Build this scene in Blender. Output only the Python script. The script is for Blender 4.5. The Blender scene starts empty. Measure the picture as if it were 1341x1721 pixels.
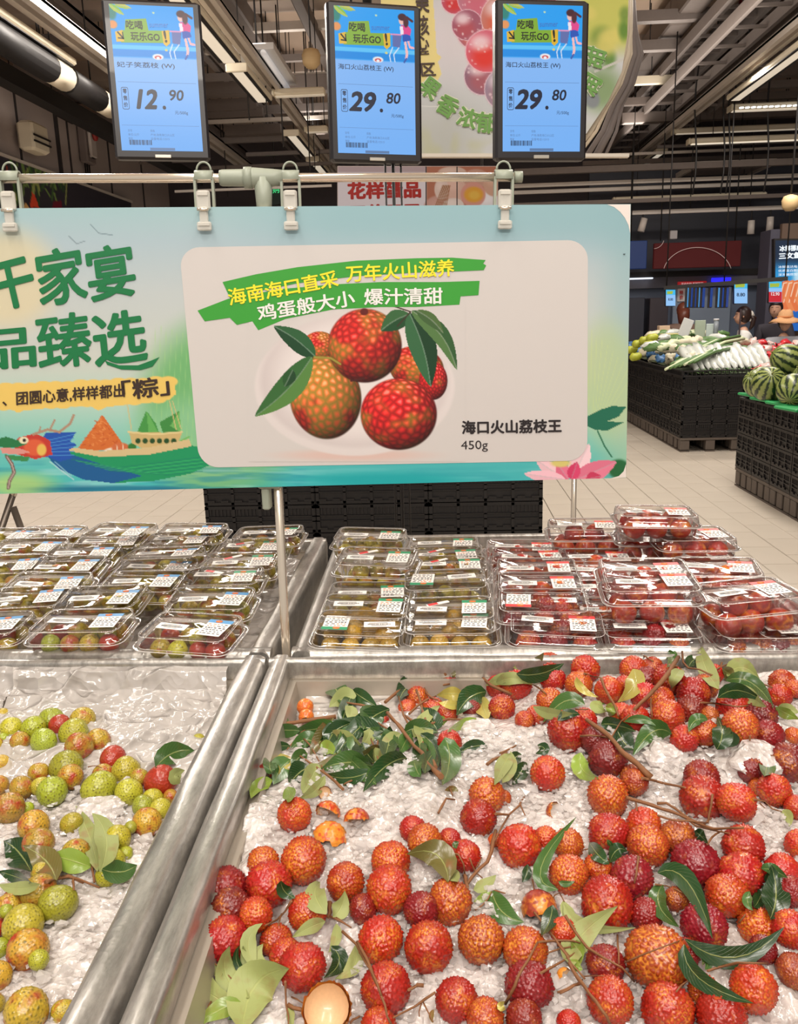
import bpy, bmesh, math, random
import numpy as np
from mathutils import Vector, Matrix
random.seed(7)
RNG = np.random.default_rng(11)
SC = bpy.context.scene
COL = SC.collection
# ------------------------------------------------------------------ camera
FPX, CX, CY = 1400.0, 670.5, 860.5
_n = lambda v: np.array(v, float) / np.linalg.norm(v)
_Y = _n((74.5, 330.5, -FPX))
_k = FPX * FPX / (330.5 - 74.5 * .029)
_Z = _n((-.029 * _k, _k, FPX))
_X = np.cross(_Y, _Z)
CM = np.stack([_X, _Y, _Z])            # world = CM @ camera vector
CAM = np.array([0.0, 0.0, 1.40])
cd = bpy.data.cameras.new('camera')
cam = bpy.data.objects.new('camera', cd)
COL.objects.link(cam)
cd.sensor_fit = 'HORIZONTAL'
cd.sensor_width = 36.0
cd.lens = 36.0 * FPX / 1341.0
cd.clip_end = 100
cd.clip_start = 0.02
mw = Matrix([list(r) for r in CM]).to_4x4()
mw.translation = Vector(CAM)
cam.matrix_world = mw
SC.camera = cam
# ------------------------------------------------------------------ world, lamps, exposure
w = bpy.data.worlds.new('world')
SC.world = w
w.use_nodes = True
w.node_tree.nodes['Background'].inputs[0].default_value = (1.0, 0.95, 0.90, 1)
w.node_tree.nodes['Background'].inputs[1].default_value = 0.44
SC.view_settings.view_transform = 'Standard'
SC.view_settings.look = 'None'
SC.view_settings.gamma = 1.0
SC.view_settings.use_curve_mapping = False
SC.view_settings.exposure = -0.07
SC.cycles.transparent_max_bounces = 20
SC.cycles.max_bounces = 7
def area(name, loc, sx, sy, power, col=(1, .92, .83), target=None):
 l = bpy.data.lights.new(name, 'AREA')
 l.shape = 'RECTANGLE'
 l.size, l.size_y, l.energy, l.color = sx, sy, power, col
 o = bpy.data.objects.new(name, l)
 COL.objects.link(o)
 o.location = loc
 d = Vector(target if target else (loc[0], loc[1], 0)) - Vector(loc)
 o.rotation_euler = d.to_track_quat('-Z', 'Y').to_euler()
 return o
# lamp rows of the store, above and behind the photographer and above the aisles
area('lamp_over_bins', (-0.9, 0.35, 3.5), .30, 2.4, 50)
area('lamp_over_bins', (0.9, 0.20, 3.5), .30, 2.4, 50)
area('lamp_behind_camera', (0.0, -1.9, 3.3), 2.6, .35, 84, target=(0, 1.0, 1.1))
area('lamp_over_aisle', (-2.9, 6.5, 4.2), .35, 6.0, 270)
area('lamp_over_aisle', (2.2, 6.3, 4.2), .35, 5.0, 210)
area('lamp_over_aisle', (3.9, 10.2, 3.9), 2.6, .4, 130)
area('added_ceiling_fill', (-1.9, 10.5, 4.12), .3, 9.0, 50, target=(-1.9, 10.5, 6))  # this pair is added fill brightening the ceiling from below, not store fixtures
area('added_ceiling_fill', (2.9, 10.5, 4.12), .3, 9.0, 50, target=(2.9, 10.5, 6))
# ------------------------------------------------------------------ projection helpers
def ray(u, v):
 return CM @ np.array([(u - CX) / FPX, (CY - v) / FPX, -1.0])
def hz(u, v, z):
 d = ray(u, v)
 return CAM + d * (z - CAM[2]) / d[2]
def hy(u, v, y):
 d = ray(u, v)
 return CAM + d * y / d[1]
def hx(u, v, x):
 d = ray(u, v)
 return CAM + d * x / d[0]
def proj(p):
 c = (np.asarray(p) - CAM) @ CM
 return CX - FPX * c[..., 0] / c[..., 2], CY + FPX * c[..., 1] / c[..., 2]
# ------------------------------------------------------------------ materials
def lin(r, g=None, b=None):
 if g is None:
  r, g, b = r
 return tuple(((c / 255) / 12.92 if c / 255 <= .04045 else ((c / 255 + .055) / 1.055) ** 2.4) for c in (r, g, b))
def lin_np(a):
 a = np.clip(a, 0, 255) / 255.0
 return np.where(a <= .04045, a / 12.92, ((a + .055) / 1.055) ** 2.4)
_mats = {}
class NT:
 def __init__(s, name):
  s.m = bpy.data.materials.new(name)
  s.m.use_nodes = True
  s.t = s.m.node_tree
  s.N = s.t.nodes
  s.b = s.N['Principled BSDF']
  s.out = s.N['Material Output']
 def n(s, typ, **kw):
  x = s.N.new(typ)
  for k, v in kw.items():
   if isinstance(v, tuple) and k in ('op',):
    pass
   setattr(x, k, v)
  return x
 def l(s, a, b):
  s.t.links.new(a, b)
 def setp(s, **kw):
  for k, v in kw.items():
   k = k.replace('_', ' ')
   i = s.b.inputs[k]
   if isinstance(v, (int, float)):
    i.default_value = v
   else:
    i.default_value = tuple(v) + (1,) if len(v) == 3 and len(i.default_value) == 4 else v
def mat(name, rgb, rough=.5, metal=0, spec=.5, noise=0, nscale=20, bump=0, bscale=60, coat=0, emit=None, estr=1, alpha=1, bdist=.002):
 """plain procedural material: noise-modulated colour and a noise bump"""
 if name in _mats:
  return _mats[name]
 t = NT(name)
 c = lin(rgb)
 t.setp(Base_Color=c, Roughness=rough, Metallic=metal, Specular_IOR_Level=spec, Coat_Weight=coat, Alpha=alpha)
 if noise or bump:
  tc = t.n('ShaderNodeTexCoord')
 if noise:
  nz = t.n('ShaderNodeTexNoise')
  nz.inputs['Scale'].default_value = nscale
  nz.inputs['Detail'].default_value = 5
  t.l(tc.outputs['Object'], nz.inputs['Vector'])
  mx = t.n('ShaderNodeMix', data_type='RGBA')
  mx.inputs[6].default_value = tuple(x * (1 - noise) for x in c) + (1,)
  mx.inputs[7].default_value = tuple(min(1, x * (1 + noise)) for x in c) + (1,)
  t.l(nz.outputs['Fac'], mx.inputs[0])
  t.l(mx.outputs[2], t.b.inputs['Base Color'])
 if bump:
  nb = t.n('ShaderNodeTexNoise')
  nb.inputs['Scale'].default_value = bscale
  nb.inputs['Detail'].default_value = 6
  t.l(tc.outputs['Object'], nb.inputs['Vector'])
  bp = t.n('ShaderNodeBump')
  bp.inputs['Strength'].default_value = bump
  bp.inputs['Distance'].default_value = bdist
  t.l(nb.outputs['Fac'], bp.inputs['Height'])
  t.l(bp.outputs['Normal'], t.b.inputs['Normal'])
 if emit:
  t.setp(Emission_Color=lin(emit), Emission_Strength=estr)
 _mats[name] = t.m
 return t.m
def mat_vcol(name, emit=0, rough=.5, spec=.3, coat=0):
 """colour read from the printed artwork's colour attribute (flat print or a lit screen)"""
 if name in _mats:
  return _mats[name]
 t = NT(name)
 a = t.n('ShaderNodeAttribute', attribute_name='art')
 t.setp(Roughness=rough, Specular_IOR_Level=spec, Coat_Weight=coat)
 if emit:
  t.setp(Base_Color=(0.01, 0.01, 0.01))
  t.l(a.outputs['Color'], t.b.inputs['Emission Color'])
  t.setp(Emission_Strength=emit)
 else:
  t.l(a.outputs['Color'], t.b.inputs['Base Color'])
 _mats[name] = t.m
 return t.m
def mat_emit(name, rgb, s=1):
 return mat(name, (8, 8, 8), emit=rgb, estr=s, rough=.3)
# ------------------------------------------------------------------ objects
def tag(o, label=None, cat=None, group=None, kind=None):
 if label: o['label'] = label
 if cat: o['category'] = cat
 if group: o['group'] = group
 if kind: o['kind'] = kind
 return o
def empty(name, loc=(0, 0, 0), label=None, cat=None, group=None, rz=0):
 o = bpy.data.objects.new(name, None)
 COL.objects.link(o)
 o.location = loc
 o.rotation_euler = (0, 0, rz)
 o.empty_display_size = .05
 return tag(o, label, cat, group)
def link(name, me, parent=None, world=True):
 o = bpy.data.objects.new(name, me)
 COL.objects.link(o)
 if parent is not None:
  o.parent = parent
  if world:
   o.matrix_parent_inverse = mloc(parent).inverted()
 return o
def mloc(p):
 m = p.matrix_basis.copy()
 if p.parent is not None:
  m = mloc(p.parent) @ p.matrix_parent_inverse @ m
 return m
class MB:
 def __init__(s):
  s.v, s.f, s.mi, s.sm = [], [], [], []
 def add(s, vs, fs, mi=0, smooth=False):
  b = len(s.v)
  s.v.extend([tuple(map(float, p)) for p in vs])
  for f in fs:
   s.f.append([b + i for i in f])
   s.mi.append(mi)
   s.sm.append(smooth)
  return s
 def box(s, c, d, mi=0, rot=None):
  x, y, z = d[0] / 2, d[1] / 2, d[2] / 2
  vs = [Vector((a * x, b * y, e * z)) for a in (-1, 1) for b in (-1, 1) for e in (-1, 1)]
  if rot is not None:
   vs = [rot @ p for p in vs]
  vs = [p + Vector(c) for p in vs]
  return s.add(vs, [(0, 1, 3, 2), (4, 6, 7, 5), (0, 4, 5, 1), (2, 3, 7, 6), (0, 2, 6, 4), (1, 5, 7, 3)], mi)
 def bevbox(s, c, d, b=.003, mi=0, rot=None):
  """box with chamfered vertical and horizontal edges"""
  x, y, z = d[0] / 2, d[1] / 2, d[2] / 2
  b = min(b, x * .9, y * .9, z * .9)
  rings = []
  for (zz, ins) in ((-z, b), (-z + b, 0), (z - b, 0), (z, b)):
   X, Y = x - ins, y - ins
   r = [(-X + b, -Y), (X - b, -Y), (X, -Y + b), (X, Y - b), (X - b, Y), (-X + b, Y), (-X, Y - b), (-X, -Y + b)]
   rings.append([Vector((p[0], p[1], zz)) for p in r])
  vs = [p for r in rings for p in r]
  if rot is not None:
   vs = [rot @ p for p in vs]
  vs = [p + Vector(c) for p in vs]
  fs = []
  for k in range(3):
   for i in range(8):
    j = (i + 1) % 8
    fs.append((k * 8 + i, k * 8 + j, k * 8 + 8 + j, k * 8 + 8 + i))
  fs.append(tuple(range(7, -1, -1)))
  fs.append(tuple(range(24, 32)))
  return s.add(vs, fs, mi)
 def bar(s, a, b, wd, ht, mi=0):
  """square bar from a to b; wd across, ht vertical-ish"""
  a, b = Vector(a), Vector(b)
  d = b - a
  L = d.length
  d.normalize()
  up = Vector((0, 0, 1)) if abs(d.z) < .95 else Vector((0, 1, 0))
  sx = d.cross(up).normalized()
  sz = sx.cross(d).normalized()
  R = Matrix((sx, d, sz)).transposed()
  return s.box((a + b) / 2, (wd, L, ht), mi, rot=R)
 def tube(s, pts, rad, n=8, mi=0, caps=True, smooth=True):
  pts = [Vector(p) for p in pts]
  if not isinstance(rad, (list, tuple)):
   rad = [rad] * len(pts)
  vs, fs = [], []
  prev = None
  for i, p in enumerate(pts):
   d = (pts[min(i + 1, len(pts) - 1)] - pts[max(i - 1, 0)])
   if d.length < 1e-9: d = Vector((0, 0, 1))
   d.normalize()
   if prev is None:
    up = Vector((0, 0, 1)) if abs(d.z) < .9 else Vector((0, 1, 0))
    sx = d.cross(up).normalized()
   else:
    sx = (prev - d * prev.dot(d)).normalized()
   prev = sx
   sy = d.cross(sx)
   for k in range(n):
    a = 2 * math.pi * k / n
    vs.append(p + (sx * math.cos(a) + sy * math.sin(a)) * rad[i])
  for i in range(len(pts) - 1):
   for k in range(n):
    j = (k + 1) % n
    fs.append((i * n + k, i * n + j, (i + 1) * n + j, (i + 1) * n + k))
  s.add(vs, fs, mi, smooth)
  if caps:
   b = len(s.v) - len(vs)
   s.f.append([b + k for k in range(n - 1, -1, -1)]); s.mi.append(mi); s.sm.append(False)
   s.f.append([b + (len(pts) - 1) * n + k for k in range(n)]); s.mi.append(mi); s.sm.append(False)
  return s
 def lathe(s, prof, c=(0, 0, 0), n=20, mi=0, smooth=True, sx=1, sy=1, rot=None):
  vs, fs = [], []
  for (r, z) in prof:
   for k in range(n):
    a = 2 * math.pi * k / n
    vs.append(Vector((r * sx * math.cos(a), r * sy * math.sin(a), z)))
  if rot is not None: vs = [rot @ p for p in vs]
  vs = [p + Vector(c) for p in vs]
  for i in range(len(prof) - 1):
   for k in range(n):
    j = (k + 1) % n
    fs.append((i * n + k, i * n + j, (i + 1) * n + j, (i + 1) * n + k))
  fs.append(tuple(range(n - 1, -1, -1)))
  fs.append(tuple((len(prof) - 1) * n + k for k in range(n)))
  return s.add(vs, fs, mi, smooth)
 def mesh(s, name, mats):
  me = bpy.data.meshes.new(name)
  me.from_pydata(s.v, [], s.f)
  for m in (mats if isinstance(mats, (list, tuple)) else [mats]):
   me.materials.append(m)
  me.polygons.foreach_set('material_index', s.mi)
  me.polygons.foreach_set('use_smooth', s.sm)
  me.update()
  return me
 def build(s, name, mats, parent=None, world=True):
  return link(name, s.mesh(name, mats), parent, world)
def grid_mesh(name, P, mats, art=None, smooth=True, flip=False):
 """P: (ny,nx,3) array of points; art: (ny,nx,3) sRGB 0..255 colours"""
 ny, nx = P.shape[:2]
 me = bpy.data.meshes.new(name)
 nf = (ny - 1) * (nx - 1)
 me.vertices.add(ny * nx)
 me.vertices.foreach_set('co', np.ascontiguousarray(P.reshape(-1), dtype=np.float32))
 a = (np.arange(ny - 1)[:, None] * nx + np.arange(nx - 1)[None, :]).reshape(-1)
 q = np.stack([a, a + 1, a + nx + 1, a + nx], 1)
 if flip: q = q[:, ::-1]
 me.loops.add(nf * 4)
 me.loops.foreach_set('vertex_index', np.ascontiguousarray(q.reshape(-1), dtype=np.int32))
 me.polygons.add(nf)
 me.polygons.foreach_set('loop_start', np.arange(nf, dtype=np.int32) * 4)
 me.polygons.foreach_set('use_smooth', np.full(nf, smooth))
 if art is not None:
  at = me.color_attributes.new('art', 'FLOAT_COLOR', 'POINT')
  c = np.ones((ny * nx, 4), np.float32)
  c[:, :3] = lin_np(art.reshape(-1, 3))
  at.data.foreach_set('color', c.reshape(-1))
 me.update(calc_edges=True)
 me.validate()
 for m in (mats if isinstance(mats, (list, tuple)) else [mats]):
  me.materials.append(m)
 return me
# ------------------------------------------------------------------ noise
def vnoise(x, y, f=1.0, seed=0, octv=1):
 x = np.asarray(x, float); y = np.asarray(y, float)
 out = np.zeros(np.broadcast(x, y).shape); amp = 1.0; tot = 0
 for o in range(octv):
  r = np.random.default_rng(seed + o * 17)
  T = r.random((64, 64))
  X, Y = x * f + 100.3, y * f + 57.7
  xi, yi = np.floor(X).astype(int), np.floor(Y).astype(int)
  fx, fy = X - xi, Y - yi
  fx, fy = fx * fx * (3 - 2 * fx), fy * fy * (3 - 2 * fy)
  g = lambda a, b: T[(yi + b) % 64, (xi + a) % 64]
  out += amp * ((g(0, 0) * (1 - fx) + g(1, 0) * fx) * (1 - fy) + (g(0, 1) * (1 - fx) + g(1, 1) * fx) * fy)
  tot += amp; amp *= .5; f *= 2.03
 return out / tot
def sstep(a, b, x):
 t = np.clip((x - a) / (b - a), 0, 1)
 return t * t * (3 - 2 * t)
# ------------------------------------------------------------------ flat planes addressed by photo position
class Plane:
 """vertical-ish plane through two ground-plan points; local axes ex (along), ez (up), en (towards the viewer)"""
 def __init__(s, p0, p1, up=(0, 0, 1)):
  s.o = np.array(p0, float)
  s.ex = _n(np.array(p1, float) - s.o)
  ez = np.array(up, float)
  s.ez = _n(ez - s.ex * ez.dot(s.ex))
  s.en = np.cross(s.ex, s.ez)
  if s.en.dot(CAM - s.o) < 0: s.en = -s.en
 def hit(s, u, v, off=0.0):
  d = ray(u, v)
  t = (s.o + s.en * off - CAM).dot(s.en) / d.dot(s.en)
  return CAM + d * t
 def loc(s, u, v):
  p = s.hit(u, v) - s.o
  return p.dot(s.ex), p.dot(s.ez)
 def w(s, a, b, off=0.0):
  return s.o + s.ex * a + s.ez * b + s.en * off
_txt = {}
def text_geo(body, bold=0.0, res=3):
 key = (body, bold, res)
 if key not in _txt:
  c = bpy.data.curves.new('txt', 'FONT')
  c.body = body
  c.size = 1.0
  c.offset = bold
  c.resolution_u = res
  c.dimensions = '2D'
  c.fill_mode = 'BOTH'
  o = bpy.data.objects.new('txt', c)
  COL.objects.link(o)
  dg = bpy.context.evaluated_depsgraph_get()
  dg.update()
  me = bpy.data.meshes.new_from_object(o.evaluated_get(dg))
  vs = np.array([v.co[:2] for v in me.vertices]) if len(me.vertices) else np.zeros((0, 2))
  fs = [tuple(p.vertices) for p in me.polygons]
  bpy.data.objects.remove(o)
  bpy.data.curves.remove(c)
  bpy.data.meshes.remove(me)
  _txt[key] = (vs, fs)
 return _txt[key]
def text_px(mb, pl, body, u0, v0, u1, v1, hgt, off=.0006, mi=0, bold=0.0, shear=0.0, fn=None):
 """lettering fitted between the photo positions (u0,v0) and (u1,v1) (its baseline), hgt high, on plane pl"""
 vs, fs = text_geo(body, 0.0)
 if not len(vs): return
 if bold > 0:      # heavier strokes: the same glyph stacked with small shifts
  V, Fc = [], []
  for i, (dx, dy) in enumerate(((-1, -1), (1, -1), (-1, 1), (1, 1), (0, 0), (0, 1.3), (0, -1.3), (1.4, 0), (-1.4, 0))):
   V.append(vs + np.array([dx, dy]) * bold * .8)
   Fc += [tuple(q + i * len(vs) for q in f) for f in fs]
  vs, fs = np.concatenate(V), Fc
 lo, hi = vs.min(0), vs.max(0)
 x = (vs[:, 0] - lo[0]) / (hi[0] - lo[0])
 y = (vs[:, 1] - lo[1]) / (hi[1] - lo[1])
 du, dv = u1 - u0, v1 - v0
 L = math.hypot(du, dv)
 nx, ny = dv / L, -du / L          # 'up' on the picture plane
 out = []
 for a, b in zip(x, y):
  uu = u0 + du * a + nx * hgt * b + shear * hgt * b
  vv = v0 + dv * a + ny * hgt * b
  if fn: uu, vv = fn(uu, vv)
  out.append((uu, vv))
 k = len(out) // (9 if bold > 0 else 1)
 out = [pl.hit(a, b, off * (1 + .06 * (i // k))) for i, (a, b) in enumerate(out)]
 mb.add(out, fs, mi)
def poly_px(mb, pl, pts, off=.0004, mi=0):
 mb.add([pl.hit(u, v, off) for u, v in pts], [tuple(range(len(pts)))], mi)
def rrect(u0, v0, u1, v1, r, n=6):
 pts = []
 for (cu, cv, a0) in ((u1 - r, v0 + r, -90), (u1 - r, v1 - r, 0), (u0 + r, v1 - r, 90), (u0 + r, v0 + r, 180)):
  for k in range(n + 1):
   a = math.radians(a0 + 90 * k / n)
   pts.append((cu + r * math.cos(a), cv + r * math.sin(a)))
 return pts
# ------------------------------------------------------------------ tiny painter for printed artwork
class Paint:
 def __init__(s, U, V, base):
  s.U, s.V = U, V
  s.a = np.empty(U.shape + (3,))
  s.a[...] = base
 def mix(s, m, c):
  m = np.clip(m, 0, 1)[..., None]
  s.a = s.a * (1 - m) + np.asarray(c, float) * m
 def ell(s, cu, cv, ru, rv, c, rot=0, soft=.06, al=1.0):
  a = math.radians(rot)
  x = (s.U - cu) * math.cos(a) + (s.V - cv) * math.sin(a)
  y = -(s.U - cu) * math.sin(a) + (s.V - cv) * math.cos(a)
  d = np.sqrt((x / ru) ** 2 + (y / rv) ** 2)
  s.mix((1 - sstep(1 - soft, 1 + soft, d)) * al, c)
 def poly(s, pts, c, al=1.0):
  pts = np.array(pts, float)
  u0, v0 = pts.min(0); u1, v1 = pts.max(0)
  ins = np.zeros(s.U.shape, bool)
  j = len(pts) - 1
  for i in range(len(pts)):
   xi, yi = pts[i]; xj, yj = pts[j]
   if yi != yj:
    cnd = ((yi > s.V) != (yj > s.V)) & (s.U < (xj - xi) * (s.V - yi) / (yj - yi) + xi)
    ins ^= cnd
   j = i
  s.mix(ins * al, c)
 def line(s, pts, wd, c, al=1.0):
  for (a, b), (d, e) in zip(pts[:-1], pts[1:]):
   L2 = (d - a) ** 2 + (e - b) ** 2 + 1e-9
   t = np.clip(((s.U - a) * (d - a) + (s.V - b) * (e - b)) / L2, 0, 1)
   ds = np.hypot(s.U - a - t * (d - a), s.V - b - t * (e - b))
   s.mix((1 - sstep(wd * .5 - .4, wd * .5 + .6, ds)) * al, c)
 def leaf(s, b, t, wd, c1, c2, bend=0):
  b, t = np.array(b, float), np.array(t, float)
  d = t - b; L = np.hypot(*d); d /= L; nn = np.array([-d[1], d[0]])
  x = ((s.U - b[0]) * d[0] + (s.V - b[1]) * d[1]) / L
  y = (s.U - b[0]) * nn[0] + (s.V - b[1]) * nn[1] - bend * np.sin(np.clip(x, 0, 1) * math.pi)
  hw = wd / 2 * np.sin(np.clip(x, 0, 1) ** .8 * math.pi) ** .8
  ins = (x > 0) & (x < 1) & (np.abs(y) < hw)
  s.mix(ins * 1.0, c1)
  s.mix((ins & (y > 0)) * .8, c2)
  s.mix((ins & (np.abs(y) < 1.0)) * .6, np.array(c2) * .4 + 110)
 def lychee(s, cu, cv, ru, rv, red, yel, amt, rot=0, seed=1, nb=240):
  a = math.radians(rot)
  x = ((s.U - cu) * math.cos(a) + (s.V - cv) * math.sin(a)) / ru
  y = (-(s.U - cu) * math.sin(a) + (s.V - cv) * math.cos(a)) / rv
  d2 = x * x + y * y
  sel = d2 < 1.06
  xs, ys = x[sel], y[sel]
  r = np.sqrt(np.minimum(d2[sel], 1))
  k = np.where(r > 0, np.sin(np.arcsin(np.minimum(r, .999)) * 1) / np.maximum(r, 1e-6), 1)
  z = np.sqrt(np.maximum(0, 1 - r * r))
  P = np.stack([xs * k, ys * k, z], 1)
  g = np.random.default_rng(seed)
  Q = fib(nb, g, .25)
  D = P @ Q.T
  D.sort(1)
  f1 = np.arccos(np.clip(D[:, -1], -1, 1)); f2 = np.arccos(np.clip(D[:, -2], -1, 1))
  cell = np.clip((f2 - f1) / .17, 0, 1)
  pt = sstep(1 - amt - .25, 1 - amt + .25, vnoise(xs * 1.7 + seed, ys * 1.7, 1.3, seed, 2) * 1.1)[:, None]
  net = np.array(red) * 1.1 * (1 - pt) + np.array(yel) * pt
  c = net * (1 - cell[:, None] ** .8) + (np.array(red) * (1 - pt * .35) + np.array(yel) * pt * .35) * cell[:, None] ** .8
  sh = np.clip(.45 + .75 * (z * .75 - ys * .42 - xs * .25), .22, 1.25)
  c = c * sh[:, None]
  c = c * (.66 + .5 * cell[:, None])
  hl = np.clip((cell - .55) * 2, 0, 1) * np.clip(z * .7 - ys * .6, 0, 1) ** 3
  c = c + hl[:, None] * 120
  m = (1 - sstep(.97, 1.03, np.sqrt(d2[sel])))[:, None]
  s.a[sel] = s.a[sel] * (1 - m) + np.clip(c, 0, 255) * m
def fib(n, g=None, jit=.2):
 i = np.arange(n) + .5
 ph = np.arccos(1 - 2 * i / n); th = math.pi * (1 + 5 ** .5) * i
 P = np.stack([np.cos(th) * np.sin(ph), np.sin(th) * np.sin(ph), np.cos(ph)], 1)
 if g is not None:
  P = P + g.normal(0, jit * 2 / math.sqrt(n), P.shape)
  P /= np.linalg.norm(P, axis=1)[:, None]
 return P
ORD = ['nearest', 'second nearest', 'third nearest', 'fourth nearest', 'fifth nearest', 'sixth nearest', 'seventh nearest', 'eighth nearest', 'ninth nearest', 'tenth nearest',
       'eleventh nearest', 'twelfth nearest', 'thirteenth nearest', 'fourteenth nearest', 'fifteenth nearest', 'sixteenth nearest', 'seventeenth nearest', 'eighteenth nearest', 'nineteenth nearest', 'twentieth nearest']
# ================================================================== the room
fl = MB().box((0, 8.5, -.06), (17, 20, .1)).build('floor', mat('grout', (150, 138, 122), .8, noise=.1))
tag(fl, kind='structure')
TW, TL = .2, .35
tile_m = mat('floor_tile', (200, 190, 176), .25, noise=.045, nscale=3, bump=.04, bscale=8)
def tile_geo(mb, x, y):
 a, b, h = TW / 2 - .0022, TL / 2 - .0022, .0
 vs = [(x - a, y - b, h - .004), (x + a, y - b, h - .004), (x + a, y + b, h - .004), (x - a, y + b, h - .004)]
 i = .002
 vs += [(x - a + i, y - b + i, h), (x + a - i, y - b + i, h), (x + a - i, y + b - i, h), (x - a + i, y + b - i, h)]
 mb.add(vs, [(4, 5, 6, 7), (0, 1, 5, 4), (1, 2, 6, 5), (2, 3, 7, 6), (3, 0, 4, 7)])
m = MB(); tile_geo(m, 0, 0)
tile_me = m.mesh('tile', tile_m)
cells = []
for ix in range(-38, 39):
 for iy in range(5, 50):
  x = ix * TW + .05
  y = iy * TL + (ix % 2) * TL * .5
  cells.append((x, y))
vis, rest = [], []
for (x, y) in cells:
 u, v = proj((x, y, 0))
 inv = (u < 350 and u > -20 and 826 < v < 905) or (u > 915 and u < 1355 and 700 < v < 1000)
 (vis if inv and y < 12 else rest).append((x, y))
vis.sort(key=lambda p: p[0] ** 2 + p[1] ** 2)
rest += vis[295:]
for (x, y) in vis[:295]:
 o = link('tile', tile_me, fl, world=False)
 o.location = (x, y, random.uniform(-.0006, .0006))
m = MB()
for (x, y) in rest:
 tile_geo(m, x, y)
tag(m.build('far_tile_field', tile_m, fl, world=False), kind='stuff')
ceil_m = mat('ceiling_paint', (196, 172, 152), .9, noise=.05, nscale=2)
tag(MB().box((0, 10, 5.25), (17, 24, .1)).build('ceiling', ceil_m), kind='structure')
beam_m = mat('beam_paint', (182, 166, 154), .85, noise=.04)
dark_duct = mat('dark_duct', (112, 101, 95), .6, .3, noise=.1)
steel_d = mat('dark_steel', (132, 122, 117), .5, .3, noise=.08)
steel_l = mat('pale_steel', (204, 194, 184), .5, .2, noise=.06)
cream = mat('cream_enamel', (226, 214, 190), .5, noise=.02)
black_m = mat('black_metal', (30, 27, 27), .5, noise=.1)
wall_g = mat('grey_wall_paint', (166, 153, 148), .8, noise=.05, nscale=4)
wall_d = mat('dark_wall_paint', (92, 86, 90), .8, noise=.06)
for i, y in enumerate((10.6, 13.4, 16.4)):
 tag(MB().box((0, y, 5.06), (17, .38, .28)).build('trim_%d' % (i + 1), beam_m), kind='structure')
tag(MB().box((0, 19.0, 2.6), (17, .2, 5.3)).build('wall_back', wall_d), kind='structure')
m = MB().box((-5.1, 11.9, 2.17), (.2, 8.2, 4.35))
for y in (9.0, 10.4, 11.8, 13.2, 14.6):
 m.box((-4.995, y, 2.8), (.02, .03, 2.9), 1)
m.box((-4.99, 11.9, 4.33), (.06, 8.2, .06), 1)
wl = tag(m.build('wall_left', [wall_g, mat('seam', (52, 46, 46), .8)]), kind='structure')
tag(MB().box((-6.4, 12, 3.6), (.2, 18, 3.3)).build('wall_left_upper', ceil_m), kind='structure')
tag(MB().box((-5.1, 5.6, 2.2), (.3, 3.4, 4.4)).build('trim_4', wall_d), kind='structure')
tag(MB().box((7.9, 10, 2.6), (.2, 20, 5.3)).build('wall_right', wall_d), kind='structure')
# white duct boxes and fire alarm cabinet on the left wall
a = hx(42, 208, -4.93); b = hx(42, 255, -4.93)
t = empty('wall_duct', (-4.93, a[1], b[2]), 'cream wrapped duct stub crossed by two dark straps on the left wall', 'duct')
MB().bevbox((-4.85, a[1], (a[2] + b[2]) / 2), (.2, .42, a[2] - b[2]), .03).build('duct_body', cream, t)
m = MB()
for k in (.3, .5):
 m.box((-4.74, a[1], b[2] + (a[2] - b[2]) * k), (.012, .43, .02))
m.build('strap', black_m, t)
p = hx(142, 236, -4.95)
t = empty('alarm_cabinet', tuple(p), 'small grey cabinet with a red bell high on the left wall', 'alarm')
MB().bevbox((-4.93, p[1], p[2]), (.12, .30, .62), .02).build('cabinet_body', mat('cab', (120, 108, 104), .6), t)
MB().bevbox((-4.84, p[1] - .02, p[2] - .06), (.05, .2, .36), .02).build('cover_plate', mat('plate', (196, 186, 180), .5), t)
MB().lathe([(.0, 0), (.07, 0), (.07, .03), (.03, .05), (0, .05)], (-4.80, p[1] - .02, p[2] + .05), 14, rot=Matrix.Rotation(math.radians(90), 3, 'Y')).build('bell', mat('redbell', (150, 40, 36), .4), t)
m = MB()
for dy in (-.07, 0, .07):
 m.tube([(-4.95, p[1] + dy, p[2] + .3), (-4.95, p[1] + dy, 4.3)], .012, 6)
 m.tube([(-4.95, p[1] + dy, p[2] - .3), (-4.95, p[1] + dy, .2)], .012, 6)
m.build('conduit', black_m, t)
# access door outline on the wall
q0 = hx(92, 190, -4.98); q1 = hx(97, 300, -4.98)
m = MB()
for (y0, z0, y1, z1) in ((q0[1], 1.2, q0[1], q0[2]), (q0[1], q0[2], p[1] - .25, q0[2])):
 m.bar((-4.98, y0, z0), (-4.98, y1, z1), .04, .04)
tag(m.build('trim_5', mat('doorline', (48, 42, 42), .8)), kind='structure')
# dark mural with vegetables
PLm = Plane((-4.9, 7.0, 0), (-4.9, 13.7, 0))
ys = np.linspace(7.0, 13.7, 260); zs = np.linspace(3.27, 1.6, 90)
Yg, Zg = np.meshgrid(ys, zs)
P3 = np.stack([np.full_like(Yg, -4.9), Yg, Zg], -1)
U, V = proj(P3)
pt = Paint(U, V, (50, 46, 54))
g = np.random.default_rng(5)
for k in range(46):
 u = g.uniform(22, 112); v = g.uniform(285, 350)
 c = [(70, 104, 50), (112, 140, 72), (48, 78, 44), (150, 160, 90)][g.integers(4)]
 pt.line([(u, v), (u + g.uniform(-8, 8), v - g.uniform(12, 40))], g.uniform(1.5, 4), c)
pt.poly([(50, 348), (54, 324), (58, 326), (66, 350)], (216, 72, 44))
pt.poly([(9, 296), (12, 272), (14, 296)], (160, 60, 40))
pt.poly([(38, 352), (42, 340), (52, 352)], (206, 160, 100))
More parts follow.
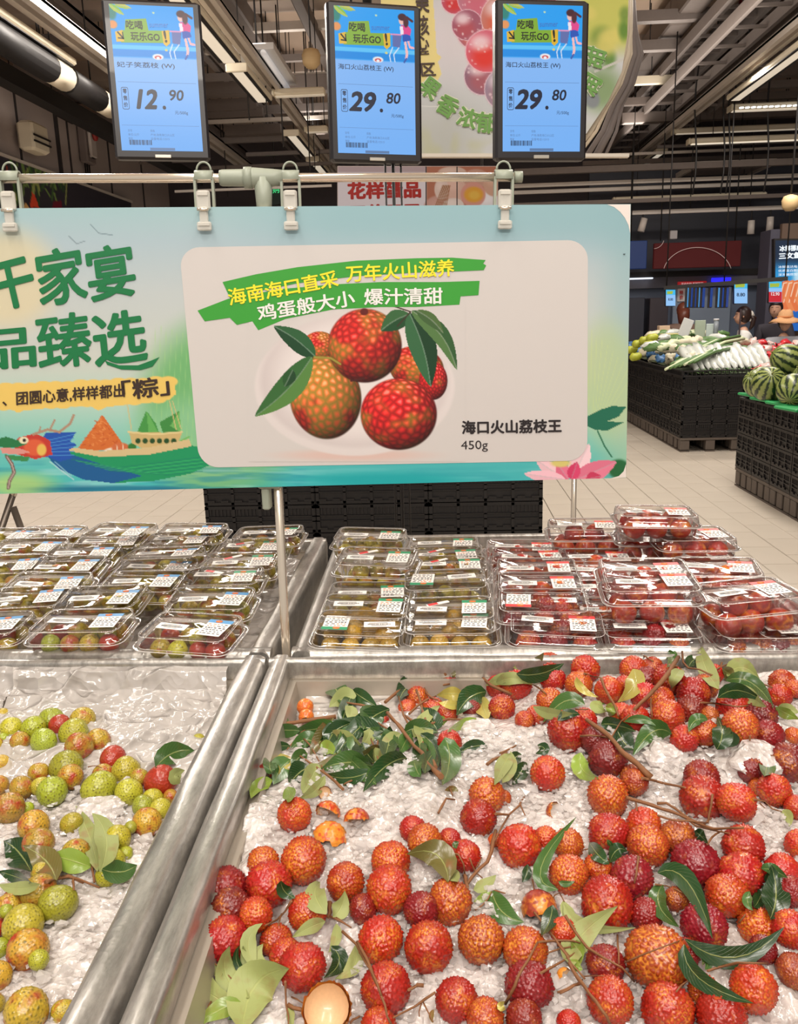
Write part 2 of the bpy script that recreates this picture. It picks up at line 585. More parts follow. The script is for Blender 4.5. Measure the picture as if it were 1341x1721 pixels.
pt.poly([(88, 350), (90, 338), (104, 338), (104, 350)], (110, 24, 44))
t = empty('mural_panel', (-4.9, 10.3, 1.6), 'dark wall panel printed with hanging green vegetables and red chilli', 'mural')
link('printed_face', grid_mesh('printed_face', P3, mat_vcol('print_matte', rough=.6), pt.a, smooth=False), t)
MB().box((-4.96, 10.35, 2.435), (.1, 6.7, 1.67)).build('backing_board', black_m, t)
MB().box((-4.9, 10.35, 3.285), (.05, 6.72, .03)).build('edge_strip', steel_l, t)
# ------------------------------------------------------------------ ceiling services
def track_x(u, v, z):
 return hz(u, v, z)[0]
def fixture(y0, y1, x, z, label, wd=.22, along='y', glow=(238, 226, 204), gs=.55, group='slatted linear lights', slots=True):
 """linear lamp: enamel housing, glowing diffuser, dark louvre slots, hanger rods"""
 if along == 'y':
  c = ((x), (y0 + y1) / 2, z)
  R = None
  L = y1 - y0
  S = lambda cx, cy, cz, sx, sy, sz: ((c[0] + cx, c[1] + cy, c[2] + cz), (sx, sy, sz))
 else:
  c = ((y0 + y1) / 2, x, z)
  L = y1 - y0
  S = lambda cx, cy, cz, sx, sy, sz: ((c[0] + cy, c[1] + cx, c[2] + cz), (sy, sx, sz))
 t = empty('ceiling_lamp', c, label, 'lamp')
 tag(t, group=group)
 m = MB()
 m.bevbox(*S(0, 0, 0, wd, L, .07), b=.015)
 m.bevbox(*S(0, -L / 2 - .01, -.005, wd * 1.02, .03, .085), b=.01)
 m.build('housing', cream, t)
 MB().box(*S(0, 0, -.038, wd * .5, L * .97, .012)).build('diffuser', mat('lamp_glow_%d' % int(gs * 100), (240, 230, 214), .6, emit=glow, estr=gs), t)
 if slots:
  for s in (-1, 1):
   MB().box(*S(s * wd * .36, 0, -.04, wd * .16, L * .95, .01)).build('louvre_slot', black_m, t)
 m = MB()
 for k in (-.35, .35):
  q = S(0, k * L, 0, 0, 0, 0)[0]
  m.tube([(q[0], q[1], z + .03), (q[0], q[1], 5.2)], .006, 5)
 m.build('hanger_rod', black_m, t)
 return t
def run(name, pts_v, x, z, wd, ht, m_, label, cat='rail'):
 y0, y1 = pts_v
 mb = MB()
 mb.box((x - wd * .33, (y0 + y1) / 2, z), (wd * .34, y1 - y0, ht))
 mb.box((x + wd * .33, (y0 + y1) / 2, z), (wd * .34, y1 - y0, ht))
 mb.box((x, (y0 + y1) / 2, z + ht * .3), (wd, y1 - y0, ht * .3))
 return tag(mb.build(name, m_), label, cat)
ZT = 3.95
def yv(u, v, z): return hz(u, v, z)[1]
# right run
xr = track_x(1170, 190, ZT)
run('lamp_track', (5.5, 18), xr, ZT + .06, .16, .09, steel_l, 'long pale double lamp track running away above the right aisle')
for k, (ua, va, ub, vb) in enumerate(((1341, 60, 1210, 168), (1170, 245, 1115, 262))):
 pass
fixture(yv(1341, 50, ZT - .06), yv(1215, 165, ZT - .06) , xr + .16, ZT - .06, 'slotted cream lamp under the right track, its end right above the dotted tube lamp', .2)
ya = yv(1170, 250, ZT - .06)
for i, wrd in enumerate(('nearest', 'middle', 'farthest')):
 fixture(ya + i * 1.5, ya + i * 1.5 + 1.4, xr + .12, ZT - .06, wrd + ' of three short lamps in line at the far end of the right track', .18)
fixture(yv(1341, 50, ZT - .06) - 2.4, yv(1341, 50, ZT - .06) - .1, xr + .16, ZT - .06, 'slotted cream lamp under the right track at the top right corner', .2)
# middle run
xm = track_x(480, 180, ZT)
run('lamp_track', (5.5, 18), xm, ZT + .06, .14, .08, steel_l, 'pale double lamp track running away between the left and middle screens')
for (va, ua, vb, ub, wrd) in ((-40, 300, 98, 415, 'nearest'), (112, 425, 165, 465, 'second nearest'), (222, 505, 258, 535, 'third nearest'), (266, 538, 292, 556, 'farthest')):
 fixture(yv(ua, va, ZT - .06), yv(ub, vb, ZT - .06), xm - .14, ZT - .06, wrd + ' slotted lamp on the track between left and middle screens', .22)
# left run
xl = track_x(100, 75, ZT)
run('lamp_track', (5.5, 18), xl + .12, ZT + .08, .2, .1, steel_l, 'pale double lamp track running away at the top left corner')
fixture(yv(0, 30, ZT - .06) - .6, yv(128, 105, ZT - .06), xl - .12, ZT - .06, 'slotted cream lamp left of the left screen', .26)
# upper grey tray left
x2 = track_x(130, 40, 4.7)
run('cable_tray', (6, 18), x2, 4.7, .25, .12, steel_d, 'dark cable tray high at the top left', 'tray')
x2 = track_x(250, 60, 4.6)
run('cable_tray', (6, 18), x2 + .5, 4.6, .2, .1, steel_d, 'dark cable tray behind the left screen', 'tray')
# black tubes at left
xb = track_x(90, 120, 3.75)
m = None
for k, (u, v) in enumerate(((105, 132), (180, 180))):
 y0_ = None if k == 0 else ye + .04
 ye = yv(u, v, 3.75)
 y0_ = y0_ or ye - 2.4
 t = empty('tube_duct', (xb, ye, 3.75), ['near', 'far'][k] + ' one of two black insulated tubes with pale open ends at the left', 'duct')
 MB().tube([(xb, y0_, 3.75), (xb, ye - .35, 3.75)], .125, 16).build('sleeve', black_m, t)
 MB().tube([(xb, ye - .36, 3.75), (xb, ye, 3.75)], .12, 16).build('pale_end', cream, t)
 m = MB()
 m.tube([(xb, ye - .5, 3.9), (xb, ye - .5, 5.2)], .008, 5)
 m.tube([(xb, ye - 1.6, 3.9), (xb, ye - 1.6, 5.2)], .008, 5)
 m.build('hanger_rod', black_m, t)
tag(MB().box((xb - .45, 11, 3.72), (.16, 7.5, .16)).build('square_duct', black_m), 'black square duct under the black tubes along the left wall', 'duct')
# trays right of the banner
for i, (u, v, z, wd, lab) in enumerate(((1200, 60, 4.6, .2, 'grey cable ladder highest above the right aisle'),
                                          (1170, 125, 4.3, .16, 'grey cable ladder in the middle above the right aisle'),
                                          (1240, 130, 4.25, .14, 'grey cable ladder nearest the right lamp track'),
                                          (1075, 180, 4.7, .1, 'thin slotted strut left of the grey cable ladders'))):
 x = track_x(u, v, z)
 t = empty('cable_ladder', (x, 10, z), lab, 'ladder')
 for s in (-1, 1):
  MB().box((x + s * wd * 1.3, 11.5, z), (.05, 12, .13)).build('side_rail', steel_d, t)
 m = MB()
 for k in range(18):
  m.box((x, 6 + k * .65, z - .03), (wd * 2.6, .04, .03))
 m.build('rung', steel_d, t)
# blue-grey round duct with red clamps
x = track_x(1160, 105, 4.92)
t = empty('round_pipe', (x, 10, 4.92), 'grey round pipe held by red clamps beside the cable ladders', 'pipe')
MB().tube([(x, 5.5, 4.92), (x, 18, 4.92)], .10, 14).build('pipe', mat('pipe_grey', (150, 144, 142), .5, .2), t)
for y in (9.2, 11.2, 13.4):
 MB().lathe([(.105, -.03), (.125, -.03), (.125, .03), (.105, .03)], (x, y, 4.92), 14, rot=Matrix.Rotation(math.radians(90), 3, 'X')).build('clamp', mat('clampred', (140, 44, 44), .5), t)
 MB().tube([(x, y, 5.0), (x, y, 5.2)], .008, 5).build('hanger_rod', black_m, t)
# cross lamps at right
def cross(u0, u1, v, z, label, wd=.13, gs=.7, slots=False, glow=(240, 228, 205)):
 if v > 240: z = min(z, 1.4 + 12.4 * (530 - v) / 1400)
 a = hz(u0, v, z); b0 = hz(u1, v, z)
 return fixture(a[0], b0[0], a[1], z, label, wd, 'x', glow, gs, 'cross lamps above the right aisle', slots)
t = cross(1228, 1420, 182, ZT, 'cross lamp with a row of bright dots at the right edge', .2, .5)
a = hz(1232, 184, ZT - .05)
for k in range(26):
 MB().lathe([(.0, -.012), (.03, -.012), (.03, .0), (0, .0)], (a[0] + .08 + k * .075, a[1] - .08, ZT - .045), 8).build('led_dot', mat('led', (255, 255, 255), .4, emit=(255, 255, 250), estr=3), t)
cross(1158, 1400, 238, ZT - .2, 'long plain cream tube lamp right of the cables above the aisle', .16, .75)
cross(1132, 1400, 221, ZT, 'thin cream rail just above the plain cream tube lamp', .12, .3)
cross(1032, 1262, 336, 3.6, 'thin far cross lamp just above the white spotlight rail', .14, .4)
cross(462, 548, 157, ZT, 'short cream cross lamp ending behind the middle screen, upper', .16, .2)
cross(515, 552, 218, ZT, 'short cream cross lamp ending behind the middle screen, lower', .16, .2)
# louvred strip between
a = hz(425, 78, 4.1); b0 = hz(474, 140, 4.1)
t = empty('strip_lamp', tuple(a), 'unlit white twin strip lamp hung beside the middle track', 'lamp')
MB().bar(a, (a[0], b0[1], 4.1), .42, .06).build('reflector', mat('strip_white', (214, 212, 212), .4), t)
for s in (-.1, .1):
 MB().tube([(a[0] + s, a[1], 4.04), (a[0] + s, b0[1], 4.04)], .03, 8).build('tube', mat('tube_w', (240, 240, 240), .3, emit=(240, 240, 245), estr=.25), t)
MB().tube([(a[0], a[1] + .2, 4.1), (a[0], a[1] + .2, 5.2)], .01, 5).build('hanger_rod', black_m, t)
# cross conduits and struts
names = [(340, 560, 52, 4.75, .09, steel_l, 'pale cross strut at the very top between the left and middle screens'),
         (340, 400, 87, 4.6, .07, steel_l, 'short pale cross strut just under the top strut'),
         (345, 410, 131, 4.5, .08, steel_d, 'grey cross strut third down between the screens'),
         (345, 430, 180, 4.4, .16, dark_duct, 'brown cross duct end between the screens'),
         (345, 440, 193, 4.3, .12, dark_duct, 'brown lower cross duct end between the screens'),
         (345, 560, 206, 4.2, .05, steel_l, 'thin pale conduit crossing between the screens'),
         (385, 470, 221, 4.2, .14, dark_duct, 'brown cross duct left of the middle track'),
         (440, 560, 185, 4.4, .10, steel_d, 'dark cross strut right of the middle track'),
         (420, 560, 260, 4.0, .10, steel_d, 'lowest dark cross strut between the screens'),
         (475, 560, 130, 4.6, .07, steel_l, 'pale cross rail left of the middle screen'),
         (1050, 1341, 31, 4.8, .12, steel_d, 'dark cross strut at the very top right'),
         (1055, 1130, 137, 4.5, .10, cream, 'cream conduit bending down right of the banner'),
         (1150, 1341, 126, 4.6, .16, dark_duct, 'upper dark cross duct at the right'),
         (1130, 1341, 150, 4.5, .10, steel_d, 'dark cross strut under the upper right duct'),
         (1050, 1341, 200, 4.2, .14, dark_duct, 'middle dark cross duct at the right'),
         (1110, 1341, 247, 3.9, .08, steel_d, 'dark cross strut under the plain tube lamp'),
         (870, 1341, 313, 3.8, .10, steel_l, 'pale cross strut passing behind the right end of the rail'),
         (870, 1341, 324, 3.75, .10, steel_l, 'second pale cross strut behind the right end of the rail'),
         (985, 1341, 275, 4.0, .12, dark_duct, 'lower dark cross duct at the right'),
         (240, 345, 274, 3.9, .06, steel_d, 'dark cross strut under the left screen'),
         (345, 560, 105, 4.7, .08, steel_d, 'dark cross strut behind the twin strip lamp'),
         (345, 560, 238, 4.1, .08, steel_d, 'dark cross strut level with the foot of the left screen'),
         (345, 560, 283, 3.9, .09, dark_duct, 'dark far duct just above the T joint'),
         (345, 560, 150, 4.5, .20, dark_duct, 'brown cross duct at the middle of the left gap'),
         (1050, 1341, 80, 4.7, .12, steel_d, 'dark strut crossing the upper ladders at right'),
         (1050, 1341, 172, 4.4, .10, dark_duct, 'brown strut crossing at the height of the dotted lamp'),
         (870, 1341, 290, 3.9, .16, dark_duct, 'brown far duct above the pale cross struts'),
         (870, 1341, 345, 3.5, .10, dark_duct, 'dark far strut just above the sign board corner'),
         (990, 1341, 262, 4.0, .07, steel_l, 'pale strut between the plain tube lamp and the hanging panel'),
         (0, 190, 170, 4.5, .14, dark_duct, 'brown cross duct above the left wall'),
         (60, 190, 70, 4.8, .12, steel_d, 'dark cross strut at the upper left'),
         (300, 560, 322, 3.6, .06, steel_l, 'pale far cross strut seen just above the sign board')]
for kk_, (u0, u1, v, z, th, mm, lab) in enumerate(names):
 if v > 240:
  z = min(z, 1.4 + (11.9 + .16 * (kk_ % 13)) * (530 - v) / 1400)
  th *= .55
 a = hz(u0 - 6, v, z); b0 = hz(u1 + 6, v, z)
 t = empty('cross_strut', tuple(a), lab, 'strut')
 L = abs(b0[0] - a[0])
 MB().box(((a[0] + b0[0]) / 2, a[1], z), (L, th, th)).build('bar', mm, t)
 m = MB()
 for k in ((.15, .5, .85) if v < 240 else (.9,)):
  m.tube([(a[0] + (b0[0] - a[0]) * k, a[1], z + th / 2), (a[0] + (b0[0] - a[0]) * k, a[1], 5.2)], .007, 5)
 m.build('hanger_rod', black_m, t)
# big diagonal ducts (dark) above
for (u, v, z, w_, h_, lab) in ((400, 30, 4.85, .35, .3, 'broad brown duct crossing the pale ceiling between the screens'),
                                 (530, 60, 4.7, .14, .12, 'narrow brown duct beside the middle screen'),
                                 (1130, 40, 4.95, .3, .3, 'broad brown duct high above the right aisle'),
                                 (1330, 30, 4.78, .5, .3, 'broad brown duct at the top right corner')):
 x = track_x(u, v, z)
 t = empty('air_duct', (x, 10, z), lab, 'duct')
 for k in range(6):
  MB().bevbox((x, 6.5 + k * 2.0, z), (w_, 1.96, h_), .02).build('duct_section', dark_duct, t)
# grey panel hung flat at right
a = hz(1170, 278, 3.5); b0 = hz(1290, 278, 3.5); c0 = hz(1122, 306, 3.5)
t = empty('ceiling_panel', tuple(a), 'flat grey hanging panel with a pale rim above the red sign', 'panel')
yy = (a[1] + c0[1]) / 2
MB().box(((a[0] + b0[0]) / 2, yy, 3.53), (b0[0] - a[0], abs(c0[1] - a[1]), .05)).build('sheet', mat('panelgrey', (128, 118, 114), .7), t)
m = MB()
for s in (-1, 1):
 m.box(((a[0] + b0[0]) / 2, yy + s * abs(c0[1] - a[1]) / 2, 3.51), (b0[0] - a[0] + .06, .05, .08))
 m.box(((a[0] + b0[0]) / 2 + s * (b0[0] - a[0]) / 2, yy, 3.51), (.05, abs(c0[1] - a[1]), .08))
m.build('rim', steel_l, t)
m = MB()
for s in (-1, 1):
 m.tube([((a[0] + b0[0]) / 2 + s * .5, yy, 3.55), ((a[0] + b0[0]) / 2 + s * .5, yy, 5.2)], .008, 5)
m.build('hanger_rod', black_m, t)
# white spotlight rail with spots
ZR = 2.86
a = hz(1060, 358, ZR); b0 = hz(1420, 352, ZR)
t = empty('spotlight_rail', tuple(a), 'white rail carrying spotlights above the red sign', 'rail')
MB().bar(a, (b0[0], a[1], ZR), .06, .06).build('bar', mat('rail_white', (214, 204, 196), .5), t)
m = MB()
for k in range(5):
 m.tube([(a[0] + k * .9, a[1], ZR + .03), (a[0] + k * .9, a[1], 5.2)], .008, 5)
m.build('hanger_rod', black_m, t)
for (u, v, lab, tl) in ((1080, 378, 'white tilted spotlight right of the sign board', .25), (1262, 382, 'white lit spotlight above the red sign', 0), (1294, 376, 'small white spotlight near the pillar', 0)):
 q = hy(u, v, a[1])
 s = empty('spotlight', tuple(q), lab, 'spotlight')
 R = Matrix.Rotation(tl, 3, 'Y')
 MB().lathe([(.0, .1), (.05, .1), (.055, -.1), (.045, -.1), (.04, -.08), (0, -.08)], q, 14, rot=R).build('barrel', mat('rail_white', (214, 204, 196), .5), s)
 MB().lathe([(.0, -.075), (.036, -.075), (.036, -.07), (0, -.07)], q, 12, rot=R).build('lens', mat('spotlens', (255, 250, 240), .4, emit=(255, 248, 235), estr=4), s)
 MB().tube([(q[0], q[1], q[2] + .08), (q[0], q[1], ZR)], .012, 6).build('bracket', black_m, s)
# round speakers
for (u, v, y, lab) in ((523, 97, 9.5, 'round cream speaker pendant left of the middle screen'), (1328, 340, 11, 'round tan pendant at the right edge above the pillar')):
 q = hy(u, v, y)
 t = empty('pendant_speaker', tuple(q), lab, 'speaker')
 MB().lathe([(.0, -.1), (.05, -.1), (.09, -.06), (.1, .02), (.08, .07), (.02, .09), (0, .09)], q, 16).build('shell', mat('tan', (206, 176, 130), .5), t)
 MB().tube([(q[0], q[1], q[2] + .08), (q[0], q[1], 5.2)], .008, 5).build('cord', black_m, t)
# hanging rods and cables seen against the ceiling
for i, (u, v, z, lab) in enumerate(((410, 60, 3.7, 'thin drop rod left of the twin strip lamp'), (440, 40, 3.8, 'thin drop rod just above the twin strip lamp'), (466, 60, 3.4, 'thin drop rod right of the twin strip lamp'),
                                      (512, 100, 3.2, 'thin drop rod beside the cream pendant'), (372, 180, 3.3, 'thin drop rod right beside the left screen'))):
 q = hz(u, v, 4.6)
 tag(MB().tube([(q[0], q[1], z), (q[0], q[1], 5.2)], .009, 5).build('drop_rod', black_m), lab, 'rod')
for (u, lab) in ((1212, 'left black cable looping down towards the red sign'), (1221, 'right black cable looping down towards the red sign'), (1165, 'thin black cable left of the looping pair'), (1285, 'black cable right of the looping pair')):
 q = hy(u, 300, 12.2)
 pts = [(q[0] + .03 * math.sin(k * 1.1), 12.2, 2.9 + k * .28) for k in range(9)]
 tag(MB().tube(pts, .012, 5).build('black_cable', black_m), lab, 'cable')
# sagging cream cable-sleeve bundle at right of banner handled with the banner
# green lettered lightbox above board, far
pl = Plane((-4, 15, 0), (4, 15, 0))
t = empty('green_sign', tuple(pl.hit(455, 325)), 'small dark sign with green glowing characters above the sign board', 'sign')
m = MB(); p0 = [pl.hit(u, v) for (u, v) in ((432, 350), (474, 342), (472, 302), (446, 304))]
m.add([tuple(p) for p in p0] + [tuple(p + np.array([0, .06, 0])) for p in p0], [(0, 1, 2, 3), (7, 6, 5, 4), (0, 4, 5, 1), (1, 5, 6, 2), (2, 6, 7, 3), (3, 7, 4, 0)])
m.build('board', mat('signgreen', (20, 44, 36), .5), t)
m = MB(); text_px(m, pl, '闪购', 447, 326, 470, 324, 13, .02, bold=.01)
m.build('lettering', mat_emit('green_glow', (70, 220, 130), 1.0), t)
p0 = pl.hit(462, 304)
MB().tube([(p0[0], 15.03, p0[2]), (p0[0], 15.03, 5.2)], .012, 6).build('hanging_rod', black_m, t)
# ================================================================== steel bins with crushed ice
RZ = .90
def mat_galv():
 t = NT('galvanised_steel')
 tc = t.n('ShaderNodeTexCoord')
 mp = t.n('ShaderNodeMapping'); mp.inputs['Scale'].default_value = (30, 6, 12)
 t.l(tc.outputs['Object'], mp.inputs[0])
 nz = t.n('ShaderNodeTexNoise'); nz.inputs['Scale'].default_value = 2.2; nz.inputs['Detail'].default_value = 8; nz.inputs['Roughness'].default_value = .7
 t.l(mp.outputs[0], nz.inputs['Vector'])
 cr = t.n('ShaderNodeValToRGB')
 cr.color_ramp.elements[0].color = lin((134, 130, 124)) + (1,); cr.color_ramp.elements[0].position = .3
 cr.color_ramp.elements[1].color = lin((202, 197, 190)) + (1,); cr.color_ramp.elements[1].position = .75
 t.l(nz.outputs['Fac'], cr.inputs[0]); t.l(cr.outputs[0], t.b.inputs['Base Color'])
 t.setp(Metallic=.65, Roughness=.36, Coat_Weight=.35, Coat_Roughness=.12)
 n2 = t.n('ShaderNodeTexNoise'); n2.inputs['Scale'].default_value = 45; n2.inputs['Detail'].default_value = 4
 t.l(tc.outputs['Object'], n2.inputs['Vector'])
 n3 = t.n('ShaderNodeTexVoronoi'); n3.inputs['Scale'].default_value = 160
 t.l(tc.outputs['Object'], n3.inputs['Vector'])
 ad = t.n('ShaderNodeMath', operation='MULTIPLY_ADD'); ad.inputs[1].default_value = .15
 t.l(n3.outputs['Distance'], ad.inputs[0]); t.l(n2.outputs['Fac'], ad.inputs[2])
 bp = t.n('ShaderNodeBump'); bp.inputs['Strength'].default_value = .35; bp.inputs['Distance'].default_value = .003
 t.l(ad.outputs[0], bp.inputs['Height']); t.l(bp.outputs[0], t.b.inputs['Normal'])
 return t.m
galv = mat_galv()
inner_m = mat('brushed_liner', (190, 180, 166), .38, .55, noise=.07, nscale=8, bump=.1, bscale=15)
def rim_piece(name, a, b, wd, parent, inw):
 """rounded rim bar from a to b (outer line at RZ), the section grows towards inw; hangs a lip outside"""
 a, b = Vector(a), Vector(b)
 d = (b - a).normalized(); inw = (Vector(inw) - d * Vector(inw).dot(d)).normalized()
 prof = [(0.002, -.10), (-.001, -.03), (-.001, -.012), (.003, -.004), (.010, .0), (wd - .006, .0), (wd - .001, -.002), (wd, -.006), (wd, -.03)]
 n = 40
 vs, fs = [], []
 for i in range(n + 1):
  p = a.lerp(b, i / n)
  for j, (q, h) in enumerate(prof):
   k = (vnoise(np.array(p.x * 9 + p.y * 9), np.array(j * .7), 1.3, 3, 2) - .5) * .0028
   k = float(k)
   vs.append(p + inw * (q + k) + Vector((0, 0, h + k * .8)))
 m_ = len(prof)
 for i in range(n):
  for j in range(m_ - 1):
   fs.append((i * m_ + j, i * m_ + j + 1, (i + 1) * m_ + j + 1, (i + 1) * m_ + j))
 mb = MB(); mb.add(vs, fs, 0, True)
 mb.add([vs[j] for j in range(m_)], [tuple(range(m_ - 1, -1, -1))])
 mb.add([vs[n * m_ + j] for j in range(m_)], [tuple(range(m_))])
 return mb.build(name, galv, parent)
def bin_(label, c, wd, dep=.16):
 """c = outer rim corners front-left, front-right, back-right, back-left"""
 c = [Vector((p[0], p[1], RZ)) for p in c]
 ctr = sum(c, Vector()) / 4
 t = empty('produce_bin', (ctr.x, ctr.y, 0), label, 'bin', 'steel bins')
 names = ['front', 'right', 'back', 'left']
 for i in range(4):
  a, b = c[i], c[(i + 1) % 4]
  rim_piece('rim', a, b, wd[i], t, ctr - (a + b) / 2)
 # inner liner walls and floor, outer skirt
 def inset(k, z, extra=0):
  out = []
  for i in range(4):
   p = c[i].copy()
   dp, dn = (c[i - 1] - p).normalized(), (c[(i + 1) % 4] - p).normalized()
   q = p + dp * (k(i)) + dn * (k((i - 1) % 4))
   q.z = z
   out.append(q)
  return out
 wi = lambda i: wd[i] - .002
 wi2 = lambda i: wd[i] + .012
 top, midd, bot = inset(wi, RZ - .02), inset(wi2, RZ - .03), inset(lambda i: wd[i] + .03, RZ - dep)
 st = inset(wi, RZ - .032)
 mb = MB(); mb.add(top + st + midd + bot, [(j, (j + 1) % 4, (j + 1) % 4 + 4, j + 4) for j in range(4)] + [(4 + j, 4 + (j + 1) % 4, 8 + (j + 1) % 4, 8 + j) for j in range(4)] + [(8 + j, 8 + (j + 1) % 4, 12 + (j + 1) % 4, 12 + j) for j in range(4)] + [(12, 13, 14, 15)])
 mb.build('liner', inner_m, t)
 o1, o2 = inset(lambda i: .004, RZ - .09), inset(lambda i: .03, .42)
 mb = MB(); mb.add(o1 + o2, [(j, (j + 1) % 4, (j + 1) % 4 + 4, j + 4) for j in range(4)] + [(7, 6, 5, 4)])
 mb.build('outer_skirt', galv, t)
 for q in inset(lambda i: .06, 0):
  MB().tube([(q.x, q.y, 0), (q.x, q.y, .44)], .018, 10).build('leg', galv, t)
 return t
h = lambda u, v: hz(u, v, RZ)
def ext(a, b, y):
 return a + (b - a) * (y - a[1]) / (b[1] - a[1])
FRl_b, FRl_f = h(455, 1101), h(190, 1721)
FLr_b, FLr_f = h(449, 1101), h(177, 1721)
fy, by = .40, 1.186
FR = [ext(FRl_b, FRl_f, fy), np.array([.60, fy, RZ]), np.array([.585, by + .004, RZ]), FRl_b]
FL = [np.array([-1.05, fy, RZ]), ext(FLr_b, FLr_f, fy), FLr_b, np.array([-1.09, by - .004, RZ])]
BRl_f, BRl_b = h(488, 1096), h(563, 908)
BLr_f, BLr_b = h(452, 1098), h(549, 903)
BR = [ext(BRl_f, BRl_b, 1.196), np.array([.60, 1.20, RZ]), np.array([.60, 1.905, RZ]), ext(BRl_f, BRl_b, 1.90)]
BL = [np.array([-1.09, 1.19, RZ]), ext(BLr_f, BLr_b, 1.192), ext(BLr_f, BLr_b, 1.88), np.array([-1.10, 1.875, RZ])]
b_fr = bin_('galvanised steel bin of ice heaped with red lychees, front right', FR, [.03, .03, .02, .030])
b_fl = bin_('galvanised steel bin of ice and green lychees, front left', FL, [.03, .036, .02, .03])
b_br = bin_('galvanised steel bin of packed red lychees behind the loose red ones', BR, [.026, .03, .02, .03])
b_bl = bin_('galvanised steel bin of packed green lychees behind the loose green ones', BL, [.026, .034, .02, .03])
# ------------------------------------------------------------------ ice surfaces
def S_right(x, y):
 x, y = np.asarray(x, float), np.asarray(y, float)
 ty = np.clip((y - .50) / .62, 0, 1)
 base = .828 + .030 * sstep(0, .5, ty)
 rt = sstep(-.02, .25, x)
 base = base + (.048 * rt - .022) * sstep(.55, 1.0, ty)
 for (mu, mv, r, hh) in MOUND_R:
  c = hz(mu, mv, .86)
  base = base + hh * np.exp(-((x - c[0]) ** 2 + ((y - c[1])) ** 2) / (2 * r * r))
 return base
def S_left(x, y):
 x, y = np.asarray(x, float), np.asarray(y, float)
 ty = np.clip((y - .50) / .5, 0, 1)
 return .822 + .018 * ty - .008 * sstep(-.40, -.30, x)
MOUND_R = [(680, 1345, .052, .030), (1150, 1285, .055, .020), (1230, 1275, .03, .02), (820, 1235, .05, .014), (430, 1400, .04, .02), (1240, 1390, .04, .012)]
_HG = {}
def S_top(S):
 """ice top including its lumps, slightly dilated, as a fast lookup"""
 if S not in _HG:
  xs, ys = np.linspace(-1.1, .65, 600), np.linspace(.38, 1.25, 300)
  X, Y = np.meshgrid(xs, ys)
  Z = S(X, Y) + (vnoise(X, Y, 16, 5, 2) - .5) * .014 + (vnoise(X, Y, 60, 9, 2) - .5) * .008 + .001
  if S is S_left: Z = np.maximum(Z, np.where((Y > .93) & (Y < 1.15), .85, 0))
  if S is S_right: Z = np.maximum(Z, np.where((Y > 1.03) & (X < -.02), .855, 0))
  M = Z.copy()
  for dx in (-2, 0, 2):
   for dy in (-2, 0, 2):
    M = np.maximum(M, np.roll(np.roll(Z, dx, 1), dy, 0))
  _HG[S] = M
 M = _HG[S]
 return lambda x, y: M[min(299, max(0, int((y - .38) / .87 * 299)))][min(599, max(0, int((x + 1.1) / 1.75 * 599)))]
def S_hit(u, v, S, lift=0.0):
 d = ray(u, v)
 z = .86
 for _ in range(14):
  p = CAM + d * (z - CAM[2]) / d[2]
  z = .6 * z + .4 * (float(S(p[0], p[1])) + lift)
 return CAM + d * (z - CAM[2]) / d[2]
def mat_ice():
 t = NT('crushed_ice')
 tc = t.n('ShaderNodeTexCoord')
 nz = t.n('ShaderNodeTexNoise'); nz.inputs['Scale'].default_value = 30; nz.inputs['Detail'].default_value = 6
 t.l(tc.outputs['Object'], nz.inputs['Vector'])
 cr = t.n('ShaderNodeValToRGB')
 cr.color_ramp.elements[0].color = lin((186, 177, 171)) + (1,); cr.color_ramp.elements[0].position = .34
 cr.color_ramp.elements[1].color = lin((224, 217, 213)) + (1,); cr.color_ramp.elements[1].position = .64
 t.l(nz.outputs['Fac'], cr.inputs[0]); t.l(cr.outputs[0], t.b.inputs['Base Color'])
 t.setp(Roughness=.14, Specular_IOR_Level=.6, Coat_Weight=.6, Coat_Roughness=.04, Subsurface_Weight=.6, Subsurface_Radius=(.012, .011, .010), Subsurface_Scale=.6)
 v = t.n('ShaderNodeTexVoronoi'); v.inputs['Scale'].default_value = 150; v.feature = 'F1'
 t.l(tc.outputs['Object'], v.inputs['Vector'])
 n2 = t.n('ShaderNodeTexNoise'); n2.inputs['Scale'].default_value = 90; n2.inputs['Detail'].default_value = 3
 t.l(tc.outputs['Object'], n2.inputs['Vector'])
 ad = t.n('ShaderNodeMath', operation='ADD')
 t.l(v.outputs['Distance'], ad.inputs[0]); t.l(n2.outputs['Fac'], ad.inputs[1])
 bp = t.n('ShaderNodeBump'); bp.inputs['Strength'].default_value = .7; bp.inputs['Distance'].default_value = .004
 t.l(ad.outputs[0], bp.inputs['Height']); t.l(bp.outputs[0], t.b.inputs['Normal'])
 return t.m
ice_m = mat_ice()
chip_m = mat('ice_chip', (226, 220, 216), .08, noise=.06, nscale=40, coat=.6)
mp_ = chip_m.node_tree.nodes['Principled BSDF']
mp_.inputs['Alpha'].default_value = .42
def quad_pts(c, s, t):
 """bilinear inside the rim quad"""
 a = c[0][None, None] * (1 - s)[..., None] + c[1][None, None] * s[..., None]
 b = c[3][None, None] * (1 - s)[..., None] + c[2][None, None] * s[..., None]
 return a * (1 - t)[..., None] + b * t[..., None]
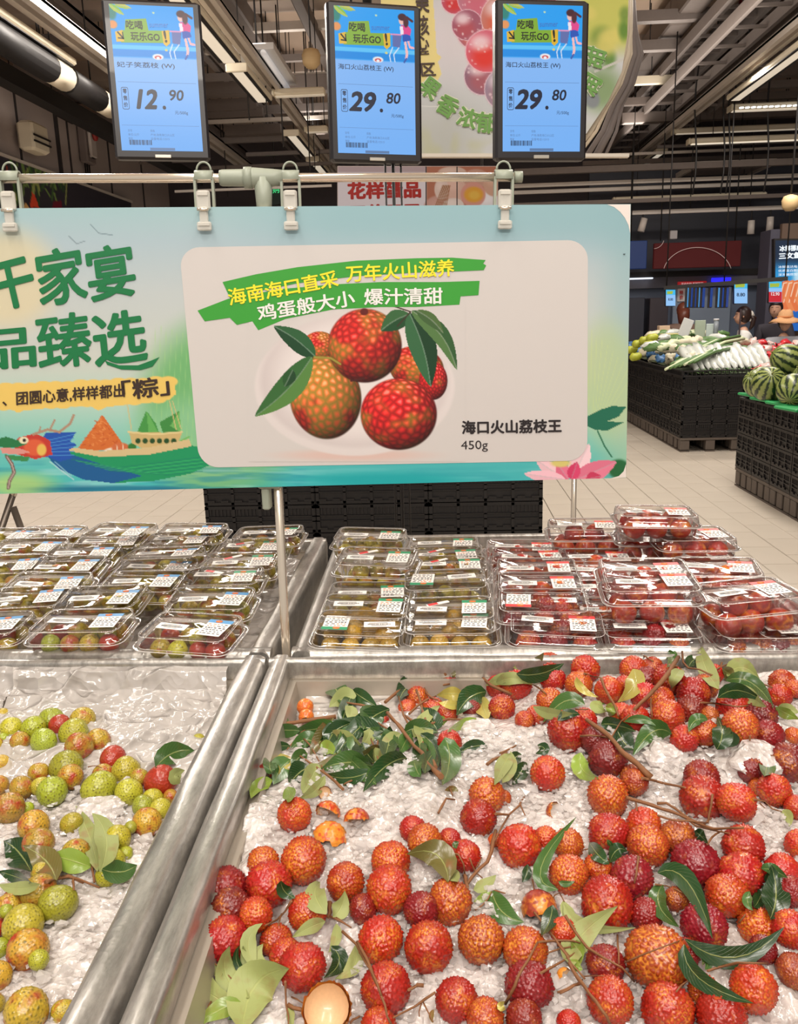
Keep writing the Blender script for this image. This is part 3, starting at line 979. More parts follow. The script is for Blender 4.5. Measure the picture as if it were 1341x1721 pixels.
def ice_bed(name, C4, S, label, nx, ny, t0, t1, s0, s1, film_y=None):
 C4 = [np.array(p, float) for p in C4]
 s, t = np.meshgrid(np.linspace(s0, s1, nx), np.linspace(t0, t1, ny))
 P = quad_pts(C4, s, t)
 x, y = P[..., 0], P[..., 1]
 z = S(x, y) + (vnoise(x, y, 16, 5, 2) - .5) * .014 + (vnoise(x, y, 60, 9, 2) - .5) * .008
 rug = np.abs(vnoise(x, y, 120, 21, 2) - .5) * .012
 smoothm = sstep(.35, .6, vnoise(x, y, 9, 33, 1))
 z = z - rug * smoothm
 edge = np.minimum(np.minimum(s - s0, s1 - s) / (s1 - s0), np.minimum(t - t0, t1 - t) / (t1 - t0))
 z = z - .04 * (1 - sstep(0, .015, edge))
 P[..., 2] = z
 me = grid_mesh(name, P, ice_m, flip=False)
 return tag(link(name, me), label, 'ice', kind='stuff')
ice_bed('crushed_ice', FR, S_right, 'crushed ice bed under the red lychees', 300, 300, .035, .965, .030, .965)
ice_bed('crushed_ice', FL, S_left, 'crushed ice bed under the green lychees', 260, 260, .045, .80, .3, .960)
def chips(name, S, box, n, seed, label, dens):
 g = np.random.default_rng(seed)
 v, f = [], []
 k = 0
 base = fib(8)
 hull_f = None
 bm = bmesh.new()
 for q in base: bm.verts.new(q)
 bmesh.ops.convex_hull(bm, input=bm.verts)
 bm.verts.ensure_lookup_table()
 hull_f = [[a.index for a in fc.verts] for fc in bm.faces]
 bm.verts.index_update()
 hull_f = [[a.index for a in fc.verts] for fc in bm.faces]
 base = np.array([a.co[:] for a in bm.verts])
 bm.free()
 for _ in range(n * 3):
  if k >= n: break
  x, y = g.uniform(box[0], box[1]), g.uniform(box[2], box[3])
  if vnoise(np.array(x), np.array(y), 11, seed + 5, 2) < dens: continue
  z = float(S(x, y)) + g.uniform(-.002, .007)
  sz = g.uniform(.0018, .0058) * (1 if g.random() < .93 else 1.8)
  A = g.normal(size=(3, 3)); Q, _r = np.linalg.qr(A)
  p = (base * (1 + g.uniform(-.35, .35, (8, 1)))) @ (Q * np.array([1, .8, .55]) * sz) + (x, y, z)
  b = len(v); v.extend(map(tuple, p)); f.extend([[b + i for i in fc] for fc in hull_f])
  k += 1
 mb = MB(); mb.v = v; mb.f = f; mb.mi = [0] * len(f); mb.sm = [False] * len(f)
 o = mb.build(name, chip_m)
 return tag(o, label, 'ice', kind='stuff')
chips('ice_chips', S_right, (-.20, .56, .46, 1.12), 9000, 3, 'loose glassy ice chips lying among the red lychees', .42)
chips('ice_chips', S_left, (-.85, -.31, .46, .98), 4500, 4, 'loose glassy ice chips lying among the green lychees', .45)
# a few big clear lumps
g = np.random.default_rng(8)
for i, (u, v, s, lab) in enumerate(((1262, 1280, .034, 'large clear ice lump leaning at the right of the big ice mound'), (1120, 1268, .022, 'flat clear ice lump on top of the right ice mound'),
         (800, 1225, .022, 'rough ice lump beside the leafy branch'), (900, 1590, .018, 'small clear ice lump in the front of the right bin'),
         (440, 1455, .020, 'smooth ice lump against the left rim of the right bin'), (170, 1360, .024, 'broad ice lump among the green lychees'), (1330, 1590, .016, 'clear ice lump at the right edge in front'))):
 S = S_left if u < 300 else S_right
 p = S_hit(u, v, S)
 bm = bmesh.new()
 bmesh.ops.create_icosphere(bm, subdivisions=3, radius=1)
 for q in bm.verts:
  n_ = float(vnoise(np.array(q.co.x + q.co.z), np.array(q.co.y - q.co.z * .7), 1.6, 40 + i, 3))
  q.co *= (.55 + .9 * n_)
  q.co = Vector((q.co.x * s * 1.3, q.co.y * s, q.co.z * s * .7))
 me = bpy.data.meshes.new('ice_lump'); bm.to_mesh(me); bm.free()
 me.materials.append(ice_m)
 for q in me.polygons: q.use_smooth = False
 o = link('ice_lump', me); o.location = Vector(p)
 tag(o, lab, 'ice')
# ------------------------------------------------------------------ plastic film on the left bin's back wall
def mat_film(name, al, rgb=(208, 201, 195)):
 t = NT(name)
 tc = t.n('ShaderNodeTexCoord')
 n0 = t.n('ShaderNodeTexNoise'); n0.inputs['Scale'].default_value = 9; n0.inputs['Detail'].default_value = 3; t.l(tc.outputs['Object'], n0.inputs['Vector'])
 mv = t.n('ShaderNodeMix', data_type='RGBA'); mv.inputs[0].default_value = .12; t.l(tc.outputs['Object'], mv.inputs[6]); t.l(n0.outputs['Color'], mv.inputs[7])
 nz = t.n('ShaderNodeTexVoronoi'); nz.inputs['Scale'].default_value = 26; nz.feature = 'F1'; t.l(mv.outputs[2], nz.inputs['Vector'])
 bp = t.n('ShaderNodeBump'); bp.inputs['Strength'].default_value = .8; bp.inputs['Distance'].default_value = .020
 t.l(nz.outputs['Distance'], bp.inputs['Height']); t.l(bp.outputs[0], t.b.inputs['Normal'])
 t.setp(Base_Color=lin(rgb), Roughness=.10, Alpha=al, Specular_IOR_Level=.9, Coat_Weight=.4, Coat_Roughness=.05)
 return t.m
film_m = mat_film('plastic_film', .78)
film_t = mat_film('clear_film', .25)
def film_sheet(name, x0, x1, path, nx, ny, label, m_, seed, curve=0.0):
 """path: list of (y,z) from rim down and forward"""
 path = np.array(path, float)
 L = np.concatenate([[0], np.cumsum(np.hypot(*(path[1:] - path[:-1]).T))])
 tt = np.linspace(0, L[-1], ny)
 Yp, Zp = np.interp(tt, L, path[:, 0]), np.interp(tt, L, path[:, 1])
 X = np.linspace(x0, x1, nx)[None, :].repeat(ny, 0)
 T = (tt / L[-1])[:, None].repeat(nx, 1)
 X = X + (x1 - x0) * curve * T
 Y = Yp[:, None].repeat(nx, 1).copy(); Z = Zp[:, None].repeat(nx, 1).copy()
 fold = 1 - np.abs(2 * vnoise(X * 9 + T * 1.5, T * 1.6 + X * 2, 1.6, seed, 1) - 1)
 fold2 = 1 - np.abs(2 * vnoise(X * 12 - T * 4, T * 6 + X * 5, 1.6, seed + 4, 2) - 1)
 amp = .011 * sstep(0, .12, T) * (1 if nx > 100 else .4)
 Z = Z + amp * (fold ** 4) + (.008 if nx > 100 else .003) * fold2 ** 4 * sstep(.05, .3, T)
 Y = Y - amp * .9 * fold ** 3
 P = np.stack([X, Y, Z], -1)
 return tag(link(name, grid_mesh(name, P, m_)), label, 'plastic film')
film_sheet('plastic_film', -.66, -.335, [(1.172, .893), (1.150, .888), (1.142, .860), (1.10, .846), (1.02, .842), (.95, .838), (.90, .822)], 200, 200, 'crumpled clear plastic film draped over the back wall of the left bin', film_m, 51, .04)
film_sheet('plastic_film', -1.02, -.66, [(1.172, .893), (1.150, .888), (1.142, .860), (1.10, .846), (1.02, .842), (.96, .822)], 120, 90, 'flatter stretch of plastic film at the far left of the left bin', film_m, 77)
film_sheet('plastic_film', -.215, -.03, [(1.150, .848), (1.12, .846), (1.07, .846), (1.03, .838), (1.0, .815)], 90, 70, 'pale crinkled film behind the leafy branch in the right bin', film_m, 63, .03)
# ice seen through film at the back of the packed bins: film-lined beds
def bed_film(C4, z, label, seed):
 C4 = [np.array(p, float) for p in C4]
 s, t = np.meshgrid(np.linspace(.05, .95, 150), np.linspace(.05, .95, 120))
 P = quad_pts(C4, s, t)
 x, y = P[..., 0], P[..., 1]
 f = 1 - np.abs(2 * vnoise(x * 3, y * 3, 5, seed, 2) - 1)
 P[..., 2] = z + .014 * f ** 2
 return tag(link('plastic_film', grid_mesh('plastic_film', P, film_m)), label, 'plastic film')
bed_film(BR, .852, 'white crinkled film lining the bin of packed lychees on the right', 91)
bed_film(BL, .852, 'white crinkled film lining the bin of packed lychees on the left', 95)
# ================================================================== lychees
def lychee_mesh(name, sub, nb, seed, amp, shape, m_):
 bm = bmesh.new()
 bmesh.ops.create_icosphere(bm, subdivisions=sub, radius=1)
 V = np.array([q.co[:] for q in bm.verts]); V /= np.linalg.norm(V, axis=1)[:, None]
 g = np.random.default_rng(seed)
 Q = fib(nb, g, .42)
 D = V @ Q.T
 idx = np.argpartition(-D, 2, axis=1)[:, :3]
 d = np.sort(np.take_along_axis(D, idx, 1), 1)
 f1 = np.arccos(np.clip(d[:, -1], -1, 1)); f2 = np.arccos(np.clip(d[:, -2], -1, 1))
 sp = math.sqrt(4 * math.pi / nb)
 cell = np.clip((f2 - f1) / (sp * .85), 0, 1)
 r = 1 + amp * (cell ** .85 - .4)
 z = V[:, 2]
 r = r * (1 - .10 * np.exp(-((1 - z) / .06)))          # dimple at the stem end
 r = r * (1 + shape * .10 * np.clip(z, 0, 1) * (1 - np.clip(z, 0, 1)) * 4 * .3)
 W = V * r[:, None]
 W[:, 2] *= 1.0 + .10 * shape
 W[:, 0] *= 1 + .03 * shape
 for q, p in zip(bm.verts, W): q.co = p
 me = bpy.data.meshes.new(name)
 bm.to_mesh(me); bm.free()
 at = me.attributes.new('cell', 'FLOAT', 'POINT')
 at.data.foreach_set('value', cell.astype(np.float32))
 me.polygons.foreach_set('use_smooth', [True] * len(me.polygons))
 me.materials.append(m_)
 return me
def mat_lychee(name, net, dot_dark, green=False):
 t = NT(name)
 a = t.n('ShaderNodeAttribute', attribute_name='cell')
 oi = t.n('ShaderNodeObjectInfo')
 tc = t.n('ShaderNodeTexCoord')
 ad = t.n('ShaderNodeVectorMath', operation='ADD')
 sc = t.n('ShaderNodeMath', operation='MULTIPLY'); sc.inputs[1].default_value = 37.0
 t.l(oi.outputs['Random'], sc.inputs[0])
 t.l(tc.outputs['Object'], ad.inputs[0]); t.l(sc.outputs[0], ad.inputs[1])
 nz = t.n('ShaderNodeTexNoise'); nz.inputs['Scale'].default_value = 1.25; nz.inputs['Detail'].default_value = 3
 t.l(ad.outputs[0], nz.inputs['Vector'])
 # patch = smoothstep(noise + alpha shift)
 sh = t.n('ShaderNodeMath', operation='ADD'); t.l(nz.outputs['Fac'], sh.inputs[0]); t.l(oi.outputs['Alpha'], sh.inputs[1])
 mr = t.n('ShaderNodeMapRange'); mr.interpolation_type = 'SMOOTHSTEP'
 mr.inputs['From Min'].default_value = .84; mr.inputs['From Max'].default_value = 1.16
 t.l(sh.outputs[0], mr.inputs['Value'])
 pw = t.n('ShaderNodeMapRange'); pw.interpolation_type = 'SMOOTHSTEP'; pw.inputs['From Min'].default_value = .04; pw.inputs['From Max'].default_value = .40; t.l(a.outputs['Fac'], pw.inputs['Value'])
 if not green:
  # tip colour = object colour; net colour = blend(object colour, yellow-orange, patch)
  m1 = t.n('ShaderNodeMix', data_type='RGBA'); t.l(mr.outputs[0], m1.inputs[0]); t.l(oi.outputs['Color'], m1.inputs[6]); m1.inputs[7].default_value = lin(net) + (1,)
  tipw = t.n('ShaderNodeMix', data_type='RGBA'); k = t.n('ShaderNodeMath', operation='MULTIPLY'); k.inputs[1].default_value = .12
  t.l(mr.outputs[0], k.inputs[0]); t.l(k.outputs[0], tipw.inputs[0]); t.l(oi.outputs['Color'], tipw.inputs[6]); tipw.inputs[7].default_value = lin(net) + (1,)
  m2 = t.n('ShaderNodeMix', data_type='RGBA'); t.l(pw.outputs[0], m2.inputs[0]); t.l(m1.outputs[2], m2.inputs[6]); t.l(tipw.outputs[2], m2.inputs[7])
  out = m2
 else:
  # green skin with darker dots, blushing red in patches
  dk = t.n('ShaderNodeMapRange'); dk.inputs['From Min'].default_value = .35; dk.inputs['From Max'].default_value = .85; dk.inputs['To Max'].default_value = .9
  t.l(a.outputs['Fac'], dk.inputs['Value'])
  m1 = t.n('ShaderNodeMix', data_type='RGBA'); t.l(dk.outputs[0], m1.inputs[0]); t.l(oi.outputs['Color'], m1.inputs[6]); m1.inputs[7].default_value = lin(dot_dark) + (1,)
  m2 = t.n('ShaderNodeMix', data_type='RGBA'); t.l(mr.outputs[0], m2.inputs[0]); t.l(m1.outputs[2], m2.inputs[6]); m2.inputs[7].default_value = lin(net) + (1,)
  out = m2
 # fine mottling
 n2 = t.n('ShaderNodeTexNoise'); n2.inputs['Scale'].default_value = 9; n2.inputs['Detail'].default_value = 3; t.l(ad.outputs[0], n2.inputs['Vector'])
 hs = t.n('ShaderNodeHueSaturation'); t.l(out.outputs[2], hs.inputs['Color'])
 v = t.n('ShaderNodeMapRange'); v.inputs['From Min'].default_value = .3; v.inputs['From Max'].default_value = .7; v.inputs['To Min'].default_value = .78; v.inputs['To Max'].default_value = 1.18
 t.l(n2.outputs['Fac'], v.inputs['Value']); t.l(v.outputs[0], hs.inputs['Value'])
 t.l(hs.outputs[0], t.b.inputs['Base Color'])
 t.setp(Roughness=.34, Specular_IOR_Level=.55, Coat_Weight=.25, Coat_Roughness=.15)
 return t.m
lm_red = mat_lychee('lychee_skin_red', (224, 142, 48), None)
lm_grn = mat_lychee('lychee_skin_green', (166, 50, 30), (96, 88, 22), True)
RED_ME = [lychee_mesh('red_lychee_body', 5, n_, 20 + i, .155, s_, lm_red) for i, (n_, s_) in enumerate(((330, .3), (360, 1.0), (300, -.3), (390, .6)))]
GRN_ME = [lychee_mesh('green_lychee_body', 5, n_, 40 + i, .065, s_, lm_grn) for i, (n_, s_) in enumerate(((340, .9), (300, .3), (380, 1.4)))]
RED_LO = [lychee_mesh('red_lychee_low', 5, 200, 60 + i, .13, .5, lm_red) for i in range(2)]
GRN_LO = [lychee_mesh('green_lychee_low', 4, 200, 66 + i, .045, .8, lm_grn) for i in range(2)]
# colour kinds: tip colour, patch amount, word
KR = {'r': ((170, 30, 22), .42, 'bright red'), 'o': ((172, 40, 22), .52, 'orange-red'), 'y': ((164, 44, 20), .66, 'yellow-netted orange'), 'c': ((134, 22, 28), .30, 'crimson'),
      'd': ((122, 26, 26), .36, 'dark red'), 'b': ((140, 50, 30), .5, 'brownish red')}
KG = {'g': ((178, 172, 48), .14, 'yellow-green'), 'l': ((158, 164, 44), .04, 'plain green'), 'm': ((184, 160, 52), .34, 'green lychee with a red blush'), 'o': ((184, 148, 50), .44, 'orange-red blushed'), 'e': ((150, 84, 40), .68, 'dark red')}
A_ = (280, 1300, 3.725); B_ = (600, 1300, 3.529); C_ = (950, 1300, 3.43); D_ = (840, 1080, 2.677); E_ = (360, 1080, 2.682); F_ = (0, 1080, 2.915); G_ = (0, 1380, 2.915)
RAW_R = [
 (A_, [(800,258,106,'o'),(855,545,138,'o'),(605,560,105,'y'),(640,695,142,'r'),(365,735,148,'c'),(400,850,125,'d'),(560,880,110,'o'),(375,1045,145,'r'),(685,1050,105,'o'),(880,870,115,'o'),(745,1140,110,'o'),(850,1210,148,'r'),(1120,680,120,'o'),(1230,850,88,'d')]),
 (B_, [(770,130,108,'y'),(720,265,106,'r'),(330,330,78,'r'),(400,400,98,'y'),(550,390,66,'r'),(640,490,92,'r'),(200,520,115,'o'),(190,690,134,'o'),(140,990,142,'r'),(425,1030,146,'r'),(380,810,105,'d'),(550,765,128,'y'),(735,985,146,'y'),(170,1275,150,'r'),(590,1345,130,'r'),(965,430,125,'r'),(1120,390,78,'o'),(1250,420,92,'y'),(1255,600,118,'y'),(1000,1050,130,'y'),(1020,1255,148,'c'),(760,1450,115,'o'),(990,1450,112,'d'),(130,1500,105,'o'),(1220,940,88,'o'),(820,400,45,'o'),(1255,1480,75,'r')]),
 (C_, [(245,135,115,'y'),(400,50,82,'b'),(785,30,105,'d'),(790,140,130,'r'),(985,165,110,'o'),(1205,95,100,'o'),(1110,85,55,'y'),(1330,195,72,'r'),(250,345,112,'r'),(450,300,108,'o'),(475,415,120,'y'),(650,370,105,'b'),(190,545,80,'o'),(385,600,128,'c'),(750,520,135,'c'),(1025,420,125,'r'),(1010,580,128,'r'),(1350,410,90,'o'),(1250,570,108,'r'),(1300,680,92,'c'),(930,705,122,'o'),(640,730,78,'b'),(240,750,150,'r'),(465,815,100,'c'),(800,880,130,'c'),(1110,890,122,'y'),(1300,900,112,'r'),(1140,1015,85,'d'),(530,1060,178,'y'),(700,1030,85,'c'),(230,1100,112,'d'),(258,1310,140,'o'),(590,1360,150,'r'),(800,1260,100,'o'),(900,1400,150,'r'),(1085,1240,140,'o'),(1315,1140,100,'b')]),
 (D_, [(220,100,58,'o'),(240,170,56,'r'),(30,140,58,'r'),(75,195,66,'r'),(385,120,66,'r'),(355,190,60,'y'),(225,265,62,'y'),(310,400,88,'r'),(215,590,80,'o'),(490,215,62,'o'),(600,120,60,'o'),(685,112,46,'o'),(660,160,56,'d'),(560,190,42,'o'),(650,240,62,'r'),(760,165,66,'r'),(725,255,60,'o'),(755,335,78,'o'),(870,230,75,'r'),(862,305,68,'d'),(925,200,60,'b'),(962,140,44,'r'),(1050,290,76,'r'),(1080,380,80,'y'),(1175,330,74,'d'),(1205,420,72,'c'),(945,325,40,'y'),(918,405,60,'o'),(830,435,65,'r'),(610,345,64,'r'),(545,320,50,'o'),(485,530,82,'d'),(605,615,66,'b'),(425,440,62,'d'),(1270,180,60,'o'),(1258,240,55,'r'),(1322,210,46,'o'),(1295,545,92,'d'),(1320,420,40,'y'),(1130,575,62,'d'),(10,295,62,'r'),(15,700,36,'y'),(110,350,42,'o'),(165,330,46,'o'),(380,350,58,'r')]),
 (E_, [(1062,195,62,'o'),(1210,180,46,'r'),(1275,200,48,'r'),(915,250,52,'o'),(985,300,52,'o'),(1050,325,46,'o'),(1062,450,52,'r'),(232,580,38,'o'),(820,228,28,'r'),(758,282,24,'o'),(1150,240,34,'r'),(1160,300,42,'d'),(870,300,42,'o'),(760,360,34,'o')]),
]
RAW_L = [
 (F_, [(15,365,42,'m'),(55,420,56,'g'),(165,420,62,'l'),(250,380,60,'l'),(292,402,50,'e'),(405,375,62,'m'),(360,440,66,'g'),(388,508,68,'o'),(480,480,60,'o'),(215,483,62,'l'),(97,483,48,'o'),(15,472,30,'l'),(8,590,38,'m'),(325,608,82,'l'),(345,658,64,'o'),(190,638,48,'o'),(105,712,58,'o'),(255,730,76,'l'),(200,705,46,'g'),(45,812,76,'o'),(135,812,32,'l'),(552,570,62,'e'),(616,627,68,'g'),(505,645,52,'o'),(485,715,82,'l'),(630,733,66,'g'),(682,662,46,'m'),(785,680,76,'e'),(748,765,50,'g'),(700,800,54,'l'),(785,815,50,'g'),(720,880,70,'o'),(835,755,38,'o'),(350,885,52,'m'),(972,478,32,'g'),(640,905,32,'l'),(-30,500,40,'m'),(-10,700,50,'o')]),
 (G_, [(165,22,78,'o'),(190,110,76,'o'),(575,85,66,'g'),(370,158,72,'m'),(552,190,58,'g'),(615,160,36,'l'),(520,268,56,'g'),(285,405,90,'l'),(42,425,72,'o'),(30,442,36,'l'),(115,505,100,'g'),(135,630,102,'o'),(190,680,52,'l'),(0,620,48,'l'),(-10,760,72,'o'),(130,930,116,'m'),(310,935,60,'m'),(190,350,88,'o'),(60,380,48,'d2'),(-20,530,46,'e'),(-30,900,60,'m'),(200,250,50,'m')]),
]
def make_list(RAW, S, side):
 out = []
 for (o, lst) in RAW:
  for (x, y, r, k) in lst:
   u, v, rp = o[0] + x / o[2], o[1] + y / o[2], r / o[2]
   if k == 'd2': k = 'e'
   d = ray(u, v); dl = np.linalg.norm(d)
   rr = .019
   for _ in range(3):
    p = S_hit(u, v, S, rr * .68)
    dist = np.linalg.norm(p - CAM)
    # pixel radius to size, allowing for obliquity off axis
    zc = float(((p - CAM) @ CM)[2]) * -1
    rr = rp * zc / FPX / math.sqrt(dist / zc)
   out.append(dict(u=u, v=v, rp=rp, k=k, d=d / dl, t=dist, r=rr, side=side, zc=zc / dist, t0=dist))
 return out
LY = make_list(RAW_R, S_right, 'R') + make_list(RAW_L, S_left, 'L')
# settle overlaps: the fruit lower in the photo lies on top, moved along its own line of sight
Tn = np.array([f['t'] for f in LY]); Dn = np.array([f['d'] for f in LY]); R0 = np.array([f['r'] for f in LY]); V0 = np.array([f['v'] + f['rp'] * .3 for f in LY])
for it in range(160):
 Pn = CAM + Dn * Tn[:, None]
 Rn = R0 * Tn / np.array([f['t0'] for f in LY])
 dm = np.linalg.norm(Pn[:, None] - Pn[None], axis=2)
 need = (Rn[:, None] + Rn[None]) * .90
 pen = need - dm
 np.fill_diagonal(pen, -1)
 ii, jj = np.where(pen > 0)
 mv = np.zeros(len(LY))
 for i, j in zip(ii, jj):
  if V0[i] > V0[j]:
   mv[i] -= pen[i, j] * .30
   mv[j] += pen[i, j] * .22
 Tn = Tn + np.clip(mv, -.004, .003)
 Tn = np.minimum(Tn, np.array([f['t0'] for f in LY]) + .016)
for f, t_, r_ in zip(LY, Tn, R0 * Tn / np.array([f['t0'] for f in LY])):
 f['p'] = CAM + f['d'] * t_
 f['r'] = float(r_)
# landmarks used to tell fruits apart in words
LMK_R = [(600, 1690, 'the empty half shell'), (420, 1640, 'the pale leaf cluster at the front'), (360, 1500, 'the left rim'), (680, 1340, 'the smooth ice mound'), (745, 1290, 'the dark leaf hanging over the ice mound'), (730, 1440, 'the brown-green leaf mid-pile'), (843, 1523, 'the single glossy leaf between fruits'),
         (930, 1430, 'the tall curved leaf in the middle'), (1210, 1480, 'the two curved glossy leaves'), (1310, 1500, 'the broad dark leaf at the right'), (1230, 1590, 'the long dark horizontal leaf'), (1005, 1590, 'the olive leaf over the crossed twigs'), (900, 1670, 'the front yellowish twig'),
         (1215, 1385, 'the fan of brown twigs'), (1230, 1290, 'the clear ice lump'), (1000, 1265, 'the light green leaf beside the middle twigs'), (1190, 1120, 'the upright olive leaf at the back'), (1200, 1230, 'the dark upright leaf among the fruit'), (905, 1105, 'the pale pointed leaf at the back'), (1125, 1110, 'the small leaf touching the back wall'),
         (1060, 1150, 'the thick slanting branch'), (960, 1190, 'the pair of green leaves under the slanting branch'), (850, 1290, 'the leaf sunk in ice mid-bin'), (770, 1190, 'the yellow leaf of the leafy branch'), (460, 1290, 'the left end of the leafy branch'), (1330, 1180, 'the right edge at the back'), (1330, 1700, 'the right front corner'), (545, 1500, 'the notched pale leaf'), (1090, 1250, 'the right ice mound'), (1335, 1350, 'the right edge halfway down')]
LMK_L = [(320, 1270, 'the green leaf by the right rim'), (165, 1420, 'the tall pair of leaves'), (85, 1430, 'the olive curled leaf'), (0, 1420, 'the left edge halfway down'), (250, 1180, 'the bare crumpled film'), (0, 1230, 'the left edge at the back'), (60, 1290, 'the buried orange fruits'), (0, 1640, 'the left edge in front'), (110, 1700, 'the bottom rim'), (210, 1340, 'the ice lump'), (70, 1560, 'the little green fruit'), (140, 1220, 'the back cluster')]
def describe(f):
 lm = LMK_R if f['side'] == 'R' else LMK_L
 best = None
 for (a, b, nm) in lm:
  d0 = math.hypot(f['u'] - a, f['v'] - b)
  rk = sum(1 for q in LY if q['side'] == f['side'] and math.hypot(q['u'] - a, q['v'] - b) < d0 - 1e-6)
  key = (rk, d0)
  if best is None or key < best[0]:
   best = (key, nm)
 kd = (KR if f['side'] == 'R' else KG)[f['k']][2]
 if 'lychee' not in kd: kd += ' lychee'
 return kd + ', ' + (ORD[best[0][0]] if best[0][0] < 20 else 'far out') + ' to ' + best[1]
stem_m = mat('twig_bark', (128, 84, 50), .7, noise=.2, nscale=60, bump=.3, bscale=200)
for i, f in enumerate(LY):
 g = np.random.default_rng(100 + i)
 red = f['side'] == 'R'
 me = (RED_ME if red else GRN_ME)[i % (4 if red else 3)]
 o = link('lychee', me)
 o.location = Vector(f['p'])
 s = f['r']
 o.scale = (s, s * g.uniform(.97, 1.03), s)
 o.rotation_euler = tuple(g.uniform(-math.pi, math.pi, 3))
 c, amt, _w = (KR if red else KG)[f['k']]
 c = lin(tuple(np.clip(np.array(c) * g.uniform(.92, 1.08) + g.uniform(-6, 6, 3), 0, 255)))
 o.color = (*c, amt + g.uniform(-.05, .05))
 tag(o, describe(f), 'lychee', 'loose red lychees on ice' if red else 'loose green lychees on ice')
# ------------------------------------------------------------------ peel pieces and an empty shell
shell_in = mat('shell_inside', (222, 184, 142), .35, noise=.12, nscale=8, coat=.3)
def peel(u, v, rp, label, tilt, frac=.5, seed=0, S=S_right, col=(190, 50, 30), amt=.5, lift=.006):
 p = S_hit(u, v, S, lift)
 zc = -float(((p - CAM) @ CM)[2])
 R = rp * zc / FPX
 bm = bmesh.new()
 bmesh.ops.create_icosphere(bm, subdivisions=4, radius=1)
 kill = []
 for q in bm.verts:
  nn = float(vnoise(np.array(q.co.x * 1.0), np.array(q.co.y), 2.2, seed, 2)) - .5
  if q.co.z > (frac * 2 - 1) + nn * .5: kill.append(q)
 bmesh.ops.delete(bm, geom=kill, context='VERTS')
 V = np.array([q.co[:] for q in bm.verts])
 Q = fib(150, np.random.default_rng(seed), .22)
 D = np.sort(V @ Q.T, 1); cell = np.clip((np.arccos(np.clip(D[:, -2], -1, 1)) - np.arccos(np.clip(D[:, -1], -1, 1))) / .25, 0, 1)
 cells_ = list(cell)
 inner = bmesh.ops.duplicate(bm, geom=bm.verts[:] + bm.edges[:] + bm.faces[:])
 iv = [q for q in inner['geom'] if isinstance(q, bmesh.types.BMVert)]
 ifc = [q for q in inner['geom'] if isinstance(q, bmesh.types.BMFace)]
 outer = [q for q in bm.verts if q not in set(iv)]
 for q, c in zip(outer, cells_): q.co *= 1 + .09 * (c - .4)
 for q in iv: q.co *= .90
 for fc in ifc:
  fc.normal_flip(); fc.material_index = 1
 me = bpy.data.meshes.new('peel')
 n_out = len(outer)
 bm.to_mesh(me); bm.free()
 at = me.attributes.new('cell', 'FLOAT', 'POINT')
 arr = np.zeros(len(me.vertices), np.float32); arr[:len(cells_)] = cells_
 at.data.foreach_set('value', arr)
 me.polygons.foreach_set('use_smooth', [True] * len(me.polygons))
 me.materials.append(lm_red); me.materials.append(shell_in)
 o = link('lychee_peel', me)
 o.location = Vector(p); o.scale = (R, R, R); o.rotation_euler = tilt
 o.color = (*lin(col), amt)
 return tag(o, label, 'peel')
peel(280 + 1000 / 3.725, 1300 + 1470 / 3.725, 42, 'empty lychee half shell, cream inside, at the front of the right bin', (.5, -.35, .3), .52, 3, col=(216, 110, 60), amt=.9, lift=.020)
peel(280 + 990 / 3.725, 1300 + 125 / 3.725, 12, 'small dark red peel scrap just under the hanging leaves', (1.2, .4, 0), .4, 5, col=(150, 30, 26))
peel(280 + 1005 / 3.725, 1300 + 255 / 3.725, 22, 'long red peel scrap in the ice beside the netted lychee', (2.2, .6, 0), .5, 6)
peel(280 + 1190 / 3.725, 1300 + 300 / 3.725, 22, 'folded red peel scrap at the foot of the ice mound', (2.6, .3, .5), .5, 7, col=(170, 40, 34))
peel(280 + 1020 / 3.725, 1300 + 415 / 3.725, 30, 'flat orange peel sunk in ice behind the front cluster', (3.0, .2, 0), .45, 8, col=(210, 80, 40), amt=.7, lift=-.002)
peel(280 + 165 / 3.725, 1300 + 1495 / 3.725, 16, 'small tan peel scrap by the front left rim', (.4, 1.3, 0), .3, 9, col=(180, 100, 60), amt=.8, lift=0)
peel(600 + 1180 / 3.529, 1300 + 230 / 3.529, 17, 'brown peel scrap standing in ice below the middle of the bin', (1.3, .2, 1), .5, 10, col=(150, 50, 36))
peel(600 + 1080 / 3.529, 1300 + 800 / 3.529, 30, 'crumpled brownish red peel under thin ice by the tall curved leaf', (2.7, .3, 1), .6, 11, col=(150, 52, 40))
peel(600 + 1230 / 3.529, 1300 + 1200 / 3.529, 13, 'small amber peel scrap between the front twigs', (1.9, .3, 1), .5, 12, col=(214, 130, 40), amt=.9)
peel(360 + 410 / 2.682, 1080 + 290 / 2.682, 14, 'shrivelled little orange lychee above the bare twig', (3.0, .3, 1), .9, 13, col=(216, 96, 44), amt=.8, lift=.02)
peel(360 + 415 / 2.682, 1080 + 335 / 2.682, 13, 'second shrivelled orange lychee on the bare twig', (2.6, .8, 1), .8, 14, col=(216, 96, 44), amt=.8, lift=.02)
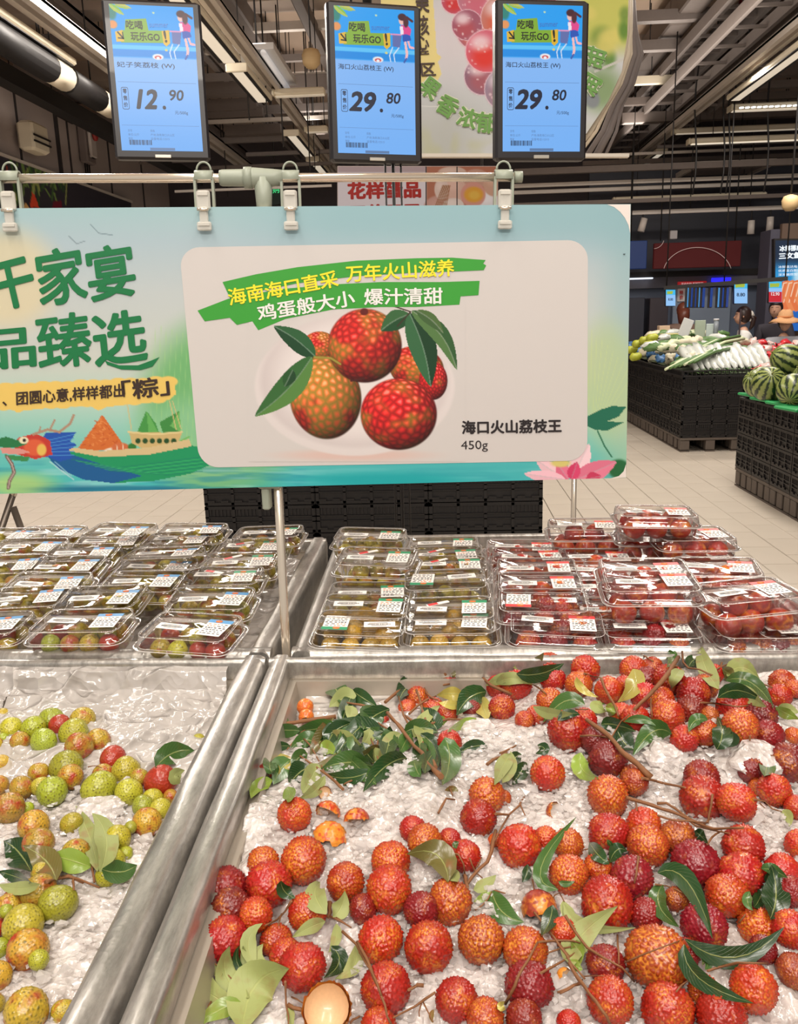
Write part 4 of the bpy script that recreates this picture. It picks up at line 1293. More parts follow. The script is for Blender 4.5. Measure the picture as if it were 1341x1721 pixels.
# ------------------------------------------------------------------ leaves and twigs
def mat_leaf():
 t = NT('lychee_leaf')
 oi = t.n('ShaderNodeObjectInfo')
 tc = t.n('ShaderNodeTexCoord')
 uv = t.n('ShaderNodeAttribute', attribute_name='luv')
 sp = t.n('ShaderNodeSeparateXYZ'); t.l(uv.outputs['Vector'], sp.inputs[0])
 # veins: slanted stripes off the midrib
 ab = t.n('ShaderNodeMath', operation='ABSOLUTE'); t.l(sp.outputs['Y'], ab.inputs[0])
 k1 = t.n('ShaderNodeMath', operation='MULTIPLY_ADD'); k1.inputs[1].default_value = -3.0; t.l(ab.outputs[0], k1.inputs[0])
 k2 = t.n('ShaderNodeMath', operation='MULTIPLY'); k2.inputs[1].default_value = 13.0; t.l(sp.outputs['X'], k2.inputs[0]); t.l(k2.outputs[0], k1.inputs[2])
 fr = t.n('ShaderNodeMath', operation='PINGPONG'); fr.inputs[1].default_value = .5; t.l(k1.outputs[0], fr.inputs[0])
 vs = t.n('ShaderNodeMapRange'); vs.inputs['From Min'].default_value = .06; vs.inputs['From Max'].default_value = 0; t.l(fr.outputs[0], vs.inputs['Value'])
 mid = t.n('ShaderNodeMapRange'); mid.inputs['From Min'].default_value = .07; mid.inputs['From Max'].default_value = .02; t.l(ab.outputs[0], mid.inputs['Value'])
 vm = t.n('ShaderNodeMath', operation='MULTIPLY'); vm.inputs[1].default_value = .25; t.l(vs.outputs[0], vm.inputs[0])
 mx = t.n('ShaderNodeMath', operation='MAXIMUM'); t.l(vm.outputs[0], mx.inputs[0]); t.l(mid.outputs[0], mx.inputs[1])
 ml = t.n('ShaderNodeMath', operation='MULTIPLY'); ml.inputs[1].default_value = .6; t.l(mx.outputs[0], ml.inputs[0])
 geo = t.n('ShaderNodeNewGeometry')
 back = t.n('ShaderNodeMix', data_type='RGBA'); t.l(geo.outputs['Backfacing'], back.inputs[0]); t.l(oi.outputs['Color'], back.inputs[6])
 pal = t.n('ShaderNodeMix', data_type='RGBA'); pal.inputs[0].default_value = .75; t.l(oi.outputs['Color'], pal.inputs[6]); pal.inputs[7].default_value = lin((150, 158, 96)) + (1,)
 t.l(pal.outputs[2], back.inputs[7])
 nz = t.n('ShaderNodeTexNoise'); nz.inputs['Scale'].default_value = 60; nz.inputs['Detail'].default_value = 4; t.l(tc.outputs['Object'], nz.inputs['Vector'])
 mr = t.n('ShaderNodeMapRange'); mr.inputs['From Min'].default_value = .55; mr.inputs['From Max'].default_value = .8; t.l(nz.outputs['Fac'], mr.inputs['Value'])
 al = t.n('ShaderNodeMath', operation='MULTIPLY'); t.l(mr.outputs[0], al.inputs[0]); t.l(oi.outputs['Alpha'], al.inputs[1])
 br = t.n('ShaderNodeMix', data_type='RGBA'); t.l(al.outputs[0], br.inputs[0]); t.l(back.outputs[2], br.inputs[6]); br.inputs[7].default_value = lin((140, 84, 52)) + (1,)
 fin = t.n('ShaderNodeMix', data_type='RGBA'); t.l(ml.outputs[0], fin.inputs[0]); t.l(br.outputs[2], fin.inputs[6]); fin.inputs[7].default_value = lin((166, 172, 104)) + (1,)
 t.l(fin.outputs[2], t.b.inputs['Base Color'])
 rg = t.n('ShaderNodeMapRange'); rg.inputs['To Min'].default_value = .24; rg.inputs['To Max'].default_value = .55; t.l(geo.outputs['Backfacing'], rg.inputs['Value']); t.l(rg.outputs[0], t.b.inputs['Roughness'])
 bp = t.n('ShaderNodeBump'); bp.inputs['Strength'].default_value = .35; bp.inputs['Distance'].default_value = .001; t.l(mx.outputs[0], bp.inputs['Height']); t.l(bp.outputs[0], t.b.inputs['Normal'])
 return t.m
leaf_m = mat_leaf()
LC = {'D': ((34, 62, 30), .1), 'G': ((62, 94, 44), .15), 'L': ((122, 144, 58), .35), 'O': ((112, 116, 58), .6), 'P': ((142, 150, 92), .5), 'Y': ((170, 158, 80), .7), 'B': ((96, 88, 46), .9)}
CEN = np.array([f['p'] for f in LY]); RAD = np.array([f['r'] for f in LY])
def tfront(u, v, S, margin):
 """distance along the line of sight to the first fruit or the ice, less a margin"""
 d = ray(u, v); d = d / np.linalg.norm(d)
 p = S_hit(u, v, S_top(S), .002)
 t = np.linalg.norm(p - CAM)
 oc = CEN - CAM
 b = oc @ d
 c2 = (oc ** 2).sum(1) - b * b
 R = RAD * 1.12
 hit = c2 < R * R
 if hit.any():
  t = min(t, float((b[hit] - np.sqrt(R[hit] ** 2 - c2[hit])).min()))
 return t - margin, d
def drape(pts, S, margin, order=2):
 """photo polyline -> world points lying just in front of whatever is there"""
 td = [tfront(u, v, S, margin) for u, v in pts]
 s = np.linspace(0, 1, len(pts)); t = np.array([a for a, _ in td])
 if len(pts) > order:
  co = np.polyfit(s, t, order)
  q = np.polyval(co, s)
  q = q - max(0, (q - t).max()) * .9
 else:
  q = t
 return [CAM + d * x for x, (_, d) in zip(q, td)]
def leaf_obj(parent, pts, wpx, col, S, margin=.003, roll=0.0, fold=.25, seed=0):
 """pts: base .. tip in the photo"""
 pts = np.array(pts, float)
 if len(pts) == 2: pts = np.array([pts[0], pts.mean(0), pts[1]])
 s = np.linspace(0, 1, 9)
 # quadratic through three points
 a = np.array([np.interp(s, [0, .5, 1], pts[:, k]) for k in (0, 1)]).T
 bz = [(1 - q) ** 2 * pts[0] + 2 * q * (1 - q) * (2 * pts[1] - .5 * pts[0] - .5 * pts[2]) + q * q * pts[2] for q in s]
 W = [Vector(p) for p in drape(bz, S, margin)]
 g = np.random.default_rng(seed)
 zc = -float(((np.array(W[4]) - CAM) @ CM)[2])
 hw = wpx * .5 * zc / FPX
 L = sum((W[i + 1] - W[i]).length for i in range(8))
 hw = min(hw, L * .34)
 vs, fs, luv = [], [], []
 nc = 7
 view = (Vector(CAM) - W[4]).normalized()
 for i, p in enumerate(W):
  d = (W[min(i + 1, 8)] - W[max(i - 1, 0)]).normalized()
  side = d.cross(view).normalized()
  nn = side.cross(d).normalized()
  side = (Matrix.Rotation(roll + .25 * math.sin(i * .7 + seed), 3, d) @ side)
  nn = side.cross(d).normalized()
  x = i / 8
  prof = (math.sin(math.pi * min(1, x * .97 + .015) ** .85) ** .85) * (1 - .25 * x ** 3)
  if i == 8: prof = .02
  if i == 0: prof = .06
  for j in range(nc):
   c = (j / (nc - 1)) * 2 - 1
   q = p + side * (c * hw * prof) + nn * (abs(c) * hw * prof * fold * (1 - .35 * abs(c)) + .04 * hw * math.sin(i * 1.9 + seed + c * 2))
   vs.append(q); luv.append((x, c, 0))
 for i in range(8):
  for j in range(nc - 1):
   fs.append((i * nc + j, i * nc + j + 1, (i + 1) * nc + j + 1, (i + 1) * nc + j))
 nv = len(vs)
 me = bpy.data.meshes.new('leaf')
 me.from_pydata([tuple(q) for q in vs], [], fs)
 # the glossy upper face looks at the viewer unless the leaf is turned over
 me.update()
 nrm = me.polygons[len(fs) // 2].normal
 if (nrm.dot(view) < 0) != (col in 'PO'):
  me.flip_normals()
 at = me.attributes.new('luv', 'FLOAT_VECTOR', 'POINT'); at.data.foreach_set('vector', np.array(luv, np.float32).reshape(-1))
 me.polygons.foreach_set('use_smooth', [True] * len(me.polygons))
 me.materials.append(leaf_m)
 o = link('leaf', me, parent)
 c, a = LC[col]
 c = np.clip(np.array(c) * g.uniform(.88, 1.15), 0, 255)
 o.color = (*lin(tuple(c)), a)
 return o
def twig_obj(parent, pts, wpx, S, margin=.004, name='twig', seed=0):
 pts = np.array(pts, float)
 L = np.concatenate([[0], np.cumsum(np.hypot(*(pts[1:] - pts[:-1]).T))])
 n = max(4, int(L[-1] / 14))
 s = np.linspace(0, L[-1], n)
 q = np.stack([np.interp(s, L, pts[:, 0]), np.interp(s, L, pts[:, 1])], 1)
 W = drape(q, S, margin, 3)
 zc = -float(((np.array(W[n // 2]) - CAM) @ CM)[2])
 r = wpx * .5 * zc / FPX
 g = np.random.default_rng(seed)
 W = [np.array(p) + g.normal(0, r * .3, 3) for p in W]
 return MB().tube(W, [r * (1.15 - .5 * i / n) * g.uniform(.88, 1.2) for i in range(n)], 6).build(name, stem_m, parent)
def T(o, pts):
 return [(o[0] + x / o[2], o[1] + y / o[2]) for x, y in pts]
def sprig(label, o, leaves, twigs, S=S_right, cat='leafy twig', name='leafy_twig', group=None):
 a = T(o, [leaves[0][0] if leaves else twigs[0][0][0]])[0] if leaves else T(o, [twigs[0][0][0]])[0]
 base = S_hit(a[0], a[1], S)
 t = empty(name, tuple(base), label, cat, group)
 for i, lf in enumerate(leaves):
  p, wd, c = lf[:-2], lf[-2], lf[-1]
  leaf_obj(t, T(o, p), wd / o[2] * 1.22, c, S, margin=.003 + .0012 * (i % 5), seed=i + len(label), roll=.25 * math.sin(i * 2.1))
 for i, tw in enumerate(twigs):
  twig_obj(t, T(o, tw[0]), tw[1] / o[2], S, margin=.005, seed=i)
 return t
# the leafy branch at the back left of the right bin
sprig('big leafy branch with many glossy dark leaves at the back left of the right bin', E_, [
 ((700,200),(690,110),(712,32),90,'O'), ((755,125),(775,80),(786,28),34,'P'), ((690,205),(790,160),(880,152),78,'G'), ((620,215),(670,250),(738,292),58,'D'), ((640,240),(580,250),(518,292),78,'P'),
 ((620,285),(612,350),60,'P'), ((935,160),(870,200),(832,262),80,'D'), ((790,300),(670,370),(530,525),86,'D'), ((615,362),(540,400),(472,452),64,'D'), ((745,300),(700,340),(672,392),100,'G'),
 ((660,378),(600,430),(555,505),74,'G'), ((700,388),(690,430),(665,455),54,'P'), ((668,450),(690,500),(722,538),56,'D'), ((838,408),(790,450),(755,508),60,'O'), ((885,408),(860,450),(835,500),60,'G'),
 ((855,405),(930,385),(1008,405),76,'G'), ((1003,395),(975,345),(930,290),80,'D'), ((1040,428),(1060,530),(1028,642),96,'G'), ((868,520),(770,560),(672,672),84,'D'), ((900,530),(910,570),(930,605),66,'G'),
 ((718,560),(600,540),(478,572),90,'G'), ((720,575),(600,610),(500,590),60,'D'), ((1000,480),(960,540),(950,590),70,'D'), ((760,480),(700,500),(640,520),60,'B'), ((930,410),(990,470),(1010,560),60,'D'), ((700,470),(740,520),(800,540),60,'O'),
 ((1140,238),(1070,230),(1002,236),54,'Y'), ((1226,222),(1150,250),(1092,328),84,'D'), ((1195,250),(1215,300),(1232,350),64,'Y'), ((1182,342),(1110,370),(1048,402),38,'L'), ((1228,465),(1160,470),(1100,500),54,'D'), ((1120,285),(1060,280),(1012,270),34,'Y'), ((1010,350),(1050,355),36,'L')],
 [([(770,270),(850,200),(900,150),(970,60),(1000,50)],12), ([(850,110),(900,150)],7), ([(700,290),(590,270)],10), ([(1015,600),(960,540),(900,460),(840,390),(790,330)],20), ([(960,400),(940,300),(910,210)],14), ([(1000,560),(960,480),(900,400),(850,320),(830,240)],12),
  ([(740,520),(730,450),(760,400)],8), ([(860,330),(940,380),(1060,340),(1140,345)],12), ([(740,360),(800,400),(880,470)],10), ([(945,195),(960,240),(1010,260)],8), ([(880,320),(930,270),(1000,240)],9), ([(780,320),(860,400)],16), ([(700,420),(720,470),(740,530)],8)])
sprig('leafy twig with yellow-green leaves and a red leaf tip crossing the left rim', E_, [
 ((300,440),(180,425),(82,436),84,'L'), ((335,362),(300,330),(268,306),28,'G'), ((385,398),(320,395),(255,405),58,'G'), ((345,468),(280,470),(215,505),38,'D'), ((262,620),(200,650),(165,702),58,'L'), ((302,500),(310,550),(290,592),66,'Y'),
 ((345,530),(300,570),(268,640),90,'G'), ((430,560),(380,590),(338,640),98,'D'), ((470,545),(430,620),(398,680),84,'P'), ((500,600),(450,670),(385,700),46,'O'), ((330,650),(340,690),(330,720),54,'L'), ((475,478),(510,480),(545,505),66,'L'), ((180,345),(220,410),(292,436),26,'G'), ((470,460),(410,440),(345,475),70,'G'), ((255,510),(250,560),(265,590),60,'G'), ((420,500),(380,520),(350,560),60,'G')],
 [([(548,335),(460,345),(390,355),(300,365),(230,375)],17), ([(470,345),(430,380),(390,410),(330,480)],9), ([(580,660),(540,620),(500,590),(430,540),(370,500)],11), ([(620,620),(580,640)],7), ([(400,430),(440,470),(500,590)],7)])
_g = np.random.default_rng(77)
_bt = [q for q in COL.objects if q.name.startswith('leafy_twig')][0]
for _i in range(17):
 _x, _y = _g.uniform(520, 1040), _g.uniform(270, 560)
 _a = _g.uniform(0, 6.28); _l = _g.uniform(170, 270)
 leaf_obj(_bt, T(E_, [(_x, _y), (_x + _l * .5 * math.cos(_a) + _g.uniform(-12, 12), _y + _l * .4 * math.sin(_a)), (_x + _l * math.cos(_a), _y + _l * .7 * math.sin(_a))]), _g.uniform(70, 100) / E_[2], 'DDGGOB'[_i % 6], S_right, margin=.002 + .0005 * (_i % 7), seed=300 + _i, roll=_g.uniform(-.5, .5))
# back right group
sprig('upright olive leaf and fan of dark leaves on a twig at the back right', D_, [
 ((985,208),(925,110),(895,-6),64,'O'), ((820,118),(790,150),(772,208),50,'O'), ((1015,170),(1130,180),(1232,295),64,'G'), ((1020,150),(1090,110),(1168,165),72,'O'), ((980,248),(1070,215),(1180,262),62,'D'), ((1000,120),(1030,140),(1060,160),50,'B'), ((1240,290),(1290,320),(1345,345),44,'L'), ((1255,285),(1300,300),(1345,315),44,'P'), ((850,110),(870,80),(905,75),50,'D'), ((1060,190),(1120,240),(1200,290),60,'P')],
 [([(1022,-4),(1005,60),(988,130)],9), ([(820,40),(830,120),(870,110),(990,160)],9), ([(960,130),(1040,90)],7), ([(1150,170),(1220,200)],7)])
sprig('thick bare slanting branch with yellow-olive leaf amid the back red lychees', D_, [
 ((600,118),(605,190),(530,268),72,'Y'), ((762,32),(775,70),(752,112),42,'G'), ((345,155),(370,210),(442,245),34,'Y')],
 [([(802,68),(760,130),(720,190),(660,250),(600,300)],20), ([(610,35),(650,60),(690,85)],8), ([(680,250),(685,340)],7), ([(770,100),(810,110)],8)])
sprig('pale pointed leaf over a dark one at the back, left of the red pile', D_, [
 ((60,112),(140,100),(198,45),56,'P'), ((75,140),(180,140),(288,94),66,'D'), ((-20,185),(60,160),(148,190),50,'P')], [([(130,180),(170,200),(210,230)],9)])
sprig('glossy green leaf over a pale one left of the dark twigs', D_, [
 ((382,278),(290,265),(195,358),66,'G'), ((150,288),(230,320),(330,318),46,'P'), ((260,350),(310,320),(360,325),40,'D')], [([(340,300),(400,300)],6)])
sprig('long forked branch with three glossy leaves crossing the right bin middle', D_, [
 ((772,412),(690,400),(598,508),84,'G'), ((455,368),(520,370),(612,400),64,'D'), ((530,395),(560,450),(602,482),86,'D'), ((560,355),(640,345),(712,378),34,'G'), ((450,262),(440,290),(480,310),56,'L'), ((480,280),(500,300),(490,330),50,'L'), ((365,495),(370,570),(445,612),72,'L')],
 [([(680,610),(630,560),(590,520),(500,430),(390,345)],24), ([(455,160),(480,220),(520,290),(535,330)],13), ([(640,608),(740,635),(832,652)],11), ([(360,420),(430,415),(500,430),(540,360),(580,325)],8), ([(380,140),(455,160)],7)])
sprig('upright dark glossy leaf standing among the right back lychees', D_, [
 ((975,480),(1000,410),(978,335),78,'D'), ((935,348),(880,350),(850,402),48,'G'), ((1045,400),(1045,440),(1015,465),50,'D')], [([(905,270),(1000,275),(1050,290),(1120,282)],8)])
sprig('small bright green leaf on a thin twig at the right edge', D_, [
 ((1190,600),(1200,550),(1185,512),64,'G')], [([(1130,480),(1180,500),(1240,510)],6), ([(1125,420),(1130,500)],7)])
sprig('dark leaves half sunk in ice in the middle of the right bin', D_, [
 ((10,630),(50,560),(48,488),48,'O'), ((95,500),(60,530),(45,575),50,'D'), ((120,540),(90,590),(55,640),56,'D'), ((170,460),(200,480),(160,500),44,'D')], [([(0,500),(40,480),(75,462)],9), ([(-60,550),(0,500)],9)])
sprig('fan of bare brown twigs in front of the clear ice lump', C_, [
 ((745,330),(780,360),(822,402),60,'D')],
 [([(350,140),(440,165),(530,190),(620,220),(700,260),(850,320),(1020,315)],19), ([(530,175),(560,160),(620,190),(680,240),(740,270)],15), ([(470,30),(560,55),(680,78)],12), ([(530,240),(620,270),(720,272),(820,285)],11), ([(850,120),(835,200),(822,290)],12), ([(820,405),(850,360),(900,330)],11), ([(700,260),(760,310),(950,345)],10), ([(405,150),(415,215)],9), ([(800,290),(840,260)],12)])
sprig('two curved glossy leaves hanging over the crimson lychees at right', C_, [
 ((532,572),(700,620),(848,950),104,'D'), ((560,640),(540,760),(655,885),96,'G')], [([(520,640),(600,650),(700,700)],9)])
sprig('dark green leaf pair under the yellow netted lychee', C_, [
 ((140,398),(190,470),(255,522),76,'D'), ((255,512),(300,440),(358,448),70,'D'), ((270,420),(240,380),44,'G')], [([(110,440),(150,430)],7)])
sprig('broad dark leaf standing upright near the right edge', C_, [
 ((1085,770),(1130,700),(1190,528),60,'D'), ((1180,835),(1215,700),(1188,528),130,'D'), ((1130,548),(1200,560),(1282,602),64,'G'), ((1062,680),(1050,740),(1080,790),48,'G')], [([(1000,860),(1040,810)],9)])
sprig('long dark horizontal leaf with a second leaf hanging below it', C_, [
 ((690,955),(980,1060),(1262,885),104,'D'), ((685,985),(770,1180),(1085,1325),96,'D'), ((780,1060),(820,1090),(805,1130),70,'G')],
 [([(340,1092),(430,1050),(560,1000),(682,955)],9), ([(820,1140),(900,1115),(1000,1090),(1165,1095)],13), ([(640,1255),(700,1200),(745,1180)],9)])
sprig('olive leaf over long crossed twigs in the front of the pile', C_, [
 ((40,1110),(80,950),(300,765),130,'P'), ((-10,750),(120,880),(405,888),60,'P'), ((20,1070),(60,1110),(100,1130),70,'L')],
 [([(0,820),(60,920),(130,1000),(230,1070),(330,1120),(400,1200)],15), ([(20,1090),(80,1190),(150,1280),(210,1360),(270,1450)],22), ([(300,930),(308,1000),(310,1100)],11), ([(0,960),(70,970),(130,1000)],9), ([(-30,1270),(40,1230),(100,1190)],10), ([(-60,950),(20,1050)],9), ([(100,1170),(220,1165)],6)])
tag(twig_obj(None, T(C_, [(422, 480), (410, 560), (400, 632)]), 13 / 3.43, S_right, name='short_twig'), 'short pale stalk standing on the crimson lychee', 'twig')
sprig('small twig over ice at the right edge below the orange lychee', C_, [((1245,215),(1285,250),(1290,305),56,'O')], [([(1090,150),(1150,160),(1180,200),(1250,220)],9), ([(1120,170),(1150,200)],7)])
# front cluster
sprig('cluster of pale upturned leaves on reddish twigs at the front left', A_, [
 ((460,1435),(240,1340),(215,1060),118,'P'), ((515,1400),(370,1260),(395,1080),130,'P'), ((548,1290),(500,1180),(478,1078),62,'P'), ((560,1215),(510,1050),(600,938),88,'P'), ((645,1270),(560,1180),(605,1065),96,'P'), ((522,1290),(440,1180),(455,1078),44,'D'),
 ((470,1620),(560,1320),(765,1225),250,'P'), ((470,1440),(330,1480),(160,1590),100,'L'), ((165,1150),(120,1080),(232,1035),84,'Y'), ((350,1260),(310,1230),(285,1180),56,'O'), ((470,1450),(440,1500),(380,1540),60,'D'), ((620,1290),(560,1300),(520,1350),60,'B')],
 [([(0,1368),(60,1365),(160,1370),(262,1382)],16), ([(60,1075),(110,1120),(150,1160)],13), ([(40,1370),(44,1460)],10), ([(740,1300),(750,1420),(762,1600)],12), ([(280,1430),(240,1490),(200,1540)],12), ([(130,1255),(210,1262)],9), ([(300,1190),(400,1270),(460,1430)],9)])
sprig('notched pale leaves on a stub of twig amid the front left lychees', A_, [
 ((1000,880),(930,760),(960,680),120,'P'), ((1040,895),(1090,840),(1115,735),100,'P'), ((992,925),(900,960),(785,1025),74,'P'), ((1062,940),(1060,1040),(1012,1120),58,'O')],
 [([(1020,810),(1015,900)],28), ([(1010,890),(1080,920),(1155,965)],12), ([(1060,900),(1120,940)],9)])
sprig('dark and olive folded leaf pair on the ice left of the front twig', A_, [
 ((1030,1080),(1080,1180),(985,1282),96,'D'), ((1180,1075),(1170,1210),(1055,1285),86,'O')], [([(1100,990),(1180,1060),(1240,1160),(1290,1250),(1345,1400)],16)])
sprig('dark leaf tucked behind the bright red front lychee', A_, [((715,672),(740,740),(805,780),74,'D')], [([(780,800),(745,860),(700,910),(620,950)],13), ([(720,880),(700,950)],10)])
sprig('front bottom twig between the leaf cluster and the half shell', A_, [((790,1600),(775,1500),(792,1445),44,'P')], [([(760,1452),(800,1470),(865,1485)],26), ([(780,1400),(830,1420),(880,1460)],9), ([(1150,1560),(1210,1520)],14)])
# middle
sprig('brown-green notched leaf in the middle of the pile', B_, [
 ((542,640),(470,480),(298,478),150,'B'), ((600,640),(560,600),(548,560),74,'P'), ((690,690),(760,660),(825,602),66,'O'), ((590,445),(585,420),(605,405),34,'G')],
 [([(822,340),(800,430),(780,520),(700,590),(650,660)],22), ([(900,250),(860,320),(800,430)],11), ([(550,470),(600,475),(630,520),(640,600)],11), ([(665,500),(700,580),(740,620)],8), ([(740,500),(700,570)],8), ([(640,600),(650,670)],22)])
sprig('single glossy dark green leaf lying on ice between fruits', B_, [((800,690),(860,820),(990,882),116,'G'), ((800,700),(740,740),(690,760),40,'L')], [([(700,810),(760,770),(800,700)],9), ([(800,690),(880,712)],10)])
sprig('tall curved dark leaf rising in the middle of the right bin', B_, [((1192,690),(1090,560),(1300,258),76,'G'), ((1160,780),(1140,880),(1092,962),80,'D'), ((1010,540),(1005,600),(978,645),50,'D'), ((1195,640),(1240,655),(1292,638),32,'G')],
 [([(1040,630),(1055,720)],9), ([(1000,750),(1080,860),(1160,960),(1250,1090),(1345,1215)],16), ([(1150,780),(1190,690),(1230,760)],8), ([(1070,640),(1120,625)],10)])
sprig('light green leaves crossing the forked twigs at lower middle', B_, [((1222,755),(1260,840),(1335,892),64,'P'), ((1270,1000),(1310,1060),(1300,1165),86,'L')],
 [([(1080,1000),(1180,990),(1280,990),(1345,1010)],12), ([(1090,1185),(1200,1130),(1300,1060)],13), ([(1341,1240),(1260,1275),(1190,1300)],15), ([(1130,1060),(1240,1030),(1340,1020)],9)])
sprig('long yellowish straw-like twig across the front lychees', B_, [((880,1400),(850,1380),(880,1350),36,'Y')], [([(880,1365),(920,1290),(960,1200),(1020,1100),(1068,1000)],17), ([(0,1000),(50,1080),(90,1180),(150,1330),(205,1490)],18)])
sprig('forked bare twig beside the red lychee near the ice mound', B_, [((520,100),(570,90),(600,110),30,'B')], [([(822,240),(860,245),(900,245),(960,190),(1000,125)],13), ([(965,175),(980,210),(996,248)],9), ([(482,235),(510,190),(530,145),(572,155)],12)])
sprig('thin bare forked twig in front of the bottom fruits', B_, [((455,1400),(440,1440),(450,1480),26,'B')], [([(462,1300),(400,1340),(330,1390),(220,1445)],13), ([(388,1350),(420,1410),(452,1475)],9), ([(395,1255),(350,1265),(308,1285)],20), ([(380,1360),(365,1440)],8)])
sprig('twiggy stalk with a small orange lychee stem by the back wall', E_, [((1060,120),(1080,140),(1070,160),20,'B')], [([(1040,145),(1050,120),(1068,105)],12), ([(1145,70),(1220,100),(1300,112)],9), ([(1150,95),(1190,140),(1240,190),(1341,232)],15), ([(1195,120),(1260,120)],8), ([(1010,770),(1030,730),(1045,700),(1085,710)],9), ([(1000,200),(1060,185)],9)])
sprig('olive leaf pair above the ice chips mid-bin', E_, [((1335,500),(1300,560),(1262,642),60,'O'), ((1345,160),(1290,165),(1222,195),44,'P')], [([(1230,550),(1270,520),(1330,490)],12), ([(1060,650),(1075,690)],8)])
# left bin
sprig('dark green leaf by the right rim of the left bin', F_, [((762,610),(850,540),(952,530),96,'G'), ((880,690),(855,650),(905,625),60,'P')], [([(430,610),(470,600),(500,615)],5)], S_left)
sprig('tall pair of upright leaves and a side leaf on a twig in the left bin', G_, [((478,245),(440,80),(372,-75),76,'O'), ((490,250),(520,80),(452,-40),96,'P'), ((500,235),(590,250),(672,215),100,'G'), ((445,225),(340,190),(240,165),96,'L')], [([(230,300),(320,270),(400,285),(490,325)],13), ([(445,180),(455,240),(462,300)],13), ([(360,280),(362,335)],12), ([(300,275),(350,265),(400,300)],16)], S_left)
sprig('curled olive-red leaf with dark leaves at the left edge of the left bin', G_, [((150,245),(90,150),(18,98),112,'D'), ((275,290),(220,190),(112,120),104,'B'), ((150,300),(70,270),(-10,245),50,'D'), ((195,308),(90,330),(-10,310),54,'P')], [([(220,300),(270,285),(300,270)],14)], S_left)
print('fruit', len(LY))
# ================================================================== clamshell packs
def mat_clear(name='clear_plastic', rough=.07, base=.05, tint=(255, 255, 255)):
 t = NT(name)
 t.N.remove(t.b)
 tr = t.n('ShaderNodeBsdfTransparent'); tr.inputs[0].default_value = lin(tint) + (1,)
 gl = t.n('ShaderNodeBsdfGlossy'); gl.inputs['Roughness'].default_value = rough; gl.inputs[0].default_value = (1, 1, 1, 1)
 lw = t.n('ShaderNodeLayerWeight'); lw.inputs['Blend'].default_value = .32
 tc = t.n('ShaderNodeTexCoord'); nz = t.n('ShaderNodeTexNoise'); nz.inputs['Scale'].default_value = 35; nz.inputs['Detail'].default_value = 2
 t.l(tc.outputs['Object'], nz.inputs['Vector'])
 bp = t.n('ShaderNodeBump'); bp.inputs['Strength'].default_value = .25; bp.inputs['Distance'].default_value = .003
 t.l(nz.outputs['Fac'], bp.inputs['Height']); t.l(bp.outputs[0], gl.inputs['Normal'])
 ma = t.n('ShaderNodeMath', operation='MULTIPLY_ADD'); ma.inputs[1].default_value = .75; ma.inputs[2].default_value = base; ma.use_clamp = True
 t.l(lw.outputs['Fresnel'], ma.inputs[0])
 mx = t.n('ShaderNodeMixShader'); t.l(ma.outputs[0], mx.inputs[0]); t.l(tr.outputs[0], mx.inputs[1]); t.l(gl.outputs[0], mx.inputs[2])
 t.l(mx.outputs[0], t.out.inputs[0])
 return t.m
clear_m = mat_clear()
edge_m = mat('clear_edge', (238, 232, 226), .1, alpha=.42, coat=.5)
PL_, PW_ = .152, .104
def rr_ring(hx_, hy_, r, z, n=8, wob=0.0):
 out = []
 for (cx_, cy_, a0) in ((hx_ - r, hy_ - r, 0), (-hx_ + r, hy_ - r, 90), (-hx_ + r, -hy_ + r, 180), (hx_ - r, -hy_ + r, 270)):
  for k in range(n + 1):
   a = math.radians(a0 + 90 * k / n)
   out.append((cx_ + r * math.cos(a), cy_ + r * math.sin(a), z))
 # subdivide the straights for moulded ribs
 res = []
 m_ = len(out)
 for i in range(m_):
  p, q = out[i], out[(i + 1) % m_]
  res.append(p)
  L = math.hypot(q[0] - p[0], q[1] - p[1])
  if L > .02:
   ns = int(L / .006)
   for k in range(1, ns):
    f = k / ns
    x, y = p[0] + (q[0] - p[0]) * f, p[1] + (q[1] - p[1]) * f
    s = 1 + (wob if k % 2 else 0) / max(abs(x), abs(y), .02)
    res.append((x * s, y * s, z))
 return res
def resample(r, n):
 a = np.array(r + [r[0]]); d = np.concatenate([[0], np.cumsum(np.linalg.norm(a[1:] - a[:-1], axis=1))])
 s = np.linspace(0, d[-1], n, endpoint=False)
 return [tuple(np.interp(x, d, a[:, k]) for k in range(3)) for x in s]
def loft(mb, rings, mi=0, cap0=False, cap1=False, n=88, smooth=True):
 R = [resample(r, n) for r in rings]
 vs = [p for r in R for p in r]
 fs = []
 for k in range(len(R) - 1):
  for i in range(n):
   j = (i + 1) % n
   fs.append((k * n + i, k * n + j, (k + 1) * n + j, (k + 1) * n + i))
 if cap0: fs.append(tuple(range(n - 1, -1, -1)))
 if cap1: fs.append(tuple((len(R) - 1) * n + i for i in range(n)))
 mb.add(vs, fs, mi, smooth)
